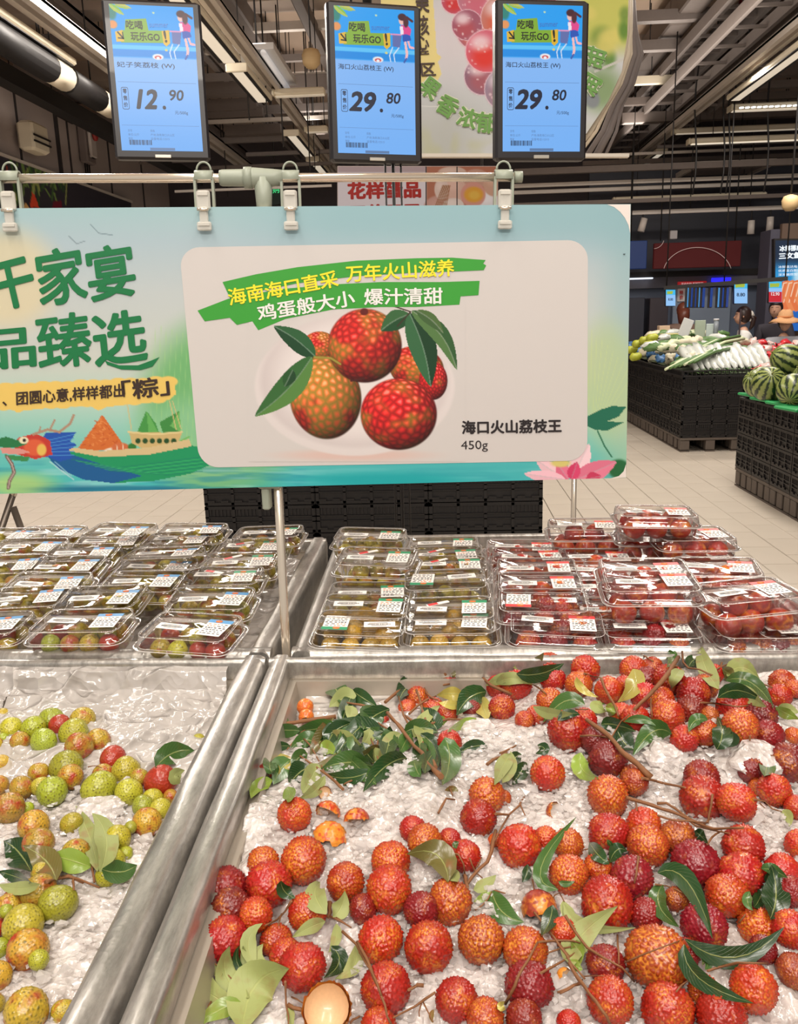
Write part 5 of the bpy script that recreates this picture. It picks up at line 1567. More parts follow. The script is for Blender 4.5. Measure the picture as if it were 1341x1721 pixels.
def pack_meshes(hb, hl, nm):
 """hb height of the base below the flange, hl of the lid above it"""
 L, W = PL_ / 2, PW_ / 2
 m = MB()
 loft(m, [rr_ring(L * .86, W * .84, .014, 0), rr_ring(L * .90, W * .88, .016, .004, wob=.0006), rr_ring(L * .96, W * .95, .018, hb - .003, wob=.0012), rr_ring(L * .97, W * .96, .018, hb), rr_ring(L * 1.06, W * 1.08, .022, hb)], cap0=True)
 base = m.mesh('pack_base', clear_m)
 m = MB()
 loft(m, [rr_ring(L * 1.06, W * 1.08, .022, hb + .001), rr_ring(L * .98, W * .97, .018, hb + .0012), rr_ring(L * .955, W * .94, .017, hb + hl * .75, wob=.0005), rr_ring(L * .93, W * .91, .016, hb + hl), rr_ring(L * .88, W * .85, .012, hb + hl - .0006), rr_ring(L * .86, W * .83, .010, hb + hl - .0022)], cap1=True)
 lid = m.mesh('pack_lid', clear_m)
 # rolled rim line and lid crease catch the light
 m = MB()
 for (rg, r) in ((rr_ring(L * 1.06, W * 1.08, .022, hb), .0009), (rr_ring(L * .94, W * .92, .016, hb + hl - .0003), .0006), (rr_ring(L * .98, W * .97, .018, hb + .001), .0006)):
  q = resample(rg, 56); q.append(q[0])
  m.tube(q, r, 4, caps=False)
 rim = m.mesh('rolled_rim', edge_m)
 return base, lid, rim
PK = {'low': (.030, .020), 'tall': (.046, .022), 'flat': (.022, .016)}
PKM = {k: pack_meshes(v[0], v[1], k) for k, v in PK.items()}
label_w = mat('label_paper', (246, 242, 236), .5)
ink = mat('label_ink', (52, 50, 52), .6)
BANDS = {'blue': mat('band_blue', (58, 140, 196), .45), 'green': mat('band_green', (52, 150, 104), .45), 'red': mat('band_red', (222, 62, 62), .45)}
ora = mat('ink_orange', (226, 120, 50), .5)
def label_mesh(kind, col):
 """small stickers: thin paper with printed lines and bars (illegible in the photo)"""
 m = MB()
 if kind == 'barcode':
  w_, h_ = .050, .019
  m.box((0, 0, .0004), (w_, h_, .0006), 0)
  g = np.random.default_rng(4)
  x = -.018
  while x < .018:
   b = g.uniform(.0004, .0014)
   m.box((x, -.0005, .0009), (b, .0042, .0003), 1); x += b + g.uniform(.0005, .0012)
  for k, ww in enumerate((.030, .036)):
   m.box((-.002, .0044 - k * .0, .0009), (ww if k == 0 else 0.001, .0010, .0003), 1)
  m.box((-.001, -.0052, .0009), (.024, .0009, .0003), 1)
 else:
  w_, h_ = .040, .052
  m.box((0, 0, .0004), (w_, h_, .0006), 0)
  m.box((0, h_ / 2 - .0045, .0009), (w_ * 1.04, .010, .0005), 2)
  m.lathe([(0, 0), (.0040, 0), (.0040, .0004), (0, .0004)], (-.003, h_ / 2 - .0050, .0011), 10, 3, sx=1.5)
  g = np.random.default_rng(7)
  for r in range(6):
   y = h_ / 2 - .0145 - r * .0062
   x = -w_ / 2 + .004
   while x < w_ / 2 - .006:
    l = g.uniform(.002, .006)
    m.box((x + l / 2, y, .0009), (l, .0019 if r != 2 else .0028, .0003), 3 if r in (0, 1) and x < 0 else 1)
    x += l + g.uniform(.0012, .004)
 return m.mesh('sticker', [label_w, ink, BANDS.get(col, label_w), ora])
BAR_ME = label_mesh('barcode', None)
PR_ME = {k: label_mesh('price', k) for k in BANDS}
strike_me = MB().box((0, 0, .0008), (.040, .0085, .0006), 0).box((-.009, 0, .0013), (.017, .0075, .0004), 2).mesh('strip', [label_w, ink, BANDS['red']])
# (u, v of the lid centre, lid-top height z, yaw, size, fruit, price label colour, price side, tilt, label text)
PACKS = []
def P_(u, v, z, yaw, sz, fruit, col, lab, pitch=0, side=1, strike=False, fill=1):
 PACKS.append((u, v, z, yaw, sz, fruit, col, lab, pitch, side, strike, fill))
bl = 'pack of mixed lychees, blue label, '
P_(139, 1041, .962, 2, 'low', 'g', 'blue', bl + 'front row, left of the skewed one', 3)
P_(322, 1050, .958, -7, 'low', 'g', 'blue', bl + 'front right corner, turned askew', 5)
P_(172, 1001, .962, 1, 'flat', 'g', 'blue', bl + 'second row, shallow one behind the front pack', 7)
P_(354, 1003, .955, 1, 'low', 'g', 'blue', bl + 'second row, next to the right rim', 5)
P_(46, 1001, .962, 5, 'low', 'g', 'blue', bl + 'second row at the left edge', 5)
P_(80, 977, .966, 2, 'flat', 'g', 'blue', bl + 'third row, second from the left edge', 7)
P_(240, 975, .966, 1, 'low', 'g', 'blue', bl + 'third row, middle', 6)
P_(110, 948, .968, 3, 'flat', 'g', 'blue', bl + 'fourth row, left of middle', 7)
P_(12, 946, .968, 5, 'low', 'g', 'blue', bl + 'fourth row, cut by the left edge', 7)
P_(262, 951, .972, 1, 'low', 'g', 'blue', bl + 'fourth row, just below the upright label', 4)
P_(138, 926, .970, 3, 'low', 'g', 'blue', bl + 'fifth row, left of middle', 7)
P_(276, 929, .990, 1, 'tall', 'g', 'blue', bl + 'fifth row, tallest with label standing high', -2)
P_(184, 907, .972, 2, 'low', 'g', 'blue', bl + 'sixth row, middle', 6)
P_(50, 916, .970, 3, 'flat', 'g', 'blue', bl + 'sixth row, near the left edge', 6)
P_(300, 905, .975, 0, 'low', 'g', 'blue', bl + 'sixth row, right of middle', 3)
P_(203, 889, .985, -9, 'low', 'g', 'blue', bl + 'last row, slanted against the white floor', 6)
P_(85, 893, .972, 2, 'low', 'g', 'blue', bl + 'last row, left, with bare lid', 3)
P_(5, 897, .972, 2, 'flat', 'g', 'blue', bl + 'last row, at the left edge', 3)
P_(322, 889, .985, 0, 'flat', 'g', 'blue', bl + 'last row, right, before the black crates', 3)
P_(-28, 1046, .95, 3, 'low', 'g', 'blue', bl + 'front row, cut by the left edge', 3)
gb = 'pack of yellow-green lychees, green label, '
P_(374, 966, .958, 2, 'low', 'y', 'green', gb + 'left bin, third row by the right rim', 4, strike=True)
P_(405, 941, .96, 2, 'low', 'y', 'green', gb + 'left bin, fourth row with an orange strip', 6, strike=True)
P_(424, 917, .96, 2, 'flat', 'y', 'green', gb + 'left bin, fifth row behind the chrome pole', 6, strike=True)
P_(452, 893, .975, 0, 'low', 'y', 'green', gb + 'left bin, last row before the black crates', 2)
P_(622, 897, .985, -3, 'low', 'y', 'green', gb + 'right bin left column, farthest and highest', 2)
P_(633, 933, .990, -6, 'tall', 'y', 'green', gb + 'right bin left column, deep one', 5, strike=True)
P_(621, 993, .955, -1, 'low', 'y', 'green', gb + 'right bin left column, third from the front', 3)
P_(614, 1016, .952, -1, 'low', 'y', 'green', gb + 'right bin left column, second from the front', 5)
P_(606, 1045, .945, -1, 'low', 'y', 'green', gb + 'right bin left column, front, label on its left', 4, side=-1)
P_(746, 912, .955, 0, 'low', 'y', 'green', gb + 'right bin second column, farthest', 3)
P_(750, 930, .955, 0, 'flat', 'y', 'green', gb + 'right bin second column, second from the back', 3, strike=True)
P_(754, 947, .955, 0, 'flat', 'y', 'green', gb + 'right bin second column, third from the back', 3, strike=True)
P_(749, 971, .965, 3, 'tall', 'y', 'green', gb + 'right bin second column, label turned round', 4, side=-1)
P_(757, 1020, .952, 1, 'low', 'y', 'green', gb + 'right bin second column, second from the front', 3, strike=True)
P_(756, 1042, .945, 1, 'low', 'y', 'green', gb + 'right bin second column, front', 4)
rb = 'pack of red lychees, red label, '
P_(877, 917, .955, -1, 'low', 'r', 'red', rb + 'leftmost red column, farthest', 2)
P_(890, 932, .96, -1, 'low', 'r', 'red', rb + 'leftmost red column, second from the back', 3)
P_(902, 951, .965, -2, 'low', 'r', 'red', rb + 'leftmost red column, third from the back', 3)
P_(907, 977, .965, -2, 'low', 'r', 'red', rb + 'leftmost red column, third from the front', 4)
P_(912, 1007, .96, -2, 'low', 'r', 'red', rb + 'leftmost red column, second with label on its left', 4, side=-1)
P_(934, 1043, .945, -4, 'low', 'r', 'red', rb + 'leftmost red column, front', 5)
P_(983, 880, 1.0, -2, 'tall', 'r', 'red', rb + 'high deep one at the back beside the black crates', 1)
P_(1003, 934, .96, 0, 'low', 'r', 'red', rb + 'second red column, farthest', 3)
P_(1006, 957, .955, 0, 'low', 'r', 'red', rb + 'second red column, middle, half hidden', 3)
P_(1008, 984, .95, 0, 'low', 'r', 'red', rb + 'second red column, third, half hidden', 3)
P_(1032, 1022, .945, -6, 'flat', 'r', 'red', rb + 'second red column, nearest, mostly covered', 2)
P_(1101, 858, 1.045, -1, 'low', 'r', 'red', rb + 'topmost of the back stack against the tiled floor', 1)
P_(1100, 887, 1.0, -3, 'tall', 'r', 'red', rb + 'under the topmost pack of the back stack', 1, side=-1)
P_(1162, 895, 1.0, 6, 'low', 'r', 'red', rb + 'back stack, turned pack lying to the right', 3)
P_(1168, 931, .965, 2, 'low', 'r', 'red', rb + 'back stack, below the turned pack', 2)
P_(1205, 950, .975, -6, 'low', 'r', 'red', rb + 'third red column, behind the big right pack', 4)
P_(1083, 953, 1.0, -2, 'low', 'r', 'red', rb + 'tucked just behind the high deep front centre one', 5)
P_(1094, 974, 1.0, -2, 'tall', 'r', 'red', rb + 'high deep one at the front centre', 3)
P_(1092, 1052, .94, -2, 'low', 'r', 'red', rb + 'squashed under the high front centre pack', 1, fill=1)
P_(1255, 990, .995, 14, 'tall', 'r', 'red', rb + 'big deep one at the right, turned askew', 2)
P_(1275, 1052, .94, 3, 'low', 'r', 'red', rb + 'under the big askew pack at the right', 1)
P_(1345, 1050, .94, 3, 'low', 'r', 'red', rb + 'front right, cut by the edge', 1)
NP = 0
far_stuff = []
order = sorted(range(len(PACKS)), key=lambda i: -PACKS[i][1])
single_left = 128
for oi_, i in enumerate(order):
 (u, v, z, yaw, sz, fruit, col, lab, pitch, side, strike, fill) = PACKS[i]
 z = z - .022
 c = hz(u, v, z)
 hb, hl = PK[sz]
 H = hb + hl
 t = empty('clamshell_pack', (c[0], c[1], z - H), lab, 'pack', 'clamshell packs of lychees')
 t.rotation_euler = (math.radians(pitch), math.radians(random.uniform(-1.5, 1.5)), math.radians(yaw - 1))
 M4 = Matrix.Translation(t.location) @ t.rotation_euler.to_matrix().to_4x4()
 k = 1.0
 for nm, me in zip(('base', 'lid', 'rolled_rim'), PKM[sz]):
  link(nm, me, t, world=False)
 o = link('barcode_sticker', BAR_ME, t, world=False); o.location = (-side * .030, random.uniform(-.006, .012), H - .0015); o.rotation_euler = (0, 0, math.radians(random.uniform(-6, 6)))
 o = link('price_label', PR_ME[col], t, world=False); o.location = (side * .040, random.uniform(-.004, .004), H - .0012); o.rotation_euler = (0, 0, math.radians(random.uniform(-6, 6) + (180 if side < 0 else 0)))
 if strike:
  o = link('reduction_strip', strike_me, t, world=False); o.location = (-side * .02, .018, H - .0005); o.rotation_euler = (0, 0, math.radians(random.choice((25, -20, 35))))
 # fruit inside
 g = np.random.default_rng(500 + i)
 nx_ = 4 if fruit != 'r' else 3
 r = (.0155 if fruit != 'r' else .0195)
 if sz == 'flat': r *= .86
 spots = []
 for row in range(2):
  for q in range(nx_):
   x = (q - (nx_ - 1) / 2) * (PL_ * .84 / nx_) + g.uniform(-.002, .002)
   y = (row - .5) * .042 + g.uniform(-.003, .003)
   spots.append((x, y, r * .98 + .002))
 if sz == 'tall':
  for q in range(nx_ - 1):
   spots.append(((q - (nx_ - 2) / 2) * (PL_ * .8 / nx_), g.uniform(-.01, .01), r * 2.35))
 else:
  spots.append((g.uniform(-.02, .02), 0, min(r * 1.9, H - r * .95)))
  spots.append((g.uniform(.03, .04), 0, min(r * 1.8, H - r * .95)))
 kinds = {'g': 'lgmoemoe', 'y': 'ggglmgyl', 'r': 'rorocdyb'}[fruit]
 SL = ['rear ' + q for q in (['left', 'mid-left', 'mid-right', 'right'] if nx_ == 4 else ['left', 'middle', 'right'])]
 SL = [q.replace('rear', 'front') for q in SL] + SL + ['top left', 'top middle', 'top right']
 for (x, y, zz), slot in zip(spots, SL):
  kk = kinds[g.integers(len(kinds))]
  red = fruit == 'r'
  if fruit == 'y' and kk == 'y': kk = 'm'
  cc, amt, w_ = (KR if red else KG)[kk]
  cc = lin(tuple(np.clip(np.array(cc) * g.uniform(.9, 1.1), 0, 255)))
  if fruit == 'y': cc = lin(tuple(np.array((200, 156, 44)) * g.uniform(.85, 1.08)))
  me = (RED_LO if red else GRN_LO)[g.integers(2)]
  R = Matrix.Rotation(g.uniform(0, 6), 4, 'Z') @ Matrix.Rotation(g.uniform(0, 6), 4, 'X')
  wm = M4 @ Matrix.Translation((x, y, zz)) @ R @ Matrix.Scale(r * g.uniform(.92, 1.05), 4)
  if single_left > 0:
   o = link('lychee', me); o.matrix_world = wm; o.color = (*cc, amt)
   single_left -= 1
   cw_ = w_.split()[0].replace('plain', 'green').replace('bright', 'red').replace('dark', 'dark-red')
   tag(o, cw_ + ' lychee, ' + slot + ', inside ' + lab.split(', ', 2)[2].replace(',', '') + ' pack', 'lychee', 'lychees inside the packs')
  else:
   far_stuff.append((wm, me, (*cc, amt), red))
# the fruits in the packs farther back, joined per skin
for red in (True, False):
 L = [q for q in far_stuff if q[3] == red]
 if not L: continue
 vs, fs, cell = [], [], []
 base = {}
 lo = [lychee_mesh('pack_fruit_src', 3, 130, 70 + k, .07, .5, lm_red if red else lm_grn) for k in range(2)]
 VV, LP, CC = [], [], []
 off = 0
 for (wm, me, c, _r) in L:
  src = lo[0] if hash(me.name) % 2 else lo[1]
  n_ = len(src.vertices)
  co = np.empty(n_ * 3); src.vertices.foreach_get('co', co); co = co.reshape(-1, 3)
  Mx = np.array(wm)
  VV.append(co @ Mx[:3, :3].T + Mx[:3, 3])
  tri = np.empty(len(src.loops), np.int32); src.loops.foreach_get('vertex_index', tri)
  LP.append(tri + off); off += n_
  a = np.empty(n_, np.float32); src.attributes['cell'].data.foreach_get('value', a); CC.append(a)
 VV = np.concatenate(VV); LP = np.concatenate(LP); CC = np.concatenate(CC)
 me = bpy.data.meshes.new('packed_fruit')
 me.vertices.add(len(VV)); me.vertices.foreach_set('co', VV.astype(np.float32).reshape(-1))
 me.loops.add(len(LP)); me.loops.foreach_set('vertex_index', LP)
 me.polygons.add(len(LP) // 3); me.polygons.foreach_set('loop_start', np.arange(len(LP) // 3, dtype=np.int32) * 3)
 me.polygons.foreach_set('use_smooth', np.ones(len(LP) // 3, bool))
 me.update(calc_edges=True)
 at = me.attributes.new('cell', 'FLOAT', 'POINT'); at.data.foreach_set('value', CC)
 me.materials.append(mat_lychee('packed_skin_' + ('red' if red else 'green'), (228, 138, 40) if red else (176, 66, 40), (96, 88, 22), not red))
 # patchwork of tints over the joined fruit
 mt = me.materials[0]
 nd = [n for n in mt.node_tree.nodes if n.type == 'TEX_NOISE']
 o = link('packed_fruit', me)
 for n in nd: n.inputs['Scale'].default_value *= 26
 o.color = (*lin((176, 44, 34) if red else (180, 164, 48)), .5 if red else .42)
 tag(o, 'red lychees in the packs farther back' if red else 'green lychees in the packs farther back', 'lychee', kind='stuff')
# ================================================================== hanging sign board, rail, clips, poles
yL, yR = 1.195, 1.277
PB = Plane(hy(0, 350, yL), hy(1060, 343, yR), up=(-.010, 0, 1))
# rotate the in-plane axes a little so that the drawn edges fall where the photo shows them
P0, P1, P2, P3_ = [np.array(PB.loc(*q)) for q in ((-120, 351), (1060, 343), (1052, 803), (-120, 833))]
th = .006
def board_pt(s, t, off=0.0):
 a = P0 * (1 - s) + P1 * s
 b = P3_ * (1 - s) + P2 * s
 q = a * (1 - t) + b * t
 return PB.w(q[0], q[1], off)
brd = empty('sign_board', tuple(PB.w(*(P2 * .5 + P3_ * .5))), 'wide pale green hanging sign board advertising lychees, clipped to the chrome rail', 'sign')
nx_, ny_ = 720, 290
ss, tt = np.meshgrid(np.linspace(0, 1, nx_), np.linspace(0, 1, ny_))
A = P0[None, None] * (1 - ss)[..., None] + P1[None, None] * ss[..., None]
B = P3_[None, None] * (1 - ss)[..., None] + P2[None, None] * ss[..., None]
Q = A * (1 - tt)[..., None] + B * tt[..., None]
BP = PB.o + PB.ex * Q[..., :1] + PB.ez * Q[..., 1:2]
U, V = proj(BP)
pt = Paint(U, V, (0, 0, 0))
# sky to water gradient
gy = np.clip((V - 350) / 470, 0, 1)
cols = np.array([(164, 196, 200), (176, 196, 204), (196, 204, 204), (206, 210, 200), (176, 212, 196), (120, 200, 186), (64, 186, 190)], float)
kn = [0, .12, .3, .55, .72, .86, 1.0]
for c in range(3):
 pt.a[..., c] = np.interp(gy, kn, cols[:, c])
rt = sstep(980, 1058, U)
rc = np.stack([np.interp(gy, [0, .5, .75, 1], [x, y, z, w_]) for x, y, z, w_ in ((150, 168, 186, 150), (184, 196, 206, 200), (190, 198, 184, 160))], -1)
pt.a = pt.a * (1 - rt[..., None] * .8) + rc * rt[..., None] * .8
top_r = sstep(300, 600, U) * (1 - sstep(.04, .22, gy))
pt.mix(top_r * .8, (146, 184, 192))
# moon glow, hills
pt.ell(10, 470, 88, 82, (226, 210, 168), soft=.35, al=.75)
pt.ell(370, 690, 130, 150, (112, 180, 112), soft=.28, al=.95)
pt.ell(350, 740, 120, 70, (150, 205, 160), soft=.4, al=.7)
for k in range(16):
 pt.line([(250 + k * 9, 760 - k * 2), (262 + k * 9, 545 + k * 3)], .8, (170, 214, 140), .45)
pt.ell(1020, 640, 50, 95, (186, 206, 150), soft=.4, al=.7)
for k in range(10):
 pt.line([(990 + k * 3, 700), (985 + k * 9, 545 + k * 9)], .8, (206, 222, 150), .5)
# water streaks
wv = vnoise(U / 90, V / 9, 1.2, 31, 3)
wm = sstep(.86, .97, gy)
pt.mix(sstep(.5, .75, wv) * wm * .5, (30, 130, 160))
pt.mix(sstep(.55, .8, vnoise(U / 120, V / 7, 1.1, 37, 2)) * wm * .5, (190, 230, 226))
pt.mix(sstep(.80, .9, gy) * sstep(330, 700, U) * (1 - sstep(860, 980, U)) * .7, (66, 184, 188))
pt.ell(640, 806, 120, 12, (20, 168, 172), soft=.6, al=.8)
pt.ell(30, 815, 60, 20, (186, 216, 120), soft=.6, al=.8)
# birds
pt.line([(152, 377), (166, 392), (189, 395)], 1.4, (110, 130, 140), .8)
pt.line([(116, 397), (129, 410), (143, 405)], 1.3, (120, 138, 146), .8)
# yellow brushed band
pt.poly([(-120, 668), (0, 655), (60, 652), (140, 648), (200, 645), (245, 640), (270, 636), (292, 640), (296, 662), (285, 672), (250, 676), (180, 684), (166, 690), (150, 682), (100, 684), (40, 690), (30, 694), (14, 684), (-40, 692), (-120, 700)], (238, 202, 106))
for k in range(14):
 pt.ell(10 + k * 21, 652 - k * .9 + (k % 3), 16, 9, (238, 202, 106), soft=.1)
 pt.ell(6 + k * 20, 683 - k * 1.0 + (k % 3), 14, 7, (238, 202, 106), soft=.1)
# rice dumpling
pt.poly([(172, 697), (132, 752), (140, 757), (205, 756), (204, 742)], (210, 110, 48))
for k in range(60):
 g = np.random.default_rng(k); f = g.random(); a_ = 700 + f * 52
 hw_ = (a_ - 697) * .66
 x_ = 170 + g.uniform(-1, 1) * hw_
 pt.line([(x_, a_), (x_ + g.uniform(-6, 6), a_ + g.uniform(-4, 4))], 1.6, [(232, 150, 84), (190, 84, 36), (222, 126, 60)][k % 3], .8)
pt.ell(203, 758, 28, 7, (236, 224, 206), soft=.12)
pt.ell(203, 753, 15, 9, (206, 110, 66), soft=.15); pt.line([(196, 748), (198, 760)], 1.2, (240, 220, 190)); pt.line([(206, 746), (208, 760)], 1.2, (240, 220, 190))
pt.ell(222, 751, 7, 6, (50, 120, 50), soft=.15)
# basket with green dumplings
pt.poly([(246, 690), (230, 728), (268, 730), (262, 712)], (70, 150, 70)); pt.poly([(246, 690), (250, 728), (268, 730)], (100, 176, 90))
pt.poly([(302, 690), (268, 710), (276, 732), (304, 726)], (64, 140, 66)); pt.poly([(302, 690), (286, 716), (304, 726)], (112, 180, 96))
pt.line([(214, 680), (221, 722)], 1.4, (214, 190, 130)); pt.line([(285, 674), (296, 722)], 1.4, (214, 190, 130)); pt.line([(290, 674), (304, 720)], 1.2, (214, 190, 130))
pt.poly([(217, 727), (306, 727), (298, 748), (270, 756), (240, 754), (222, 745)], (206, 178, 118))
for k in range(6):
 pt.ell(232 + k * 12, 741, 4.4, 4.4, (34, 74, 34), soft=.2)
pt.line([(216, 726), (260, 730), (306, 726)], 3, (226, 204, 146))
pt.line([(246, 760), (290, 748), (318, 734)], 2, (110, 180, 80)); pt.line([(250, 762), (300, 752), (318, 742)], 1.5, (140, 196, 96))
# boat hull
pt.poly([(110, 757), (170, 766), (250, 762), (320, 748), (336, 752), (352, 782), (320, 796), (260, 808), (190, 812), (140, 806), (100, 788), (80, 768)], (28, 150, 96))
pt.poly([(110, 757), (170, 768), (250, 764), (322, 750), (318, 738), (250, 752), (170, 758), (120, 752)], (214, 190, 140))
pt.poly([(80, 768), (110, 760), (170, 780), (240, 800), (190, 812), (140, 806), (100, 788)], (24, 92, 150))
for k in range(9):
 pt.line([(120 + k * 8, 772 + k * 2.4), (200 + k * 10, 786 + k * 1.5), (340, 768 + k * 3)], 1.3, (60, 190, 110) if k % 2 else (20, 120, 100), .6)
pt.ell(190, 822, 120, 6, (20, 90, 130), soft=.5, al=.6)
# carved prow head with antlers
pt.poly([(76, 728), (128, 726), (118, 742), (130, 748), (116, 756), (122, 770), (100, 776), (84, 768), (60, 770)], (34, 84, 176))
for k in range(6):
 pt.line([(82, 740 + k * 5), (124, 730 + k * 7)], 1.4, (80, 150, 214), .8)
pt.poly([(30, 736), (60, 728), (84, 740), (88, 764), (60, 772), (30, 764), (24, 750)], (196, 60, 48))
pt.ell(58, 752, 18, 14, (222, 96, 60), soft=.15); pt.ell(70, 756, 8, 10, (230, 190, 90), soft=.2)
pt.poly([(-6, 738), (10, 734), (30, 740), (44, 736), (46, 746), (30, 752), (6, 752), (-8, 748)], (40, 120, 70))
pt.ell(40, 740, 8, 6, (236, 226, 190), soft=.15); pt.ell(41, 740, 3, 3, (40, 30, 26), soft=.2)
pt.poly([(0, 752), (34, 754), (52, 760), (30, 764), (4, 762)], (222, 150, 140)); pt.poly([(8, 764), (50, 768), (46, 776), (12, 772)], (60, 140, 80))
pt.line([(56, 730), (80, 722), (100, 726), (118, 712), (124, 698)], 4, (176, 140, 116)); pt.line([(84, 722), (92, 706)], 3, (176, 140, 116)); pt.line([(66, 726), (68, 718)], 2.5, (176, 140, 116))
pt.line([(12, 768), (20, 780), (24, 794), (16, 808), (14, 820)], 6, (120, 96, 90)); pt.line([(12, 768), (20, 780), (24, 794), (16, 808), (14, 820)], 1.5, (200, 180, 170))
pt.line([(84, 776), (110, 796), (124, 806)], 1.6, (190, 214, 224), .8); pt.line([(92, 776), (120, 800)], 1.6, (150, 196, 214), .8)
# lotus at right
pt.poly([(986, 700), (1010, 688), (1030, 682), (1052, 684), (1040, 700), (1020, 708), (1048, 710), (1020, 724), (1000, 722), (986, 716)], (34, 110, 84))
pt.line([(1004, 724), (1016, 750), (1028, 768)], 2.2, (40, 110, 80))
pt.ell(1040, 788, 18, 16, (36, 104, 58), soft=.2)
for (a_, b_, ww, cc) in (((950, 806), (900, 772), 26, (240, 196, 204)), ((960, 806), (990, 746), 34, (244, 206, 212)), ((955, 806), (935, 776), 24, (226, 110, 140)), ((965, 808), (1036, 776), 34, (228, 120, 146)), ((950, 806), (880, 796), 22, (240, 188, 200)), ((960, 806), (970, 776), 22, (214, 60, 104)), ((985, 806), (1010, 800), 20, (206, 60, 96))):
 pt.leaf(a_, b_, ww, cc, tuple(min(255, x + 14) for x in cc))
pt.ell(942, 778, 16, 7, (222, 206, 120), soft=.3)
print_m = mat_vcol('print_satin', rough=.42, spec=.35, coat=.15)
pt.a = pt.a * .94
link('printed_face', grid_mesh('printed_face', BP + PB.en * .0002, print_m, pt.a, smooth=False), brd)
m = MB()
c4 = [board_pt(0, 0, -.0002), board_pt(1, 0, -.0002), board_pt(1, 1, -.0002), board_pt(0, 1, -.0002)]
c4b = [p - PB.en * th for p in c4]
m.add([tuple(p) for p in c4 + c4b], [(3, 2, 1, 0), (4, 5, 6, 7), (0, 1, 5, 4), (1, 2, 6, 5), (2, 3, 7, 6), (3, 0, 4, 7)])
m.build('foam_core', mat('foam_core', (232, 224, 214), .6), brd)
m = MB(); p_ = [(1018, 343), (1060, 343)] + [(1060 - k * .2, 343 + k) for k in (10, 25, 44)] + [(1058 - 16 * math.sin(a), 386 - 38 * math.sin(a) ** 1.0) for a in ()]
m = MB(); poly_px(m, PB, [(1020, 343.5), (1059.5, 343.5), (1059, 392), (1056, 378), (1050, 366), (1042, 356), (1032, 348)], .0005); m.build('white_corner', mat('print_white', (226, 216, 208), .45), brd)
poly_px(m2 := MB(), PB, [(1052, 780), (1052, 802.5), (1026, 804), (1040, 800), (1048, 792)], .0005); m2.build('white_corner', mat('print_white', (226, 216, 208), .45), brd)
# white card with photo print of lychees
pw = mat('card_white', (203, 197, 193), .45, spec=.3, coat=.15)
# card corners in the photo: (301,416) (988,404) (987,775) (336,785)
def card(a, b):
 u = (301 * (1 - a) + 988 * a) * (1 - b) + (335 * (1 - a) + 987 * a) * b
 v = (416 * (1 - a) + 403 * a) * (1 - b) + (786 * (1 - a) + 774 * a) * b
 return u, v
pts = []
for (cx_, cy_, a0) in ((.95, .09, -90), (.95, .91, 0), (.05, .91, 90), (.05, .09, 180)):
 for k in range(9):
  a = math.radians(a0 + 90 * k / 8)
  pts.append(card(cx_ + .05 * math.cos(a), cy_ + .09 * math.sin(a)))
m = MB(); poly_px(m, PB, pts, .0006); m.build('white_panel', pw, brd)
# printed photo area
us, vs_ = np.meshgrid(np.linspace(418, 782, 330), np.linspace(508, 776, 250))
PP = np.array([[PB.hit(a, b, .0009) for a, b in ((0, 0),)]])
def hit_grid(pl, us, vs, off):
 d = np.stack([(us - CX) / FPX, (CY - vs) / FPX, -np.ones_like(us)], -1) @ CM.T
 t = ((pl.o + pl.en * off - CAM) @ pl.en) / (d @ pl.en)
 return CAM + d * t[..., None]
PP = hit_grid(PB, us, vs_, .0009)
ph = Paint(us, vs_, (203, 197, 193))
ph.ell(596, 765, 110, 9, (214, 176, 164), soft=.6, al=.7)
ph.ell(596, 650, 168, 116, (214, 205, 202), soft=.02)
ph.ell(596, 640, 158, 112, (198, 187, 185), soft=.05)
ph.ell(600, 636, 140, 104, (222, 213, 210), soft=.25)
RD, YL = (206, 40, 34), (228, 176, 60)
ph.lychee(537, 583, 30, 26, RD, YL, .6, 0, 11)
ph.lychee(700, 618, 46, 36, RD, YL, .45, 10, 12)
ph.lychee(728, 640, 24, 32, (214, 36, 36), YL, .1, 0, 13)
ph.line([(684, 560), (700, 590), (712, 600)], 3, (60, 40, 30))
ph.lychee(547, 668, 60, 70, RD, (226, 190, 70), .68, -8, 14, 260)
ph.lychee(613, 581, 62, 62, RD, YL, .42, 0, 15, 300)
ph.lychee(670, 696, 64, 60, (218, 36, 36), YL, .25, 0, 16, 260)
ph.ell(612, 524, 7, 6, (96, 30, 26), soft=.2)
ph.line([(590, 640), (612, 636)], 3, (70, 30, 26))
ph.leaf((530, 600), (460, 548), 34, (26, 66, 38), (48, 96, 56), 4)
ph.leaf((524, 600), (428, 700), 44, (84, 128, 62), (44, 92, 46), -8)
ph.leaf((492, 622), (478, 650), 22, (30, 66, 36), (40, 84, 40))
ph.line([(528, 600), (556, 602), (572, 612)], 3, (150, 140, 60))
ph.leaf((688, 528), (640, 556), 34, (30, 72, 40), (60, 104, 60), 3)
ph.leaf((688, 526), (724, 650), 46, (24, 60, 34), (60, 110, 70), -6)
ph.leaf((692, 522), (768, 622), 30, (50, 88, 48), (90, 124, 70), -14)
ph.leaf((700, 522), (745, 560), 20, (76, 104, 56), (60, 90, 50), -4)
ph.line([(660, 514), (690, 524), (668, 548)], 2, (60, 44, 34))
link('lychee_photo_print', grid_mesh('lychee_photo_print', PP, print_m, ph.a, smooth=False), brd)
green_p = mat('print_green', (52, 152, 46), .45, coat=.15)
yel_p = mat('print_yellow', (244, 226, 40), .45, coat=.15)
wht_p = mat('print_bright_white', (236, 232, 226), .45, coat=.15)
ink_p = mat('print_black', (34, 26, 28), .5)
jade_p = mat('print_jade', (4, 112, 60), .45, coat=.15)
brn_p = mat('print_brown', (52, 34, 26), .5)
m = MB()
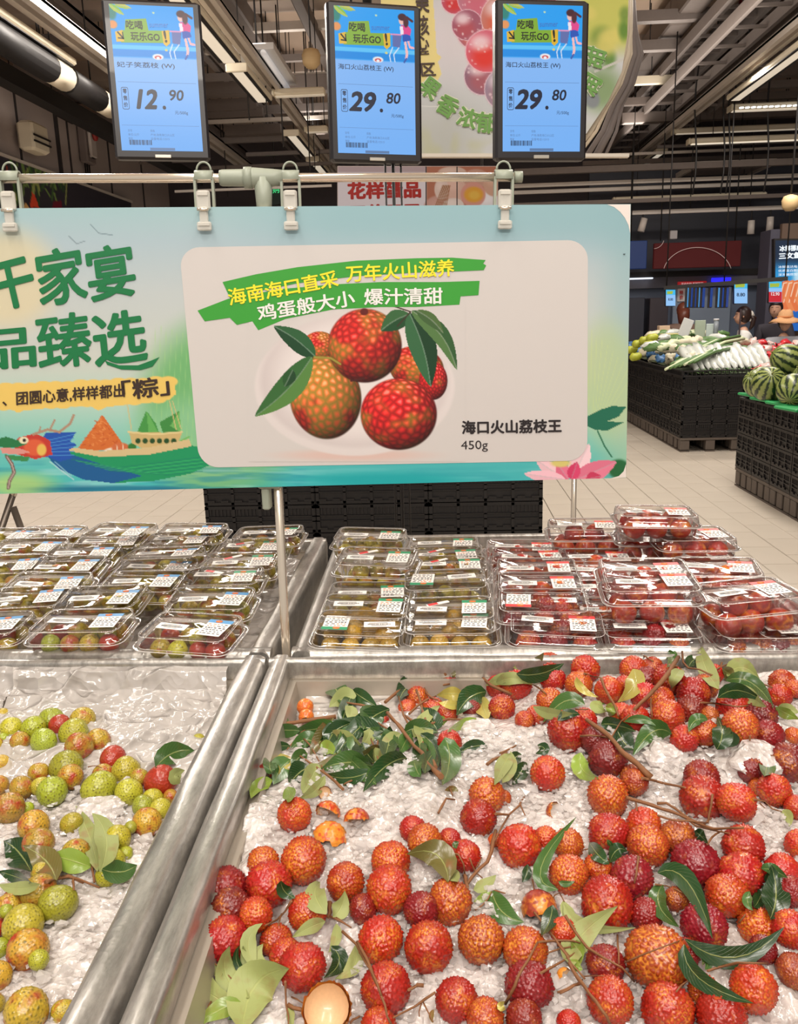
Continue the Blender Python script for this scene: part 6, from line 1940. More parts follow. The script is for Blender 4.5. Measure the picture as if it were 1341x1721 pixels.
poly_px(m, PB, [(374, 474), (430, 461), (500, 449), (600, 438), (700, 434), (760, 433), (816, 437), (812, 443), (817, 446), (813, 454), (770, 456), (700, 458), (600, 464), (500, 476), (440, 488), (388, 504)], .0011)
poly_px(m, PB, [(332, 522), (384, 502), (470, 486), (560, 478), (640, 474), (740, 474), (806, 472), (804, 496), (774, 498), (772, 512), (700, 516), (640, 516), (560, 520), (480, 536), (434, 555), (424, 540), (398, 546), (386, 534), (344, 540)], .0011)
m.build('green_brush_strip', green_p, brd)
def curve_fn(u_mid, k):
 return lambda u, v: (u, v + k * ((u - u_mid) / 200.0) ** 2)
m = MB()
text_px(m, PB, '海南海口直采', 386, 515, 570, 482, 29, .0014, bold=.018, fn=curve_fn(480, -2))
text_px(m, PB, '万年火山滋养', 582, 475, 764, 464, 29, .0014, bold=.018, fn=curve_fn(670, 0))
m.build('yellow_lettering', yel_p, brd)
m = MB()
text_px(m, PB, '鸡蛋般大小', 435, 541, 598, 514, 28, .0014, bold=.018)
text_px(m, PB, '爆汁清甜', 612, 513, 744, 511, 28, .0014, bold=.018)
m.build('white_lettering', wht_p, brd)
m = MB()
text_px(m, PB, '海口火山荔枝王', 776, 730, 944, 727, 23, .0012, bold=.03)
text_px(m, PB, '450g', 775, 760, 820, 759, 19, .0012, bold=-.004)
m.build('product_name_lettering', ink_p, brd)
m = MB()
text_px(m, PB, '午', -10, 528, 66, 508, 96, .0010, bold=.022, shear=.03)
text_px(m, PB, '家', 68, 518, 150, 504, 96, .0010, bold=.022, shear=.03)
text_px(m, PB, '宴', 152, 509, 232, 496, 92, .0010, bold=.022, shear=.03)
text_px(m, PB, '品', -26, 624, 62, 616, 68, .0010, bold=.022, shear=.03)
text_px(m, PB, '臻', 66, 624, 158, 612, 92, .0010, bold=.018, shear=.03)
text_px(m, PB, '选', 160, 618, 250, 606, 90, .0010, bold=.022, shear=.03)
# sweeping last stroke of the brush lettering
poly_px(m, PB, [(176, 606), (200, 614), (232, 614), (254, 606), (268, 600), (256, 616), (236, 622), (204, 621), (180, 613)], .0012)
m.build('brush_lettering', jade_p, brd)
m = MB()
text_px(m, PB, '、团圆心意,样样都出', 4, 684, 210, 668, 24, .0010, bold=.02, shear=.05)
text_px(m, PB, '「粽」', 206, 674, 286, 664, 34, .0010, bold=.02, shear=.03)
m.build('dark_lettering', brn_p, brd)
# hole near the right edge
m = MB(); c = PB.hit(1049, 427, .0008); m.lathe([(0, 0), (.0016, 0), (.0016, .0004), (0, .0004)], c, 8); m.build('pin_hole', ink_p, brd)
# ---------------------------------------------------------------- rail and fittings
chrome = mat('chrome_tube', (236, 222, 202), .16, .72, coat=.5)
sage = mat('sage_plastic', (150, 156, 140), .45, noise=.03)
yr0, yr1 = yL + .014, yR + .014
ra, rb_ = hy(-120, 300.5, yr0 - .008), hy(866, 297.5, yr1 - .014)
rail = empty('sign_rail', tuple((ra + rb_) / 2), 'chrome telescopic rail holding the sign board, with sage T joint', 'rail')
MB().tube([ra, rb_], .0062, 16).build('tube', chrome, rail)
MB().tube([rb_ - (rb_ - ra) * .002, rb_ + (rb_ - ra) * .012], .0078, 14).build('end_cap', sage, rail)
def rp(u): 
 # point on the rail axis seen at photo column u
 best = min(np.linspace(0, 1.05, 400), key=lambda s: abs(proj(ra + (rb_ - ra) * s)[0] - u))
 return ra + (rb_ - ra) * best
m = MB()
a, b = rp(368), rp(414); m.tube([a, a + (b - a) * .1, b - (b - a) * .12, b], [.0098, .0112, .0118, .0122], 16)
a, b = rp(422), rp(474); m.tube([a, a + (b - a) * .1, b - (b - a) * .3, b], [.0138, .0138, .0118, .0105], 16)
m.build('tee_sleeve', sage, rail)
tj = rp(441)
m = MB(); a, b = rp(410), rp(424); m.tube([a, b], .0148, 16); m.build('tee_collar', sage, rail)
pt_top = tj; 
pole_b = hy(481, 1095, tj[1] + .004)
def pole_at(z):
 f = (tj[2] - z) / (tj[2] - pole_b[2]); return tj + (pole_b - tj) * f
m = MB(); m.tube([tj, pole_at(tj[2] - .03), pole_at(tj[2] - .05)], [.0135, .0115, .0105], 16); m.build('tee_stem', sage, rail)
pole = empty('chrome_pole', tuple(pole_at(0)), 'chrome upright pole between the four bins carrying the sign rail', 'pole')
MB().tube([pole_at(tj[2] - .04), pole_at(0.01)], .0070, 16).build('tube', chrome, pole)
c = hy(455, 838, tj[1])
MB().bevbox((c[0] - .006, c[1], c[2] + .004), (.012, .02, .040), .002).bevbox((c[0] + .002, c[1] - .006, c[2] + .022), (.036, .016, .008), .002).build('clamp', sage, pole)
MB().lathe([(0, 0), (.05, 0), (.05, .006), (.012, .014), (.008, .03), (0, .03)], pole_at(0), 20).build('foot', mat('pole_foot', (60, 58, 56), .5), pole)
clip_clear = mat('clip_acrylic', (228, 224, 214), .12, alpha=.62, coat=.6)
for k, (u, lab) in enumerate(((17, 'clip at the far left of the rail'), (343, 'clip under the left screen'), (489, 'clip just right of the T joint'), (847, 'clip at the right end of the rail'))):
 c = Vector(rp(u))
 ex, ez, en = Vector(PB.ex), Vector(PB.ez), Vector(PB.en)
 R3 = Matrix((ex, -en, ez)).transposed()
 def W(x, y, z): return c + ex * x - en * y + ez * z
 t = empty('sign_clip', tuple(c), 'sage and clear plastic board ' + lab, 'clip', 'clips on the sign rail')
 m = MB()
 n = 14; vs, fs = [], []
 for i in range(n + 1):   # saddle over the tube, open below
  a = math.radians(-200 + 220 * i / n)
  for rr in (.0078, .0102):
   for xx in (-.0125, .0125):
    vs.append(W(xx, math.cos(a) * rr, -math.sin(a) * rr))
 for i in range(n):
  b0 = i * 4; b1 = b0 + 4
  fs += [(b0, b1, b1 + 1, b0 + 1), (b0 + 2, b0 + 3, b1 + 3, b1 + 2), (b0, b0 + 2, b1 + 2, b1), (b0 + 1, b1 + 1, b1 + 3, b0 + 3)]
 m.add(vs, fs, 0, True)
 for s in (-1, 1):   # two side straps going down
  m.box(W(s * .0125, -.004, -.022), (.0035, .009, .044), rot=R3)
 m.box(W(0, -.006, -.043), (.027, .004, .004), rot=R3)
 m.build('saddle', sage, t)
 m = MB(); pts_ = [W(.010 * math.cos(a), 0, .0095 + .0115 * math.sin(a)) for a in np.linspace(0, math.pi, 12)]
 m.tube(pts_, .0014, 8); m.build('loop', sage, t)
 m = MB()
 m.bevbox(W(0, -.017, -.032), (.019, .008, .026), .002, rot=R3)
 m.bevbox(W(0, -.020, -.053), (.012, .007, .024), .0015, rot=R3)
 m.bevbox(W(0, -.021, -.067), (.020, .007, .012), .0015, rot=R3)
 m.box(W(0, -.022, -.024), (.014, .003, .004), rot=R3)
 m.box(W(0, -.0255, -.065), (.016, .002, .003), rot=R3)
 m.build('clear_grip', clip_clear, t)
 MB().tube([W(-.008, -.025, -.045), W(.008, -.025, -.045)], .0022, 8).build('spring_pin', chrome, t)
# second pole behind the bins
q = hy(965, 838, 2.35)
pole2 = empty('chrome_pole', (q[0], q[1], 0), 'thin chrome pole behind the right bin in front of the tiled floor', 'pole')
MB().tube([(q[0], q[1], .01), (q[0] - .002, q[1], 1.30)], .0075, 14).build('tube', chrome, pole2)
MB().lathe([(0, 0), (.06, 0), (.06, .006), (.012, .014), (0, .03)], (q[0], q[1], 0), 20).build('foot', mat('pole_foot', (60, 58, 56), .5), pole2)
# trolley leg at left
a, b, c, d_ = hy(2, 890, 2.6), hy(22, 830, 2.6), hy(36, 890, 2.6), hy(22, 852, 2.6)
tr = empty('folding_trestle', tuple(a), 'steel folding legs at the far left behind the packs', 'trestle')
for (p, q_) in ((a, b), (c, d_)):
 p, q_ = Vector(p), Vector(q_); dd = (p - q_)
 e_ = q_ + dd * (q_.z / -dd.z)
 MB().tube([q_, e_], .011, 10).build('leg', mat('trestle_steel', (128, 118, 108), .35, .7), tr)
MB().tube([Vector(b) + Vector((-.05, 0, .05)), Vector(b) + Vector((.02, 0, .02)), Vector(b)], .013, 10).build('hinge', chrome, tr)
MB().box(tuple(Vector(b) + Vector((-.3, .15, .06))), (.7, .5, .02)).build('trestle_top', mat('trestle_steel', (128, 118, 108), .35, .7), tr)
# ================================================================== price screens
scr_m = mat_vcol('lcd_glow', emit=1.0, rough=.25)
bez = mat('screen_bezel', (34, 30, 32), .35, coat=.2)
sink = mat_emit('screen_ink', (20, 26, 52), .9)
sgrey = mat_emit('screen_grey', (96, 130, 178), .9)
sgrn = mat_emit('screen_green', (132, 178, 40), .9)
syel = mat_emit('screen_yellow', (232, 186, 40), .9)
sblk = mat_emit('screen_black', (24, 26, 14), .8)
sumb = mat_emit('screen_blue', (60, 120, 200), .9)
def screen(label, bl_, br_, top, name_txt, price, cents, dy=.07, inset=(.065, .075, .045)):
 """bl_, br_: photo corners of the casing bottom; top: photo row of the casing top at the left corner"""
 y0 = 2.30
 p = Plane(hy(bl_[0], bl_[1], y0), hy(br_[0], br_[1], y0 + dy))
 p0 = p.hit(*bl_); wv_ = p.loc(*br_)[0] - p.loc(*bl_)[0]
 hgt = (p.loc(bl_[0] + (top[0] - bl_[0]), top[1])[1] - p.loc(*bl_)[1])
 p.o = p0; ex, ez, en = Vector(p.ex), Vector(p.ez), Vector(p.en)
 # use a true right-angled frame: up axis leaning with the casing
 W_ = lambda a, b, o=0.0: Vector(p.o) + ex * a + ez * b + en * o
 t = empty('price_screen', tuple(W_(wv_ / 2, 0)), label, 'screen', 'hanging price screens')
 R3 = Matrix((ex, -en, ez)).transposed()
 MB().bevbox(W_(wv_ / 2, hgt / 2, -.018), (wv_, .036, hgt), .006, rot=R3).build('casing', bez, t)
 il, ib, itp = wv_ * .075, hgt * .055, hgt * .035
 sw, sh = wv_ - 2 * il, hgt - ib - itp
 nx_, ny_ = 150, 250
 ss, tt = np.meshgrid(np.linspace(0, 1, nx_), np.linspace(0, 1, ny_))
 P = np.array(W_(il, hgt - itp, .0006)) + np.array(ex) * (ss * sw)[..., None] - np.array(ez) * (tt * sh)[..., None]
 q = Paint(ss * 150, tt * 250, (132, 184, 246))
 q.mix(1 - sstep(86, 90, q.V), (30, 158, 240))
 q.mix(sstep(100, 240, q.V) * .35, (96, 170, 250))
 q.mix((1 - sstep(3, 4, np.abs(q.V - 71))) * .7, (120, 210, 250)); q.mix(sstep(74, 76, q.V) * (1 - sstep(86, 88, q.V)), (22, 140, 226))
 q.ell(4, 14, 8, 12, (40, 130, 120), soft=.3); q.leaf((0, 0), (26, 18), 9, (130, 190, 60), (190, 200, 70)); q.leaf((10, 0), (40, 6), 8, (200, 196, 80), (150, 190, 60))
 q.ell(4, 34, 8, 7, (230, 150, 90), soft=.2)
 q.ell(96, 74, 2.5, 2, (220, 210, 120)); q.ell(78, 12, 2, 1.6, (190, 220, 180))
 q.ell(80, 86, 10, 5, (236, 236, 240), soft=.15); q.ell(80, 87, 6, 3, (210, 60, 60), soft=.2); q.ell(80, 88, 3.5, 2, (236, 236, 240))
 # shopper pushing a cart (flat print)
 q.poly([(130, 52), (134, 52), (138, 74), (135, 84), (131, 84), (133, 74)], (244, 190, 190)); q.poly([(136, 52), (140, 52), (142, 60), (150, 62), (150, 65), (140, 64)], (244, 180, 190))
 q.poly([(127, 40), (140, 38), (144, 50), (128, 54)], (40, 84, 180)); q.poly([(124, 26), (136, 24), (144, 32), (142, 42), (134, 40), (126, 42)], (226, 70, 140)); q.poly([(122, 28), (128, 28), (130, 40), (124, 42)], (240, 230, 240))
 q.ell(126, 18, 5.5, 7, (240, 190, 180), soft=.12); q.ell(127, 12, 8, 6, (70, 30, 40), soft=.15); q.ell(134, 20, 5, 9, (80, 34, 44), soft=.2); q.line([(136, 12), (146, 18)], 4, (80, 34, 44))
 q.poly([(108, 40), (126, 42), (122, 64), (108, 62)], (96, 110, 170)); q.line([(104, 42), (124, 42)], 2, (240, 150, 190)); q.line([(108, 64), (102, 78), (104, 88)], 1.6, (226, 232, 246)); q.line([(120, 64), (110, 76), (112, 88)], 1.6, (226, 232, 246)); q.line([(134, 82), (130, 88)], 3, (60, 90, 170))
 link('lcd_panel', grid_mesh('lcd_panel', P, scr_m, q.a, smooth=False), t)
 class SP:   # picture plane addressed in 150 x 250 screen units
  def hit(s, u, v, off=0.0):
   return np.array(W_(il + sw * u / 150, hgt - itp - sh * v / 250, .0006 + off))
 sp = SP()
 m = MB(); poly_px(m, sp, [(27, 25), (64, 22), (67, 44), (24, 45)], .0004); poly_px(m, sp, [(17, 43), (104, 41), (104, 62), (16, 64)], .0005); m.build('green_patch', sgrn, t)
 m = MB(); poly_px(m, sp, [(7, 46), (20, 43), (22, 62), (8, 63)], .0007); poly_px(m, sp, [(90, 42), (103, 40), (104, 62), (97, 68), (92, 64)], .0007); m.build('yellow_patch', syel, t)
 m = MB()
 text_px(m, sp, '吃喝', 27, 41, 57, 41, 15, .0010, bold=.02); text_px(m, sp, '玩乐GO', 34, 60, 86, 60, 15, .0010, bold=.02); text_px(m, sp, '!', 95, 62, 99.5, 61, 21, .0010, bold=.03, shear=.1)
 for pp in ([(10, 47), (12, 45), (21, 55), (19, 57)], [(11, 55), (11, 57.5), (22, 58.5), (22, 56)], [(19, 46), (21, 46), (22, 58), (19.5, 58)]): poly_px(m, sp, pp, .0010)
 m.build('slogan_lettering', sblk, t)
 m = MB(); text_px(m, sp, 'summer', 69, 37, 103, 36, 6.5, .0010, bold=.005); m.build('summer_lettering', sumb, t)
 m = MB()
 text_px(m, sp, name_txt, 5, 107, 5 + (86 if len(name_txt) < 8 else 104), 107, 11, .0008, bold=.006)
 text_px(m, sp, price, 33 if price[0] == '1' else 22, 177, 70, 177, 35, .0008, bold=.034, shear=.22)
 text_px(m, sp, '.', 81, 177, 87.5, 177, 7, .0008, bold=.04)
 text_px(m, sp, cents, 93, 161, 120, 161, 19, .0008, bold=.018, shear=.16)
 m.build('price_lettering', sink, t)
 m = MB()
 text_px(m, sp, '元/500g', 103, 186, 127, 186, 7, .0008)
 for k, ch in enumerate('零售价'): text_px(m, sp, ch, 11, 151 + k * 11.5, 18.5, 151 + k * 11.5, 8.5, .0008, bold=.02)
 r_ = rrect(8.4, 139.5, 21, 178, 3, 4); r2 = rrect(9.2, 140.5, 20.2, 177, 2.4, 4)
 b_ = len(r_)
 m.add([sp.hit(a, b, .0008) for a, b in r_] + [sp.hit(a, b, .0008) for a, b in r2], [(i, (i + 1) % b_, b_ + (i + 1) % b_, b_ + i) for i in range(b_)])
 m.build('tag_lettering', sink, t)
 m = MB()
 for k, (a_, b_, w1) in enumerate((('货号', '规格', 24), ('单位:公斤', '产地:' + ('广东茂名' if len(name_txt) < 8 else '海南海口') + '火山区', 44), ('等级', '监督电话:12315', 38))):
  text_px(m, sp, a_, 14, 217 + k * 7, 14 + (8, 20, 8)[k], 217 + k * 7, 4.6, .0008); text_px(m, sp, b_, 55, 217 + k * 7, 55 + (8, w1, w1 - 4)[k], 217 + k * 7, 4.6, .0008)
 poly_px(m, sp, [(4, 130), (146, 130), (146, 130.6), (4, 130.6)], .0006); poly_px(m, sp, [(4, 205), (146, 205), (146, 205.5), (4, 205.5)], .0006)
 poly_px(m, sp, [(52, 244.5), (98, 244.5), (98, 249.3), (52, 249.3)], .0006)
 m.build('small_print', sgrey, t)
 m = MB(); g = np.random.default_rng(3); x = 15
 while x < 56:
  ww = g.uniform(.5, 1.9); poly_px(m, sp, [(x, 231), (x + ww, 231), (x + ww, 240), (x, 240)], .0008); x += ww + g.uniform(.5, 1.4)
 m.build('barcode', sink, t)
 MB().bevbox(W_(wv_ * .5, ib * .38, .001), (wv_ * .17, .003, .0085), .001, rot=R3).build('badge', mat('badge_silver', (198, 190, 176), .3, .6), t)
 m = MB(); m.box(W_(wv_ / 2, hgt * .55, -.05), (.10, .03, .16), rot=R3); m.build('bracket', black_m, t)
 m = MB(); q_ = W_(wv_ / 2, hgt * .55, -.075); m.tube([q_, (q_.x, q_.y, 5.2)], .012, 8); m.build('hanging_rod', black_m, t)
 return t, W_, wv_
screen('left price screen showing 12.90', (194, 267), (354, 269), (172, -4), '妃子笑荔枝 (W)', '12', '90', .06)
_, WM, wm_ = screen('middle price screen showing 29.80', (557, 271), (710, 275), (545, -2), '海口火山荔枝王 (W)', '29', '80', .07)
screen('right price screen showing 29.80', (833, 269), (985, 269), (832, -4), '海口火山荔枝王 (W)', '29', '80', .05)
for (u, r, lab) in ((648, .0028, 'thin black cable left of the black pole under the middle screen'), (661, .0045, 'black pole under the middle screen'), (674, .0028, 'thin black cable right of the black pole under the middle screen')):
 q = hy(u, 300, 2.38)
 tag(MB().tube([(q[0], q[1], 0.0), (q[0], q[1], 2.0)], r, 10).build('screen_pole' if r > .004 else 'screen_cable', black_m), lab, 'pole' if r > .004 else 'cable')
# ================================================================== big grape banner
yb = 3.3
PG = Plane(hy(690, 262, yb), hy(1060, 262, yb))
tl, br_ = PG.loc(640, -130), PG.loc(1062, 262)
gb_ = empty('grape_banner', tuple(PG.hit(850, 262)), 'large hanging banner printed with pink grapes and green lettering behind the screens', 'banner')
nx_, ny_ = 300, 280
a_, b_ = np.meshgrid(np.linspace(0, 1, nx_), np.linspace(0, 1, ny_))
right_u = np.interp(b_[:, 0] * 392 - 130, [-130, 0, 60, 120, 170, 225, 262], [1062, 1056, 1054, 1045, 1022, 985, 940])
Uu = 640 + (right_u[:, None] - 640) * a_
Vv = -130 + 392 * b_
GP = hit_grid(PG, Uu, Vv, 0)
q = Paint(Uu, Vv, (208, 210, 212))
q.mix(sstep(120, 240, q.V) * (1 - sstep(740, 860, q.U)) * .4, (160, 162, 146))
q.mix(sstep(.45, .8, vnoise(q.U / 30, q.V / 30, 1, 3, 2)) * sstep(180, 262, q.V) * .5, (190, 190, 130))
q.mix(1 - sstep(0, 1, np.hypot((q.U - 760) / 170, (q.V - 60) / 120)), (226, 218, 222))
# yellow ribbon
q.poly([(640, -130), (726, -130), (728, 0), (734, 90), (742, 96), (736, 104), (742, 124), (734, 138), (718, 142), (704, 140), (640, 140)], (240, 222, 150))
def grape(cu, cv, r, c1, c2, seed):
 q.ell(cu, cv, r, r, c1, soft=.04)
 q.ell(cu - r * .1, cv + r * .25, r * .6, r * .55, c2, soft=.6, al=.9)
 q.ell(cu - r * .3, cv - r * .4, r * .45, r * .35, (252, 236, 242), soft=.7, al=.8)
 g = np.random.default_rng(seed)
 for _ in range(14):
  an, d_ = g.uniform(0, 6.28), r * math.sqrt(g.random()) * .9
  q.ell(cu + d_ * math.cos(an), cv + d_ * math.sin(an), g.uniform(1, 2.6), g.uniform(1, 2.6), (250, 226, 232), soft=.4, al=.6)
 q.line([(cu + r * math.cos(x), cv + r * math.sin(x)) for x in np.linspace(0, 6.3, 24)], 1.2, (250, 220, 232), .7)
for (cu, cv, r, c1, c2) in ((765, 0, 24, (196, 96, 120), (220, 60, 60)), (800, 50, 34, (176, 110, 130), (226, 110, 90)), (808, -6, 40, (196, 130, 150), (214, 110, 130)), (785, 42, 26, (170, 100, 120), (190, 90, 100)), (848, 30, 40, (206, 130, 120), (230, 100, 70)),
       (812, 128, 32, (150, 110, 130), (176, 100, 110)), (850, 150, 36, (160, 140, 160), (180, 130, 140)), (818, 86, 36, (222, 110, 130), (232, 60, 50)), (870, 90, 40, (200, 110, 120), (214, 80, 80)), (900, 20, 40, (190, 110, 130), (200, 90, 100))):
 grape(cu, cv, r, c1, c2, int(cu))
# leaves at right
q.mix(sstep(960, 990, q.U) * (1 - sstep(60, 110, q.V)) * .9, (206, 206, 96))
for k in range(9):
 g = np.random.default_rng(k + 60)
 q.ell(g.uniform(985, 1054), g.uniform(-60, 100), g.uniform(8, 22), g.uniform(8, 22), [(92, 136, 56), (120, 150, 70), (226, 214, 120)][k % 3], soft=.6, al=.85)
q.ell(1010, 150, 34, 36, (126, 156, 100), soft=.6, al=.8); q.ell(996, 168, 12, 14, (140, 146, 150), soft=.3)
q.line([(1000, 120), (1052, 98)], 4, (206, 204, 196)); q.line([(700, 178), (760, 180)], 1.2, (226, 226, 222))
link('printed_cloth', grid_mesh('printed_cloth', GP, mat_vcol('banner_print', rough=.7), q.a, smooth=False), gb_)
GPb = hit_grid(PG, Uu[::20, ::30], Vv[::20, ::30], -.03)
link('back_cloth', grid_mesh('back_cloth', GPb, mat('banner_back', (190, 188, 180), .8)), gb_)
m = MB(); m.bar(PG.hit(640, 262, .0), PG.hit(1056, 262, .0), .03, .012); m.build('bottom_rail', mat('rail_cream', (216, 206, 190), .4), gb_)
lg = mat('banner_green', (112, 164, 78), .6); ly_ = mat('banner_cream', (232, 232, 206), .6); lb = mat('banner_dark', (72, 52, 44), .6)
m = MB(); mo = MB()
for (ch, u, v, rot, s) in (('果', 722, 148, 38, 34), ('香', 752, 178, 32, 36), ('浓', 786, 198, 18, 34), ('郁', 817, 206, 5, 36), ('甜', 1000, 96, -72, 34), ('润', 992, 142, -60, 34)):
 c_, s_ = math.cos(math.radians(rot)), math.sin(math.radians(rot))
 # glyph box lower-left to lower-right around its centre
 ll = (u - c_ * s / 2 - s_ * s / 2, v - s_ * s / 2 + c_ * s / 2); lr = (ll[0] + c_ * s, ll[1] + s_ * s)
 text_px(m, PG, ch, *ll, *lr, s, .006, bold=.03)
 text_px(mo, PG, ch, ll[0] - 1, ll[1] + 1, lr[0] + 1, lr[1] + 1, s + 2, .003, bold=.12)
m.build('green_lettering', lg, gb_); mo.build('cream_outline', ly_, gb_)
m = MB()
for k, ch in enumerate('美核心产区'):
 v = (28, 62, 88, 0, 128)[k] if k != 3 else 96
 v = (-2 + 24, 60, 84, 100, 128)[k]
 h_ = (40, 34, 24, 16, 22)[k]
 text_px(m, PG, ch, 700 if k < 4 else 708, v, 722 if k < 4 else 733, v - 1, h_, .004, bold=.02, shear=-.05)
m.build('dark_lettering', lb, gb_)
# cream sleeve bundle trailing along the banner's curved edge
for k in range(7):
 o_ = (k - 1) * 7
 pts_ = [(1056 + o_ * .15, -20), (1054 + o_ * .4, 50), (1048 + o_ * .9, 90), (1030 + o_, 140), (1008 + o_ * 1.1, 175), (980 + o_ * 1.6, 220), (940 + o_ * 2.2, 262)]
 PGk = [PG.hit(u, v, -.02 - .02 * k) for u, v in pts_]
 tag(MB().tube(PGk, [.006 + .004 * (k % 3)] * 7, 8).build('fabric_fold', mat('fold_cream', (214, 200, 178), .7) if k < 4 else mat('fold_grey', (120, 110, 106), .7), gb_))
m = MB()
for s in (.15, .85):
 p_ = PG.hit(640 + 400 * s, -125, -.01); m.tube([p_, (p_[0], p_[1], 5.2)], .008, 6)
m.build('hanging_wire', black_m, gb_)
# ================================================================== egg sign
PE = Plane(hy(568, 345, 5.2), hy(835, 345, 5.2))
eg = empty('egg_sign', tuple(PE.hit(700, 345)), 'pink sign with red lettering and printed eggs, half hidden behind the rail', 'sign')
us, vs_ = np.meshgrid(np.linspace(568, 836, 200), np.linspace(280, 400, 100))
q = Paint(us, vs_, (234, 214, 210))
q.mix(1 - sstep(288, 291, q.V), (190, 160, 156))
q.mix(sstep(716, 718, q.U), (186, 110, 80))
for (cu, cv, ru, rv, c_) in ((740, 350, 28, 22, (206, 150, 130)), (765, 318, 22, 22, (226, 176, 152)), (742, 318, 12, 18, (232, 196, 176)), (762, 345, 18, 12, (236, 208, 190)), (820, 340, 26, 20, (240, 222, 214)), (800, 300, 22, 16, (206, 150, 124)), (830, 310, 18, 20, (214, 160, 130)), (760, 290, 24, 10, (222, 180, 156))):
 q.ell(cu, cv, ru, rv, c_, soft=.08); q.ell(cu - ru * .2, cv - rv * .3, ru * .5, rv * .4, tuple(min(255, x + 16) for x in c_), soft=.6, al=.7)
q.ell(795, 327, 21, 21, (222, 150, 128), soft=.06); q.ell(796, 327, 16, 13, (232, 160, 50), soft=.2); q.ell(797, 328, 9, 7, (236, 180, 70), soft=.4)
for k in range(7): q.line([(732 + k * 3, 346), (744 + k * 2, 312)], 1.4, (150, 90, 50), .8)
link('printed_face', grid_mesh('printed_face', hit_grid(PE, us, vs_, 0), mat_vcol('lit_print', emit=.55), q.a, smooth=False), eg)
m = MB(); cs = [PE.hit(u, v, -.01) for u, v in ((567, 401), (837, 401), (837, 279), (567, 279))]
m.add([tuple(p) for p in cs] + [tuple(p + np.array([0, .08, 0])) for p in cs], [(0, 1, 2, 3), (7, 6, 5, 4), (0, 4, 5, 1), (1, 5, 6, 2), (2, 6, 7, 3), (3, 7, 4, 0)]); m.build('box', mat('sign_box', (210, 196, 190), .6), eg)
m = MB(); text_px(m, PE, '花样蛋品', 584, 336, 708, 333, 30, .012, bold=.045); text_px(m, PE, '平价惠民', 586, 374, 708, 371, 30, .012, bold=.045); m.build('red_lettering', mat('egg_red', (176, 34, 26), .6), eg)
m = MB()
for u in (716, 768):
 m.bar(PE.hit(u, 280, .004), PE.hit(u, 400, .004), .006, .006)
m.build('panel_joint', black_m, eg)
m = MB()
for u in (600, 810):
 p_ = PE.hit(u, 281, -.04); m.tube([p_, (p_[0], p_[1], 5.2)], .008, 6)
m.build('hanging_wire', black_m, eg)
# ================================================================== black crates
crate_m = mat('crate_black', (22, 18, 18), .5, noise=.12, nscale=12)
pallet_m = mat('pallet_grey', (92, 82, 74), .7, noise=.15)
pallet_b = mat('pallet_black', (44, 40, 38), .7, noise=.15)
def crate_mesh(lx, ly, h, slotted=True):
 """open stacking crate: rims, corner posts, recessed panels with slots and stacking feet"""
 m = MB()
 tk = .012
 for (ax, L, O) in (('x', lx, ly), ('y', ly, lx)):
  for s in (-1, 1):
   def B(u, z, su, sz, dep=0.0, th_=tk):
    o = s * (O / 2 - th_ / 2 - dep)
    if ax == 'x': m.box((u, o, z), (su, th_, sz))
    else: m.box((o, u, z), (th_, su, sz))
   B(0, h - .010, L, .018)            # top rim
   B(0, .010, L * .99, .016)          # bottom rim
   B(0, h * .5, L * .98, h * .9, .010, .006)   # recessed panel
   B(0, h * .60, L, .006)
   B(0, h * .42, L, .006)
   n = max(3, int(L / .13))
   for k in range(n + 1):
    B(-L / 2 + .012 + (L - .024) * k / n, h * .5, .016, h * .95)
   ns = int(L / .020)
   for k in range(ns):
    u = -L / 2 + L * (k + .5) / ns
    B(u, h * .76, .007, h * .26, .004, .006)
   nf = max(3, int(L / .07))
   for k in range(nf):
    B(-L / 2 + L * (k + .5) / nf, .024, L / nf * .55, .010, -.002, .006)
 m.box((0, 0, .006), (lx * .97, ly * .97, .006))
 return m.mesh('stacking_crate', crate_m)
def pallet(name_loc, lx, ly, h, label, mt):
 t = empty('pallet', name_loc, label, 'pallet', 'pallets under the crate stacks')
 x, y, z = name_loc
 MB().bevbox((x, y, h - .012), (lx, ly, .024), .003).build('deck', mt, t)
 for a in (-1, 0, 1):
  for b in (-1, 0, 1):
   MB().bevbox((x + a * (lx / 2 - .05), y + b * (ly / 2 - .05), (h - .024) / 2 + .008), (.09, .09, h - .044), .004).build('block', mt, t)
 m = MB()
 for a in (-1, 0, 1):
  m.box((x + a * (lx / 2 - .05), y, .006), (.09, ly, .012))
 m.build('runner', mt, t)
 return t
def crate_at(me, x, y, z, label, group):
 o = link('stacking_crate', me)
 o.location = (x, y, z)
 return tag(o, label, 'crate', group)
# stack just behind the bins
cb = crate_mesh(.600, .40, .155)
OR = ['bottom', 'second', 'third', 'fourth', 'fifth']
x0 = hy(342, 880, 4.3)[0]
for c in range(3):
 xx = x0 + .31 + c * .603
 pallet((xx, 4.51, 0), .60, .40, .12, ['left', 'middle', 'right'][c] + ' black pallet under the crates right behind the bins', pallet_b)
 for r in range(4):
  crate_at(cb, xx, 4.51, .122 + r * .157, 'black slotted crate behind the bins, ' + ['left', 'middle', 'right'][c] + ' stack, ' + OR[r] + ' from the floor', 'black crates behind the bins')
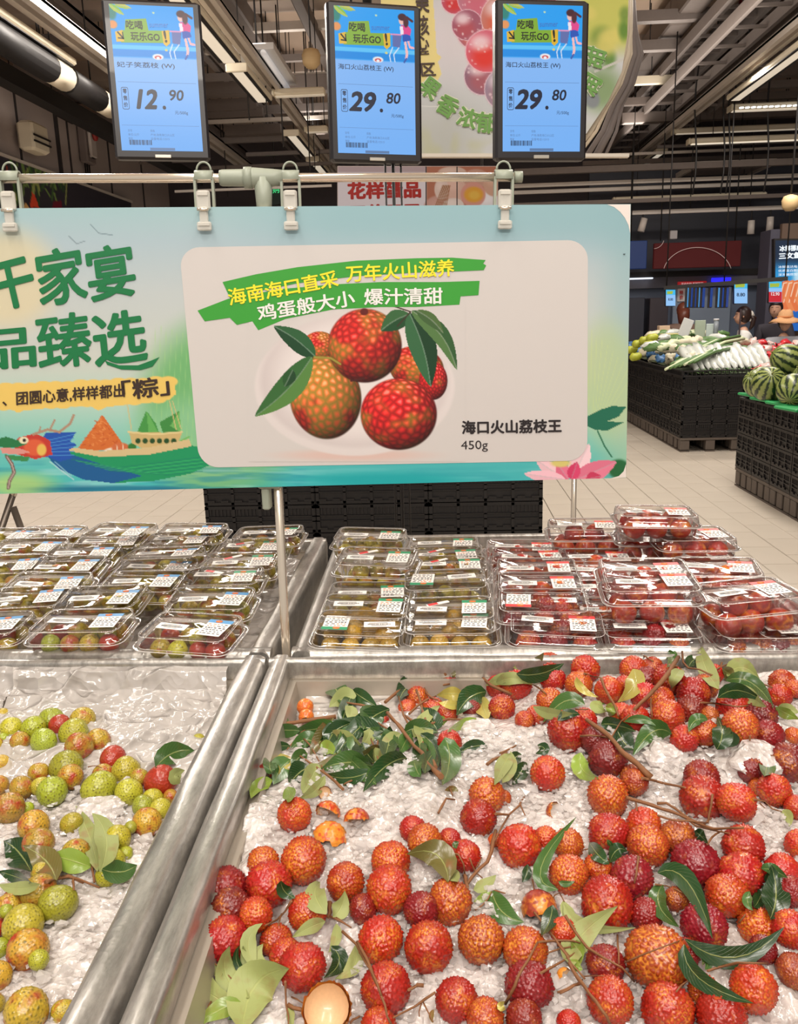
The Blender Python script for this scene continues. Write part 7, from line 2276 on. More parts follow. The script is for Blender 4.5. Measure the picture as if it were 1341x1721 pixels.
# vegetable stand
XF = 2.34
YN = 8.39
cv = crate_mesh(.60, .40, .148)
def cname(r): return ['bottom', 'second from floor', 'third from floor', 'top'][r]
NTH = ['nearest', 'second', 'third', 'fourth', 'fifth', 'sixth', 'seventh', 'eighth']
for c in range(8):
 yy = YN + .2 + c * .405
 pallet((XF + .3, yy, 0), .60, .40, .14, NTH[c] + ' pallet along the aisle side of the vegetable stand', pallet_m)
 for r in range(4):
  crate_at(cv, XF + .3, yy, .142 + r * .15, 'black crate of the vegetable stand, aisle side, ' + NTH[c] + ' column, ' + cname(r), 'crates of the vegetable stand')
for c in range(1, 3):
 pallet((XF + .3 + c * .605, YN + .2, 0), .60, .40, .14, ['', 'second', 'third'][c] + ' pallet along the near end of the vegetable stand', pallet_m)
 for r in range(4):
  crate_at(cv, XF + .3 + c * .605, YN + .2, .142 + r * .15, 'black crate at the near end of the vegetable stand, ' + ['', 'second', 'third'][c] + ' column, ' + cname(r), 'crates of the vegetable stand')
# top tray: slatted rim and a sloped deck
t = empty('vegetable_tray', (XF + .95, 10, .74), 'black slatted tray on top of the vegetable crates', 'tray')
m = MB()
m.add([(XF + .05, YN + .03, .745), (XF + 1.9, YN + .03, .745), (XF + 1.9, YN + 3.2, .80), (XF + .05, YN + 3.2, .80)], [(0, 1, 2, 3)])
m.build('deck', crate_m, t)
m = MB()
for z in (.75, .80):
 m.bar((XF, YN - .01, z), (XF + 1.9, YN - .01, z), .014, .014)
 m.bar((XF - .01, YN, z), (XF - .01, YN + 3.2, z), .014, .014)
for k in range(48): m.box((XF + k * .04, YN - .01, .775), (.007, .010, .05))
for k in range(80): m.box((XF - .01, YN + k * .04, .775), (.010, .007, .05))
m.build('slatted_rim', crate_m, t)
# watermelon stand
XW = 2.32
cw = crate_mesh(.42, .355, .138)
for c in range(5):
 yy = 6.73 - .18 - c * .362
 pallet((XW + .21, yy, 0), .42, .355, .15, NTH[4 - c] + ' pallet counted from the frame edge, under the watermelon crates', pallet_m)
 for r in range(4):
  crate_at(cw, XW + .21, yy, .152 + r * .14, 'black crate under the watermelons, ' + ['farthest', 'second farthest', 'middle', 'second nearest', 'nearest'][c] + ' column, ' + cname(r), 'crates of the watermelon stand')
for c in range(5):
 yy = 6.73 - .18 - c * .362
 crate_at(cw, XW + .635, yy, .152 + 3 * .14, 'black top crate in the rear row under the watermelons, ' + ['farthest', 'second farthest', 'middle', 'second nearest', 'nearest'][c], 'crates of the watermelon stand')
# ------------------------------------------------------------------ watermelons
def mat_melon():
 t = NT('watermelon_rind')
 tc = t.n('ShaderNodeTexCoord')
 sp = t.n('ShaderNodeSeparateXYZ'); t.l(tc.outputs['Object'], sp.inputs[0])
 at = t.n('ShaderNodeMath', operation='ARCTAN2'); t.l(sp.outputs['Y'], at.inputs[0]); t.l(sp.outputs['X'], at.inputs[1])
 nz = t.n('ShaderNodeTexNoise'); nz.inputs['Scale'].default_value = 6; nz.inputs['Detail'].default_value = 4; t.l(tc.outputs['Object'], nz.inputs['Vector'])
 a = t.n('ShaderNodeMath', operation='MULTIPLY_ADD'); a.inputs[1].default_value = 12 / (2 * math.pi) * 2 * math.pi; t.l(at.outputs[0], a.inputs[0])
 k = t.n('ShaderNodeMath', operation='MULTIPLY'); k.inputs[1].default_value = 4.5; t.l(nz.outputs['Fac'], k.inputs[0]); t.l(k.outputs[0], a.inputs[2])
 s = t.n('ShaderNodeMath', operation='SINE'); t.l(a.outputs[0], s.inputs[0])
 cr = t.n('ShaderNodeValToRGB')
 e = cr.color_ramp.elements
 e[0].position = .30; e[0].color = lin((140, 150, 84)) + (1,)
 e[1].position = .80; e[1].color = lin((30, 46, 26)) + (1,)
 x = e.new(.58); x.color = lin((112, 130, 66)) + (1,)
 mr = t.n('ShaderNodeMapRange'); mr.inputs['From Min'].default_value = -1; t.l(s.outputs[0], mr.inputs['Value']); t.l(mr.outputs[0], cr.inputs[0])
 t.l(cr.outputs[0], t.b.inputs['Base Color']); t.setp(Roughness=.3)
 return t.m
mel_m = mat_melon()
stemm = mat('melon_stem', (120, 122, 60), .6)
mb = MB(); prof = [(.0, -1.12)] + [(math.sin(a) ** .92, -1.12 * math.cos(a)) for a in np.linspace(.12, math.pi - .12, 22)] + [(0, 1.12)]
mb.lathe(prof, n=32); mel_me = mb.mesh('watermelon_body', mel_m)
ms = MB(); ms.tube([(0, 0, 1.1), (.02, .01, 1.2), (.08, .02, 1.28)], .04, 7); st_me = ms.mesh('melon_stem', stemm)
for (u, v, rp_, yy, lean, lab) in ((1273, 645, 21, 6.45, .9, 'left rear watermelon, half behind the front one'), (1292, 646, 26, 6.15, .9, 'big striped watermelon in the middle of the row'), (1332, 655, 24, 5.85, 1.0, 'watermelon at the right edge, low in front'),
         (1326, 606, 25, 6.45, 1.1, 'watermelon on top of the heap'), (1282, 640, 22, 6.65, 1.2, 'far small watermelon between the left ones'), (1362, 640, 26, 6.1, .8, 'watermelon just past the right edge')):
 p = hy(u, v, yy); r = rp_ * yy / 1400 * 1.05
 t = empty('watermelon', tuple(p), lab, 'watermelon', 'heap of watermelons')
 t.rotation_euler = (lean, .2, u * .7); t.scale = (r, r, r)
 link('rind', mel_me, t, world=False); link('stalk', st_me, t, world=False)
mat_g = mat('green_pad', (40, 150, 84), .5)
for (u, v, yy, lab) in ((1268, 668, 6.55, 'farthest green foam pad under the watermelons'), (1290, 673, 6.2, 'second green foam pad under the watermelons'), (1318, 678, 5.9, 'third green foam pad under the watermelons'), (1335, 683, 5.6, 'nearest green foam pad under the watermelons')):
 p = hy(u, v, yy)
 o = MB().bevbox((0, 0, 0), (.20, .22, .02), .006).build('foam_pad', mat_g); o.location = (p[0] + .02, p[1], .735); o.rotation_euler = (.03, .08, .3)
 tag(o, lab, 'pad', 'green pads under the watermelons')
# ------------------------------------------------------------------ vegetables on the stand
def blob(name, pts, rad, mt, label, cat, group, seed=0, n=10, flat=1.0, wr=.12):
 """irregular bag or bundle along a polyline"""
 g = np.random.default_rng(seed)
 pts = [Vector(p) for p in pts]
 K = 9
 P = []
 for i in range(K):
  s = i / (K - 1) * (len(pts) - 1); j = min(int(s), len(pts) - 2)
  P.append(pts[j].lerp(pts[j + 1], s - j))
 R = [rad[0] * (1 - i / (K - 1)) + rad[1] * i / (K - 1) for i in range(K)]
 R = [r * (.25 if i in (0, K - 1) else (.8 if i in (1, K - 2) else 1)) for i, r in enumerate(R)]
 m = MB(); m.tube(P, R, n)
 m.v = [tuple(np.array(v) + g.normal(0, wr * rad[0], 3)) for v in m.v]
 return tag(m.build(name, mt), label, cat, group)
film_w = mat('bag_white', (200, 204, 198), .25, noise=.12, nscale=30, coat=.5, bump=.6, bscale=70)
leek_m = mat('leek_green', (84, 118, 64), .45, noise=.3, nscale=25)
leek_w = mat('leek_pale', (206, 214, 176), .45, noise=.1)
blue_b = mat('bag_blue', (78, 124, 176), .35, noise=.25, nscale=18, bump=.5, bscale=60)
garl_m = mat('garlic_pale', (214, 206, 180), .5, noise=.2, nscale=20)
mango_m = mat('mango', (170, 176, 56), .45, noise=.25, nscale=8)
redp_m = mat('bag_red', (198, 44, 52), .3, noise=.35, nscale=16, coat=.4)
redw_m = mat('bag_pale_red', (222, 196, 190), .3, noise=.2, nscale=30, coat=.4)
zr = hy(1200, 596, 8.7)[2]
def ZT_(x, y):  # heap height over the tray
 return .80 + .16 * math.exp(-((x - 3.2) ** 2) / 1.2) * min(1, (y - 8.35) / .6) + .045 * (y - 8.4)
k = 0
OW = ['first', 'second', 'third', 'fourth', 'fifth', 'sixth', 'seventh', 'eighth', 'ninth', 'tenth', 'eleventh', 'twelfth', 'thirteenth', 'fourteenth', 'fifteenth', 'sixteenth', 'seventeenth', 'eighteenth', 'nineteenth', 'twentieth']
# white film wrapped greens fanned along the front right
for i in range(12):
 u = 1166 + i * 11
 a = hy(u + 6, 622 - i * .4, 8.50 + .02 * i); b_ = hy(u - 22 + i * .5, 586 - (i % 3) * 3, 9.05)
 tt_ = empty('wrapped_greens', tuple(a), 'film-wrapped bundle of greens, ' + OW[i] + ' from the left along the stand front', 'vegetable', 'film-wrapped greens')
 g = np.random.default_rng(i)
 P = [Vector(a).lerp(Vector(b_), s) for s in np.linspace(0, 1, 8)]
 m = MB(); m.tube(P, [.02, .03, .036, .042, .046, .05, .05, .03], 9); m.v = [tuple(np.array(v) + g.normal(0, .006, 3)) for v in m.v]; m.build('film_sleeve', film_w, tt_)
 m = MB()
 for q in range(6):
  p = Vector(a) + Vector((g.uniform(-.03, .03), g.uniform(-.02, .01), g.uniform(-.02, .01)))
  m.tube([p, p + Vector((g.uniform(-.03, .03), -.05, -.01))], [.008, .004], 5)
 m.build('leaf_tips', leek_m, tt_)
# long leeks / beans
for i in range(26):
 f = i / 25
 q7, r7 = i % 7, i // 7
 a = hy(1118 + q7 * 8 + r7 * 9, 621 - q7 * 2 - r7 * 9, 8.45 + r7 * .25)
 b_ = hy(1184 + q7 * 8 + r7 * 9, 597 - q7 * 2 - r7 * 8, 9.0 + r7 * .25)
 mid = (Vector(a) + Vector(b_)) / 2 + Vector((0, 0, .03))
 t = empty('leek', tuple(a), 'long green leek, ' + (OW[i] if i < 20 else ['twenty-first', 'twenty-second', 'twenty-third', 'twenty-fourth', 'twenty-fifth', 'twenty-sixth'][i - 20]) + ' up the slope of the leek pile', 'vegetable', 'leeks on the stand')
 MB().tube([a, mid, b_], [.013, .016, .018], 7).build('stalk', leek_m if i % 4 else leek_w, t)
# blue bags and pale garlic packs at left
g = np.random.default_rng(12)
for i in range(16):
 u, v = 1062 + (i % 6) * 17 + g.uniform(-4, 4), 612 - (i // 6) * 16 + g.uniform(-4, 4) - (i % 6) * 1.5
 y = 8.7 + (i // 6) * .5 + (2.0 - (i % 6) * .38)
 y = max(8.6, y)
 c = hy(u, v, y)
 c[0] = max(c[0], XF + .2)
 blue = i % 2 == 0
 blob('vegetable_bag', [c + np.array([-.07, 0, 0]), c + np.array([0, .02, .02]), c + np.array([.08, 0, 0])], (.06, .05), blue_b if blue else garl_m, ('blue taped vegetable bag' if blue else 'pale net bag of garlic') + ', row %s, ' % ['front', 'middle', 'rear'][i // 6] + NTH[i % 6].replace('nearest', 'first') + ' from the left on the stand', 'bag', 'bags on the left of the stand', seed=i, wr=.2)
for i, (u, v) in enumerate(((1062, 588), (1072, 578), (1084, 572), (1096, 568), (1068, 600), (1090, 580))):
 c = hy(u, v, 10.4 - i * .1)
 o = blob('green_mango', [c + np.array([-.07, 0, 0]), c, c + np.array([.07, 0, .02])], (.05, .045), mango_m, 'yellow-green mango, ' + OW[i] + ' of the small heap at the left end of the stand', 'fruit', 'green mangoes', seed=i, wr=.02)
# mixed green bundles filling the rear
for i in range(34):
 u, v = 1100 + (i % 9) * 18 + g.uniform(-5, 5), 588 - (i // 9) * 8 + g.uniform(-3, 3)
 y = 9.4 + (i // 9) * .45
 c = hy(u, v, y)
 a = g.uniform(-.6, .6)
 mm = [leek_m, leek_w, garl_m, leek_m, film_w][i % 5]
 dx, dy = math.cos(a) * .13, math.sin(a) * .13
 blob('vegetable_bundle', [c + np.array([-dx, -dy, 0]), c + np.array([0, 0, .02]), c + np.array([dx, dy, 0])], (.045, .04), mm, ['dark green', 'pale green', 'cream', 'leafy green', 'white wrapped'][i % 5] + ' vegetable bundle at the rear of the stand, row ' + ['one', 'two', 'three', 'four'][i // 9] + ', ' + OW[i % 9] + ' from the left', 'vegetable', 'bundles at the rear of the stand', seed=i + 50, wr=.15)
# red bags right
for i in range(44):
 r_, c_ = i // 9, i % 9
 u, v = 1240 + c_ * 14 + g.uniform(-4, 4) + r_ * 8, 583 + r_ * 11 + g.uniform(-3, 3) + max(0, (c_ - 5)) * 0
 y = 10.2 - r_ * .42
 c = hy(u, v, y)
 blob('produce_bag', [c + np.array([-.06, 0, 0]), c + np.array([0, .01, .03]), c + np.array([.06, .02, 0])], (.055, .05), redp_m if (i * 7) % 5 < 3 else redw_m, ('red' if (i * 7) % 5 < 3 else 'pale') + ' printed produce bag, row ' + ['one', 'two', 'three', 'four', 'five'][r_] + ' from the back, ' + OW[c_] + ' from the left', 'bag', 'red bags beside the greens', seed=i + 200, wr=.22)
# support under the heaps
t = empty('heap_support', (XF + .9, 9.6, .76), 'dark sloped inner board that props up the vegetable heap', 'board')
m = MB(); V_ = [(XF + .12, 8.5, .76), (XF + 1.8, 8.5, .76), (XF + 1.8, 11.2, .90), (XF + .12, 11.2, .82), (XF + .9, 9.3, .80), (XF + .9, 11.2, .92)]
m.add(V_, [(0, 1, 4), (0, 4, 5, 3), (1, 2, 5, 4)]); m.build('slope', mat('heap_dark', (56, 66, 40), .8, noise=.3), t)
# cards and boxes standing at the rear
for (u0, v0, u1, v1, y, rgb, lab, cat, lean) in ((1140, 558, 1160, 535, 10.6, (214, 216, 216), 'white slanted price card standing on the stand', 'card', .35), (1166, 560, 1186, 538, 10.7, (176, 190, 170), 'greenish paper sign standing behind the white card', 'card', 0),
           (1185, 562, 1202, 544, 10.5, (196, 210, 206), 'pale blue-green paper sign beside the clear tube', 'card', 0), (1105, 560, 1124, 547, 10.8, (204, 176, 150), 'small open cardboard box at the back left of the stand', 'box', 0), (1110, 572, 1138, 560, 10.5, (206, 196, 130), 'low yellow box in front of the cardboard box', 'box', 0),
           (1240, 560, 1246, 520, 11.0, (70, 56, 60), 'dark narrow notice beside the ponytailed woman', 'notice', 0)):
 a, b_ = hy(u0, v0 + 20, y), hy(u1, v1, y)
 dd = .02 if cat != 'box' else .12
 c = (a + b_) / 2
 o = MB().bevbox((0, 0, 0), (abs(b_[0] - a[0]), dd, abs(b_[2] - a[2])), .003).build('price_card' if cat == 'card' else ('carton' if cat == 'box' else 'notice'), mat('card_%d' % u0, rgb, .6, noise=.05)); o.location = tuple(c); o.rotation_euler = (0, lean, 0)
 tag(o, lab, cat)
c = hy(1203, 550, 10.4)
t = empty('clear_tube', tuple(c), 'clear capped tube standing beside the pale signs', 'tube')
MB().tube([c - np.array([0, 0, .10]), c + np.array([0, 0, .08])], .028, 12).build('tube', mat('tube_grey', (150, 158, 166), .2, alpha=.8), t)
MB().tube([c + np.array([0, 0, .08]), c + np.array([0, 0, .10])], .032, 12).build('cap', mat('cap_white', (210, 210, 214), .4), t)
# ------------------------------------------------------------------ shop front at the back right
fr = mat('front_blue_grey', (112, 124, 146), .6, noise=.05)
frd = mat('front_dark', (46, 48, 60), .5, noise=.1)
yF = 14.6
def boxp(name, u0, v0, u1, v1, y, dep, mt, label=None, cat=None, kind=None, parent=None):
 a, b_ = hy(u0, v0, y), hy(u1, v1, y)
 c = (a + b_) / 2
 o = MB().bevbox((c[0], c[1] + dep / 2, c[2]), (abs(b_[0] - a[0]), dep, abs(b_[2] - a[2])), .008).build(name, mt, parent)
 return tag(o, label, cat, kind=kind) if (label or kind) else o
a, b_ = hy(1040, 480, yF), hy(1420, 480, yF)
tag(MB().box(((a[0] + b_[0]) / 2 + 1, yF + .1, 1.0), (b_[0] - a[0] + 3, .2, 2.0)).build('trim_6', fr), kind='structure')
z0 = hy(1200, 456, yF)[2]
m = MB(); m.box(((a[0] + b_[0]) / 2 + 1, yF - .05, hy(1200, 470, yF)[2]), (b_[0] - a[0] + 3, .3, .22)); tag(m.build('trim_7', mat('fascia_grey', (108, 106, 116), .5)), kind='structure')
m = MB(); m.box(((a[0] + b_[0]) / 2 + 1, yF - .1, hy(1200, 459, yF)[2]), (b_[0] - a[0] + 3, .3, .09)); tag(m.build('trim_8', black_m), kind='structure')
m = MB(); m.box(((a[0] + b_[0]) / 2 + 1, yF + .2, 2.6), (b_[0] - a[0] + 3, .1, 2.2)); tag(m.build('wall_shopfront', frd), kind='structure')
# fluorescent strip on the left part
boxp('strip_light', 1058, 470, 1098, 466, yF - .30, .05, mat('strip_glow', (240, 244, 250), .4, emit=(226, 236, 250), estr=1.2), 'white strip light under the blue sign', 'lamp')
boxp('display_fridge', 1050, 672, 1084, 500, yF - 1.0, .5, frd, 'dark blue display fridge, left one, beyond the sign board', 'fridge')
boxp('display_fridge', 1086, 671, 1124, 500, yF - 1.0, .5, mat('fridge_brown', (62, 56, 62), .4), 'dark brown-blue display fridge, right one', 'fridge')
boxp('doorway_panel', 1127, 600, 1230, 482, yF - .2, .08, mat('door_grey', (142, 156, 176), .5), 'pale blue-grey wall panel behind the row of screens', 'panel')
PS = Plane(hy(1090, 404, 13.6), hy(1250, 404, 13.6))
t = empty('red_sign', tuple(PS.hit(1172, 452)), 'dark red rectangular sign with a thin white arc', 'sign')
boxp('board', 1098, 452, 1247, 404, 13.62, .08, mat('sign_red', (74, 12, 15), .8, emit=(90, 14, 18), estr=.15), parent=t)
m = MB(); pts_ = [PS.hit(1172 + 58 * math.cos(a) , 462 - 46 * math.sin(a), .0) for a in np.linspace(.24, math.pi - .24, 30)]
m.tube([(p[0], 13.6, p[2]) for p in pts_], .006, 5); pts_ = [PS.hit(1098 + 18 * math.cos(a), 400 + 18 * math.sin(a), 0) for a in np.linspace(.25, 1.5, 10)]
m.tube([(p[0], 13.6, p[2]) for p in pts_], .005, 5); m.build('white_arc', mat('arc_white', (226, 200, 200), .5), t)
m = MB()
for u in (1110, 1235): p = PS.hit(u, 405, -.05); m.tube([p, (p[0], p[1], 5.2)], .01, 5)
m.build('hanging_wire', black_m, t)
t = empty('blue_sign', tuple(PS.hit(1070, 452)), 'deep blue sign beside the red one, partly behind the sign board', 'sign')
boxp('board', 1040, 453, 1088, 404, 13.62, .08, mat('sign_blue', (14, 44, 96), .5, emit=(12, 44, 100), estr=.25), parent=t)
m = MB(); p = PS.hit(1060, 405, -.05); m.tube([p, (p[0], p[1], 5.2)], .01, 5); m.build('hanging_wire', black_m, t)
boxp('wall_box', 1126, 402, 1139, 387, 13.7, .1, mat('wallbox', (176, 170, 172), .5), 'small pale box above the red sign', 'box')
# small red notice + blue light
t = empty('red_notice', tuple(hy(1163, 472, 14.2)), 'small red notice board with white characters above the screens', 'sign')
boxp('board', 1139, 482, 1188, 472, 14.31, .04, mat('notice_red', (190, 40, 44), .5, emit=(180, 34, 40), estr=.4), parent=t)
PN = Plane(hy(1139, 480, 14.30), hy(1188, 480, 14.30)); m = MB(); text_px(m, PN, '平价生鲜 新鲜到家', 1145, 481, 1182, 480, 6, .01, bold=.01); m.build('lettering', mat('notice_white', (240, 220, 220), .5, emit=(230, 210, 210), estr=.4), t)
boxp('blue_light_panel', 1196, 474, 1229, 466, 14.31, .04, mat('bluelight', (40, 40, 240), .4, emit=(44, 40, 250), estr=1.3), 'glowing deep blue light panel above the screens', 'lamp')
boxp('white_poster', 1138, 507, 1152, 484, 14.38, .01, mat('poster_white', (222, 216, 214), .5), 'white poster with red characters beside the first small screen', 'poster')
PN = Plane(hy(1138, 500, 14.37), hy(1152, 500, 14.37)); m = MB()
for k, ch in enumerate('特价'): text_px(m, PN, ch, 1142, 495 + k * 8, 1148, 495 + k * 8, 7, .012, bold=.03)
tag(m.build('poster_lettering', mat('poster_red', (200, 50, 50), .5)), 'red characters on the white poster', 'lettering')
# row of small price screens on a dark beam
yS = 11.8
PA, PBm = hy(1116, 484, yS), hy(1324, 468, yS - .6)
bm_ = empty('screen_beam', tuple(PA), 'dark sloping-looking beam that carries the far price screens', 'beam')
MB().bar(PA, PBm, .05, .05).build('bar', black_m, bm_)
m = MB()
for s in (.02, .5, .98): p = PA + (PBm - PA) * s; m.tube([p, (p[0], p[1], 5.2)], .009, 5)
m.build('hanging_rod', black_m, bm_)
def mini(u0, v0, u1, v1, y, label, red=False):
 pl = Plane(hy(u0, v1, y), hy(u1, v1, y))
 t = empty('small_price_screen', tuple(pl.hit((u0 + u1) / 2, v1)), label, 'screen', 'far price screens')
 boxp('casing', u0 - 1.2, v1 + 1.6, u1 + 1.2, v0 - 1.2, y + .01, .05, bez, parent=t)
 us, vs_ = np.meshgrid(np.linspace(u0, u1, 44), np.linspace(v0, v1, 70))
 q = Paint(us, vs_, (150, 200, 250)); h_ = v1 - v0
 q.mix(1 - sstep(v0 + .30 * h_, v0 + .34 * h_, q.V), (70, 190, 240)); q.poly([(u0 + 2, v0 + .1 * h_), (u1 - 4, v0 + .08 * h_), (u1 - 5, v0 + .26 * h_), (u0 + 2, v0 + .28 * h_)], (170, 190, 70))
 if red: q.poly([(u0, v0 + .5 * h_), (u1, v0 + .5 * h_), (u1, v1), (u0, v1)], (206, 40, 54))
 link('lcd_panel', grid_mesh('lcd_panel', hit_grid(pl, us, vs_, .004), scr_m, q.a, smooth=False), t)
 m = MB(); text_px(m, pl, '8.80' if not red else '12.90', u0 + 4, v0 + .68 * h_, u1 - 4, v0 + .68 * h_, h_ * .16, .008, bold=.02); m.build('price_lettering', sink if not red else mat_emit('w_glow', (250, 240, 240), .9), t)
mini(1119, 487, 1135, 514, 11.8, 'leftmost far price screen, beside the white poster')
mini(1234, 473, 1256, 510, 11.5, 'far price screen above the ponytailed woman')
mini(1292, 473, 1314, 508, 11.3, 'far price screen with a red lower half, left of the salmon picture', True)
for k, (u, lab) in enumerate(((1155, 'first'), (1161, 'second'), (1168, 'third'), (1174, 'fourth'), (1180, 'fifth'), (1193, 'sixth'), (1206, 'seventh'), (1213, 'eighth'), (1220, 'ninth'))):
 t = empty('edge_on_screen', tuple(hy(u, 500, 11.7)), 'blue-lit price screen turned almost edge-on, ' + lab + ' from the left', 'screen', 'edge-on price screens')
 c = hy(u, 500, 11.7)
 R = Matrix.Rotation(math.radians(62), 3, 'Z')
 hh = .27
 MB().bevbox(tuple(c), (.16, .03, hh), .004, rot=R).build('casing', bez, t)
 MB().box(tuple(c + np.array([-.018 * math.sin(math.radians(62)) * -1, -.018 * .47, 0]) * 0 + np.array(R @ Vector((0, -.018, 0)))), (.145, .004, hh - .02), rot=R).build('lcd_panel', mat_emit('edge_blue' if k % 3 else 'edge_cyan', (44, 74, 150) if k % 3 else (90, 160, 220), .8), t)
# salmon lightbox and pillar
boxp('trim_9', 1278, 640, 1312, 385, 12.4, .4, mat('pillar_grey', (72, 70, 84), .6), kind='structure')
boxp('trim_10', 1296, 640, 1420, 372, 12.9, .1, mat('pillar_tan', (120, 98, 84), .6), kind='structure')
PF = Plane(hy(1300, 560, 12.3), hy(1420, 560, 12.3))
t = empty('salmon_lightbox', tuple(PF.hit(1340, 560)), 'glowing blue lightbox with white characters and sliced salmon at the right edge', 'sign')
us, vs_ = np.meshgrid(np.linspace(1303, 1400, 150), np.linspace(404, 556, 200))
q = Paint(us, vs_, (18, 40, 66))
q.mix(sstep(430, 460, q.V), (40, 150, 214)); q.mix(sstep(505, 540, q.V), (20, 90, 170))
q.ell(1345, 466, 12, 14, (190, 226, 244), soft=.5)
for k in range(12):
 x = 1308 + k * 9
 q.poly([(x, 500), (x + 6, 474 - k * .5), (x + 16, 470), (x + 30, 490), (x + 26, 520), (x + 10, 524)], (240, 140, 86) if k % 2 else (232, 120, 70))
 q.line([(x + 3, 498), (x + 9, 476), (x + 20, 474)], 1.6, (252, 214, 186)); q.line([(x + 9, 508), (x + 14, 486), (x + 24, 482)], 1.4, (252, 214, 186))
q.poly([(1303, 526), (1400, 520), (1400, 556), (1303, 556)], (24, 100, 190))
link('printed_face', grid_mesh('printed_face', hit_grid(PF, us, vs_, 0), mat_vcol('lightbox_glow', emit=.95), q.a, smooth=False), t)
m = MB(); cs = [PF.hit(u, v, -.004) for u, v in ((1301, 558), (1402, 558), (1402, 401), (1301, 401))]
m.add([tuple(p) for p in cs] + [tuple(p + np.array([0, .1, 0])) for p in cs], [(0, 1, 2, 3), (7, 6, 5, 4), (0, 4, 5, 1), (1, 5, 6, 2), (2, 6, 7, 3), (3, 7, 4, 0)]); m.build('box', black_m, t)
m = MB(); text_px(m, PF, '冰鲜挪威', 1310, 423, 1348, 421, 10, .01, bold=.03); text_px(m, PF, '三文鱼', 1309, 436, 1346, 434, 11, .01, bold=.04)
for r_ in range(3): text_px(m, PF, ['冰鲜直达每日', '优质蛋白新鲜', '深海捕捞现切'][r_], 1308, 451 + r_ * 6.5, 1346, 450 + r_ * 6.5, 4.6, .01)
m.build('lettering', mat_emit('letter_white', (240, 248, 255), 1.2), t)
# ================================================================== people
def skin_body(name, pts, edges, rad, mt, parent, lvl=2):
 me = bpy.data.meshes.new(name)
 me.from_pydata([tuple(p) for p in pts], edges, [])
 o = link(name, me)
 mod = o.modifiers.new('skin', 'SKIN')
 for i, r in enumerate(rad):
  me.skin_vertices[0].data[i].radius = (r, r) if not isinstance(r, tuple) else r
 me.skin_vertices[0].data[0].use_root = True
 s = o.modifiers.new('sub', 'SUBSURF'); s.levels = lvl; s.render_levels = lvl
 dg = bpy.context.evaluated_depsgraph_get(); dg.update()
 m2 = bpy.data.meshes.new_from_object(o.evaluated_get(dg))
 bpy.data.objects.remove(o)
 m2.materials.clear(); m2.materials.append(mt)
 m2.polygons.foreach_set('use_smooth', [True] * len(m2.polygons))
 return link(name, m2, parent, world=False)
skin_t = mat('skin_tone', (206, 158, 132), .5, noise=.05)
def ellip(c, r, mt, name, parent, n=18, rot=None, cut=None):
 m = MB(); pr = [(math.sin(a), -math.cos(a)) for a in np.linspace(0.02, math.pi - .02, 14)]
 m.lathe([(x, z) for x, z in pr], (0, 0, 0), n)
 R = rot or Matrix.Identity(3)
 m.v = [tuple(R @ Vector((v[0] * r[0], v[1] * r[1], v[2] * r[2])) + Vector(c)) for v in m.v]
 if cut: m.v = [tuple(cut(Vector(v))) for v in m.v]
 return m.build(name, mt, parent, world=False)
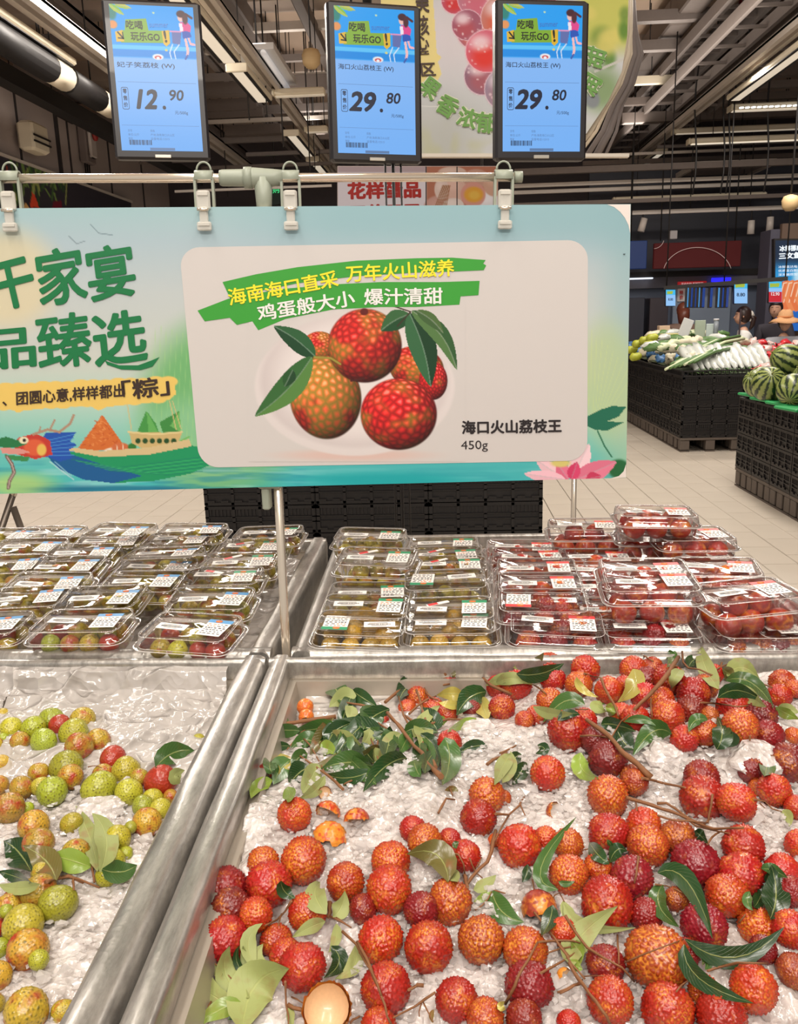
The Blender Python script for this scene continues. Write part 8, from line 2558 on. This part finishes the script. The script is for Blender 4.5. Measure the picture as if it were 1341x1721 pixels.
def person(u, v, y, face_deg, label, shirt, hair, hat=None, lean=.10, hairstyle='tail', vest=None, head=.112, trousers=(50, 52, 66), pale=None):
 """head centre at photo (u,v); standing figure facing face_deg (0 = away, 180 = towards the camera, 90 = left)"""
 p = hy(u, v, y)
 H = p[2]            # head centre height
 t = empty('person', (p[0], p[1], 0), label, 'person')
 t.rotation_euler = (0, 0, math.radians(face_deg))
 # local frame: +Y is forward
 sh = H - .215
 hip = H * .56
 ln = lean
 body_pts = [(0, -.02, hip), (0, ln * .35, (hip + sh) / 2), (0, ln * .8 - .01, sh - .05), (0, ln * .95 - .02, sh + .02), (0, ln - .01, sh + .085),
    (-.17, ln * .8, sh - .03), (-.23, ln + .02, sh - .26), (-.17, ln + .22, sh - .40), (.17, ln * .8, sh - .03), (.23, ln + .02, sh - .26), (.17, ln + .22, sh - .40),
    (-.09, -.01, hip - .08), (-.10, .02, hip * .52), (-.10, -.02, .09), (-.10, .10, .04), (.09, -.01, hip - .08), (.10, .02, hip * .52), (.10, -.02, .09), (.10, .10, .04), (-.16, ln + .29, sh - .41), (.16, ln + .29, sh - .41)]
 body_e = [(0, 1), (1, 2), (2, 3), (3, 4), (2, 5), (5, 6), (6, 7), (7, 19), (2, 8), (8, 9), (9, 10), (10, 20), (0, 11), (11, 12), (12, 13), (13, 14), (0, 15), (15, 16), (16, 17), (17, 18)]
 body_r = [(.145, .11), (.125, .095), (.14, .095), (.065, .06), (.048, .048), .058, .046, .034, .058, .046, .034, .085, .058, .042, .032, .085, .058, .042, .032, .026, .026]
 skin_body('body', body_pts, body_e, body_r, skin_t, t)
 # shirt: same skeleton, torso and upper sleeves, slightly larger
 sp = body_pts[:4] + [body_pts[5], body_pts[6], body_pts[8], body_pts[9], (body_pts[7][0] * .96, body_pts[7][1] - .02, body_pts[7][2] + .01), (body_pts[10][0] * .96, body_pts[10][1] - .02, body_pts[10][2] + .01)]
 sp[3] = (0, ln * .9 - .02, sh + .035)
 skin_body('shirt', sp, [(0, 1), (1, 2), (2, 3), (2, 4), (4, 5), (5, 8), (2, 6), (6, 7), (7, 9)], [(.16, .125), (.142, .112), (.17, .122), (.085, .078), .080, .060, .072, .060, .048, .048], mat('shirt_%d' % int(u), shirt, .8, noise=.08, nscale=14, bump=.3, bscale=20), t)
 if vest:
  skin_body('undershirt', [(0, ln * .5 + .035, hip + .1), (0, ln * .8 + .045, sh - .06)], [(0, 1)], [(.085, .10), (.085, .09)], mat('undershirt_%d' % int(u), vest, .8), t)
 # trousers
 tp = [body_pts[0], body_pts[11], body_pts[12], (-.10, -.015, .14), body_pts[15], body_pts[16], (.10, -.015, .14)]
 skin_body('trousers', tp, [(0, 1), (1, 2), (2, 3), (0, 4), (4, 5), (5, 6)], [(.155, .12), .098, .072, .060, .098, .072, .060], mat('trousers_%d' % int(u), trousers, .8), t)
 for s in (-1, 1):
  ellip((s * .10, .07, .045), (.045, .12, .045), mat('shoe', (226, 224, 220), .5), 'shoe', t)
 # head
 hc = Vector((0, ln + .005, H)) - Vector((0, 0, 0))
 hd = ellip(hc, (.076, .094, head), skin_t, 'head', t, cut=lambda q: Vector((q.x * (1 - .25 * max(0, (hc.z - q.z) / head - .2)), q.y + (.012 if q.y > hc.y and q.z < hc.z - .03 else 0), q.z)))
 f = hc + Vector((0, .090, 0))
 m = MB(); m.tube([f + Vector((0, -.004, .012)), f + Vector((0, .014, -.022)), f + Vector((0, .004, -.030))], [.006, .011, .006], 8)
 for s in (-1, 1): m.lathe([(0, -.016), (.010, -.010), (.012, .008), (0, .018)], hc + Vector((s * .078, -.005, -.005)), 8)
 m.build('nose_and_ears', skin_t, hd, world=False)
 m = MB()
 for s in (-1, 1):
  m.tube([f + Vector((s * .020, -.008, .012)), f + Vector((s * .042, -.020, .012))], .0045, 6)
  m.tube([f + Vector((s * .018, -.002, .030)), f + Vector((s * .046, -.018, .030))], .003, 6)
 m.build('eyes_and_brows', mat('eye_dark', (40, 26, 24), .4), hd, world=False)
 m = MB(); m.tube([f + Vector((-.020, -.010, -.052)), f + Vector((0, .000, -.054)), f + Vector((.020, -.010, -.052))], .0045, 6); m.build('mouth', mat('lips', (170, 84, 76), .4), hd, world=False)
 hm = mat('hair_%d' % int(u), hair, .4, noise=.3, nscale=40)
 def hcut(q):
  d = q - hc
  if d.y > .035 and d.z < .045: q = q.copy(); q.y = hc.y + .035 + (d.y - .035) * .1; q.z = max(q.z, hc.z - .02)
  return q
 hr = ellip(hc + Vector((0, -.014, .018)), (.090, .104, head * 1.04), hm, 'hair', t, cut=hcut)
 if hairstyle == 'tail':
  m = MB(); m.tube([hc + Vector((0, -.10, .0)), hc + Vector((0, -.14, -.03)), hc + Vector((0, -.13, -.12)), hc + Vector((0, -.10, -.18))], [.035, .04, .03, .012], 10); m.build('ponytail', hm, hr, world=False)
  m = MB()
  for k in range(7):
   a = k * .9; m.lathe([(0, -.03), (.018, -.02), (.022, .0), (.016, .02), (0, .03)], hc + Vector((.02 * math.sin(a) + .0, -.115 + .012 * math.cos(a), -.045 + k * .014)), 8)
  m.build('white_scrunchie', mat('scrunchie', (236, 232, 224), .7), hr, world=False)
 if hairstyle == 'long':
  m = MB(); m.tube([hc + Vector((0, -.03, .03)), hc + Vector((0, -.05, -.08)), hc + Vector((0, -.04, -.2))], [.09, .088, .06], 12); m.build('long_hair', hm, hr, world=False)
 if hat:
  hm_ = mat('straw_hat', hat, .8, noise=.2, nscale=60, bump=.5, bscale=120)
  h0 = hc + Vector((0, 0, head * .42))
  m = MB(); n = 26; prof = [(.0, .105), (.05, .10), (.082, .07), (.094, .02), (.100, .0), (.15, -.016), (.195, -.052), (.192, -.056), (.15, -.022), (.098, -.006)]
  m.lathe(prof, h0, n)
  g = np.random.default_rng(3); m.v = [(v[0], v[1], v[2] + .010 * math.sin(math.atan2(v[1] - h0.y, v[0]) * 3)) for v in m.v]
  ht = m.build('bucket_hat', hm_, t, world=False)
  m = MB(); m.lathe([(.0955, .0), (.0985, .0), (.097, .028), (.093, .028)], h0, n); m.build('hat_band', mat('hat_band', (190, 120, 70), .8), ht, world=False)
 return t
person(1262, 531, 11.6, 78, 'woman with dark ponytail and white scrunchie in a white top, looking down left', (226, 224, 220), (52, 34, 30))
person(1317, 541, 11.15, 172, 'person in an orange-brown sun hat, grey open shirt over black top', (170, 172, 180), (44, 30, 28), hat=(196, 148, 104), vest=(26, 24, 28), hairstyle='short', lean=.06)
person(1306, 520, 11.8, 150, 'person in a dark cap-like hair behind the sun hat, mostly hidden', (60, 56, 64), (34, 26, 26), hairstyle='short')
person(1152, 523, 13.0, 10, 'person seen from behind with reddish brown long hair and brown top', (128, 104, 92), (110, 56, 40), hairstyle='long')
# green watermark-free aisle sign fragments on the dark back wall are left plain
# ------------------------------------------------------------------ repeated rods, wires and rungs become single parts
def split_parts(names):
 for o in [q for q in COL.objects if q.type == 'MESH' and q.name.split('.')[0] in names and q.parent]:
  me = o.data
  n = len(me.vertices)
  if n > 3000: continue
  par = list(range(n))
  def find(a):
   while par[a] != a:
    par[a] = par[par[a]]; a = par[a]
   return a
  for p in me.polygons:
   vs = p.vertices
   for k in vs[1:]:
    ra_, rb2 = find(vs[0]), find(k)
    if ra_ != rb2: par[rb2] = ra_
  comp = {}
  for p in me.polygons: comp.setdefault(find(p.vertices[0]), []).append(p)
  if len(comp) < 2: continue
  nm = o.name.split('.')[0]
  for key, ps in comp.items():
   ids = sorted({i for p in ps for i in p.vertices}); mp = {i: k for k, i in enumerate(ids)}
   m2 = bpy.data.meshes.new(nm)
   m2.from_pydata([tuple(me.vertices[i].co) for i in ids], [], [[mp[i] for i in p.vertices] for p in ps])
   for mt in me.materials: m2.materials.append(mt)
   m2.polygons.foreach_set('material_index', [p.material_index for p in ps])
   m2.polygons.foreach_set('use_smooth', [p.use_smooth for p in ps])
   q = o.copy(); q.data = m2; COL.objects.link(q)
  bpy.data.objects.remove(o)
split_parts({'hanger_rod', 'hanging_rod', 'hanging_wire', 'conduit', 'strap', 'rung', 'runner', 'white_arc', 'panel_joint', 'green_patch', 'yellow_patch', 'rim', 'wall_seam'})
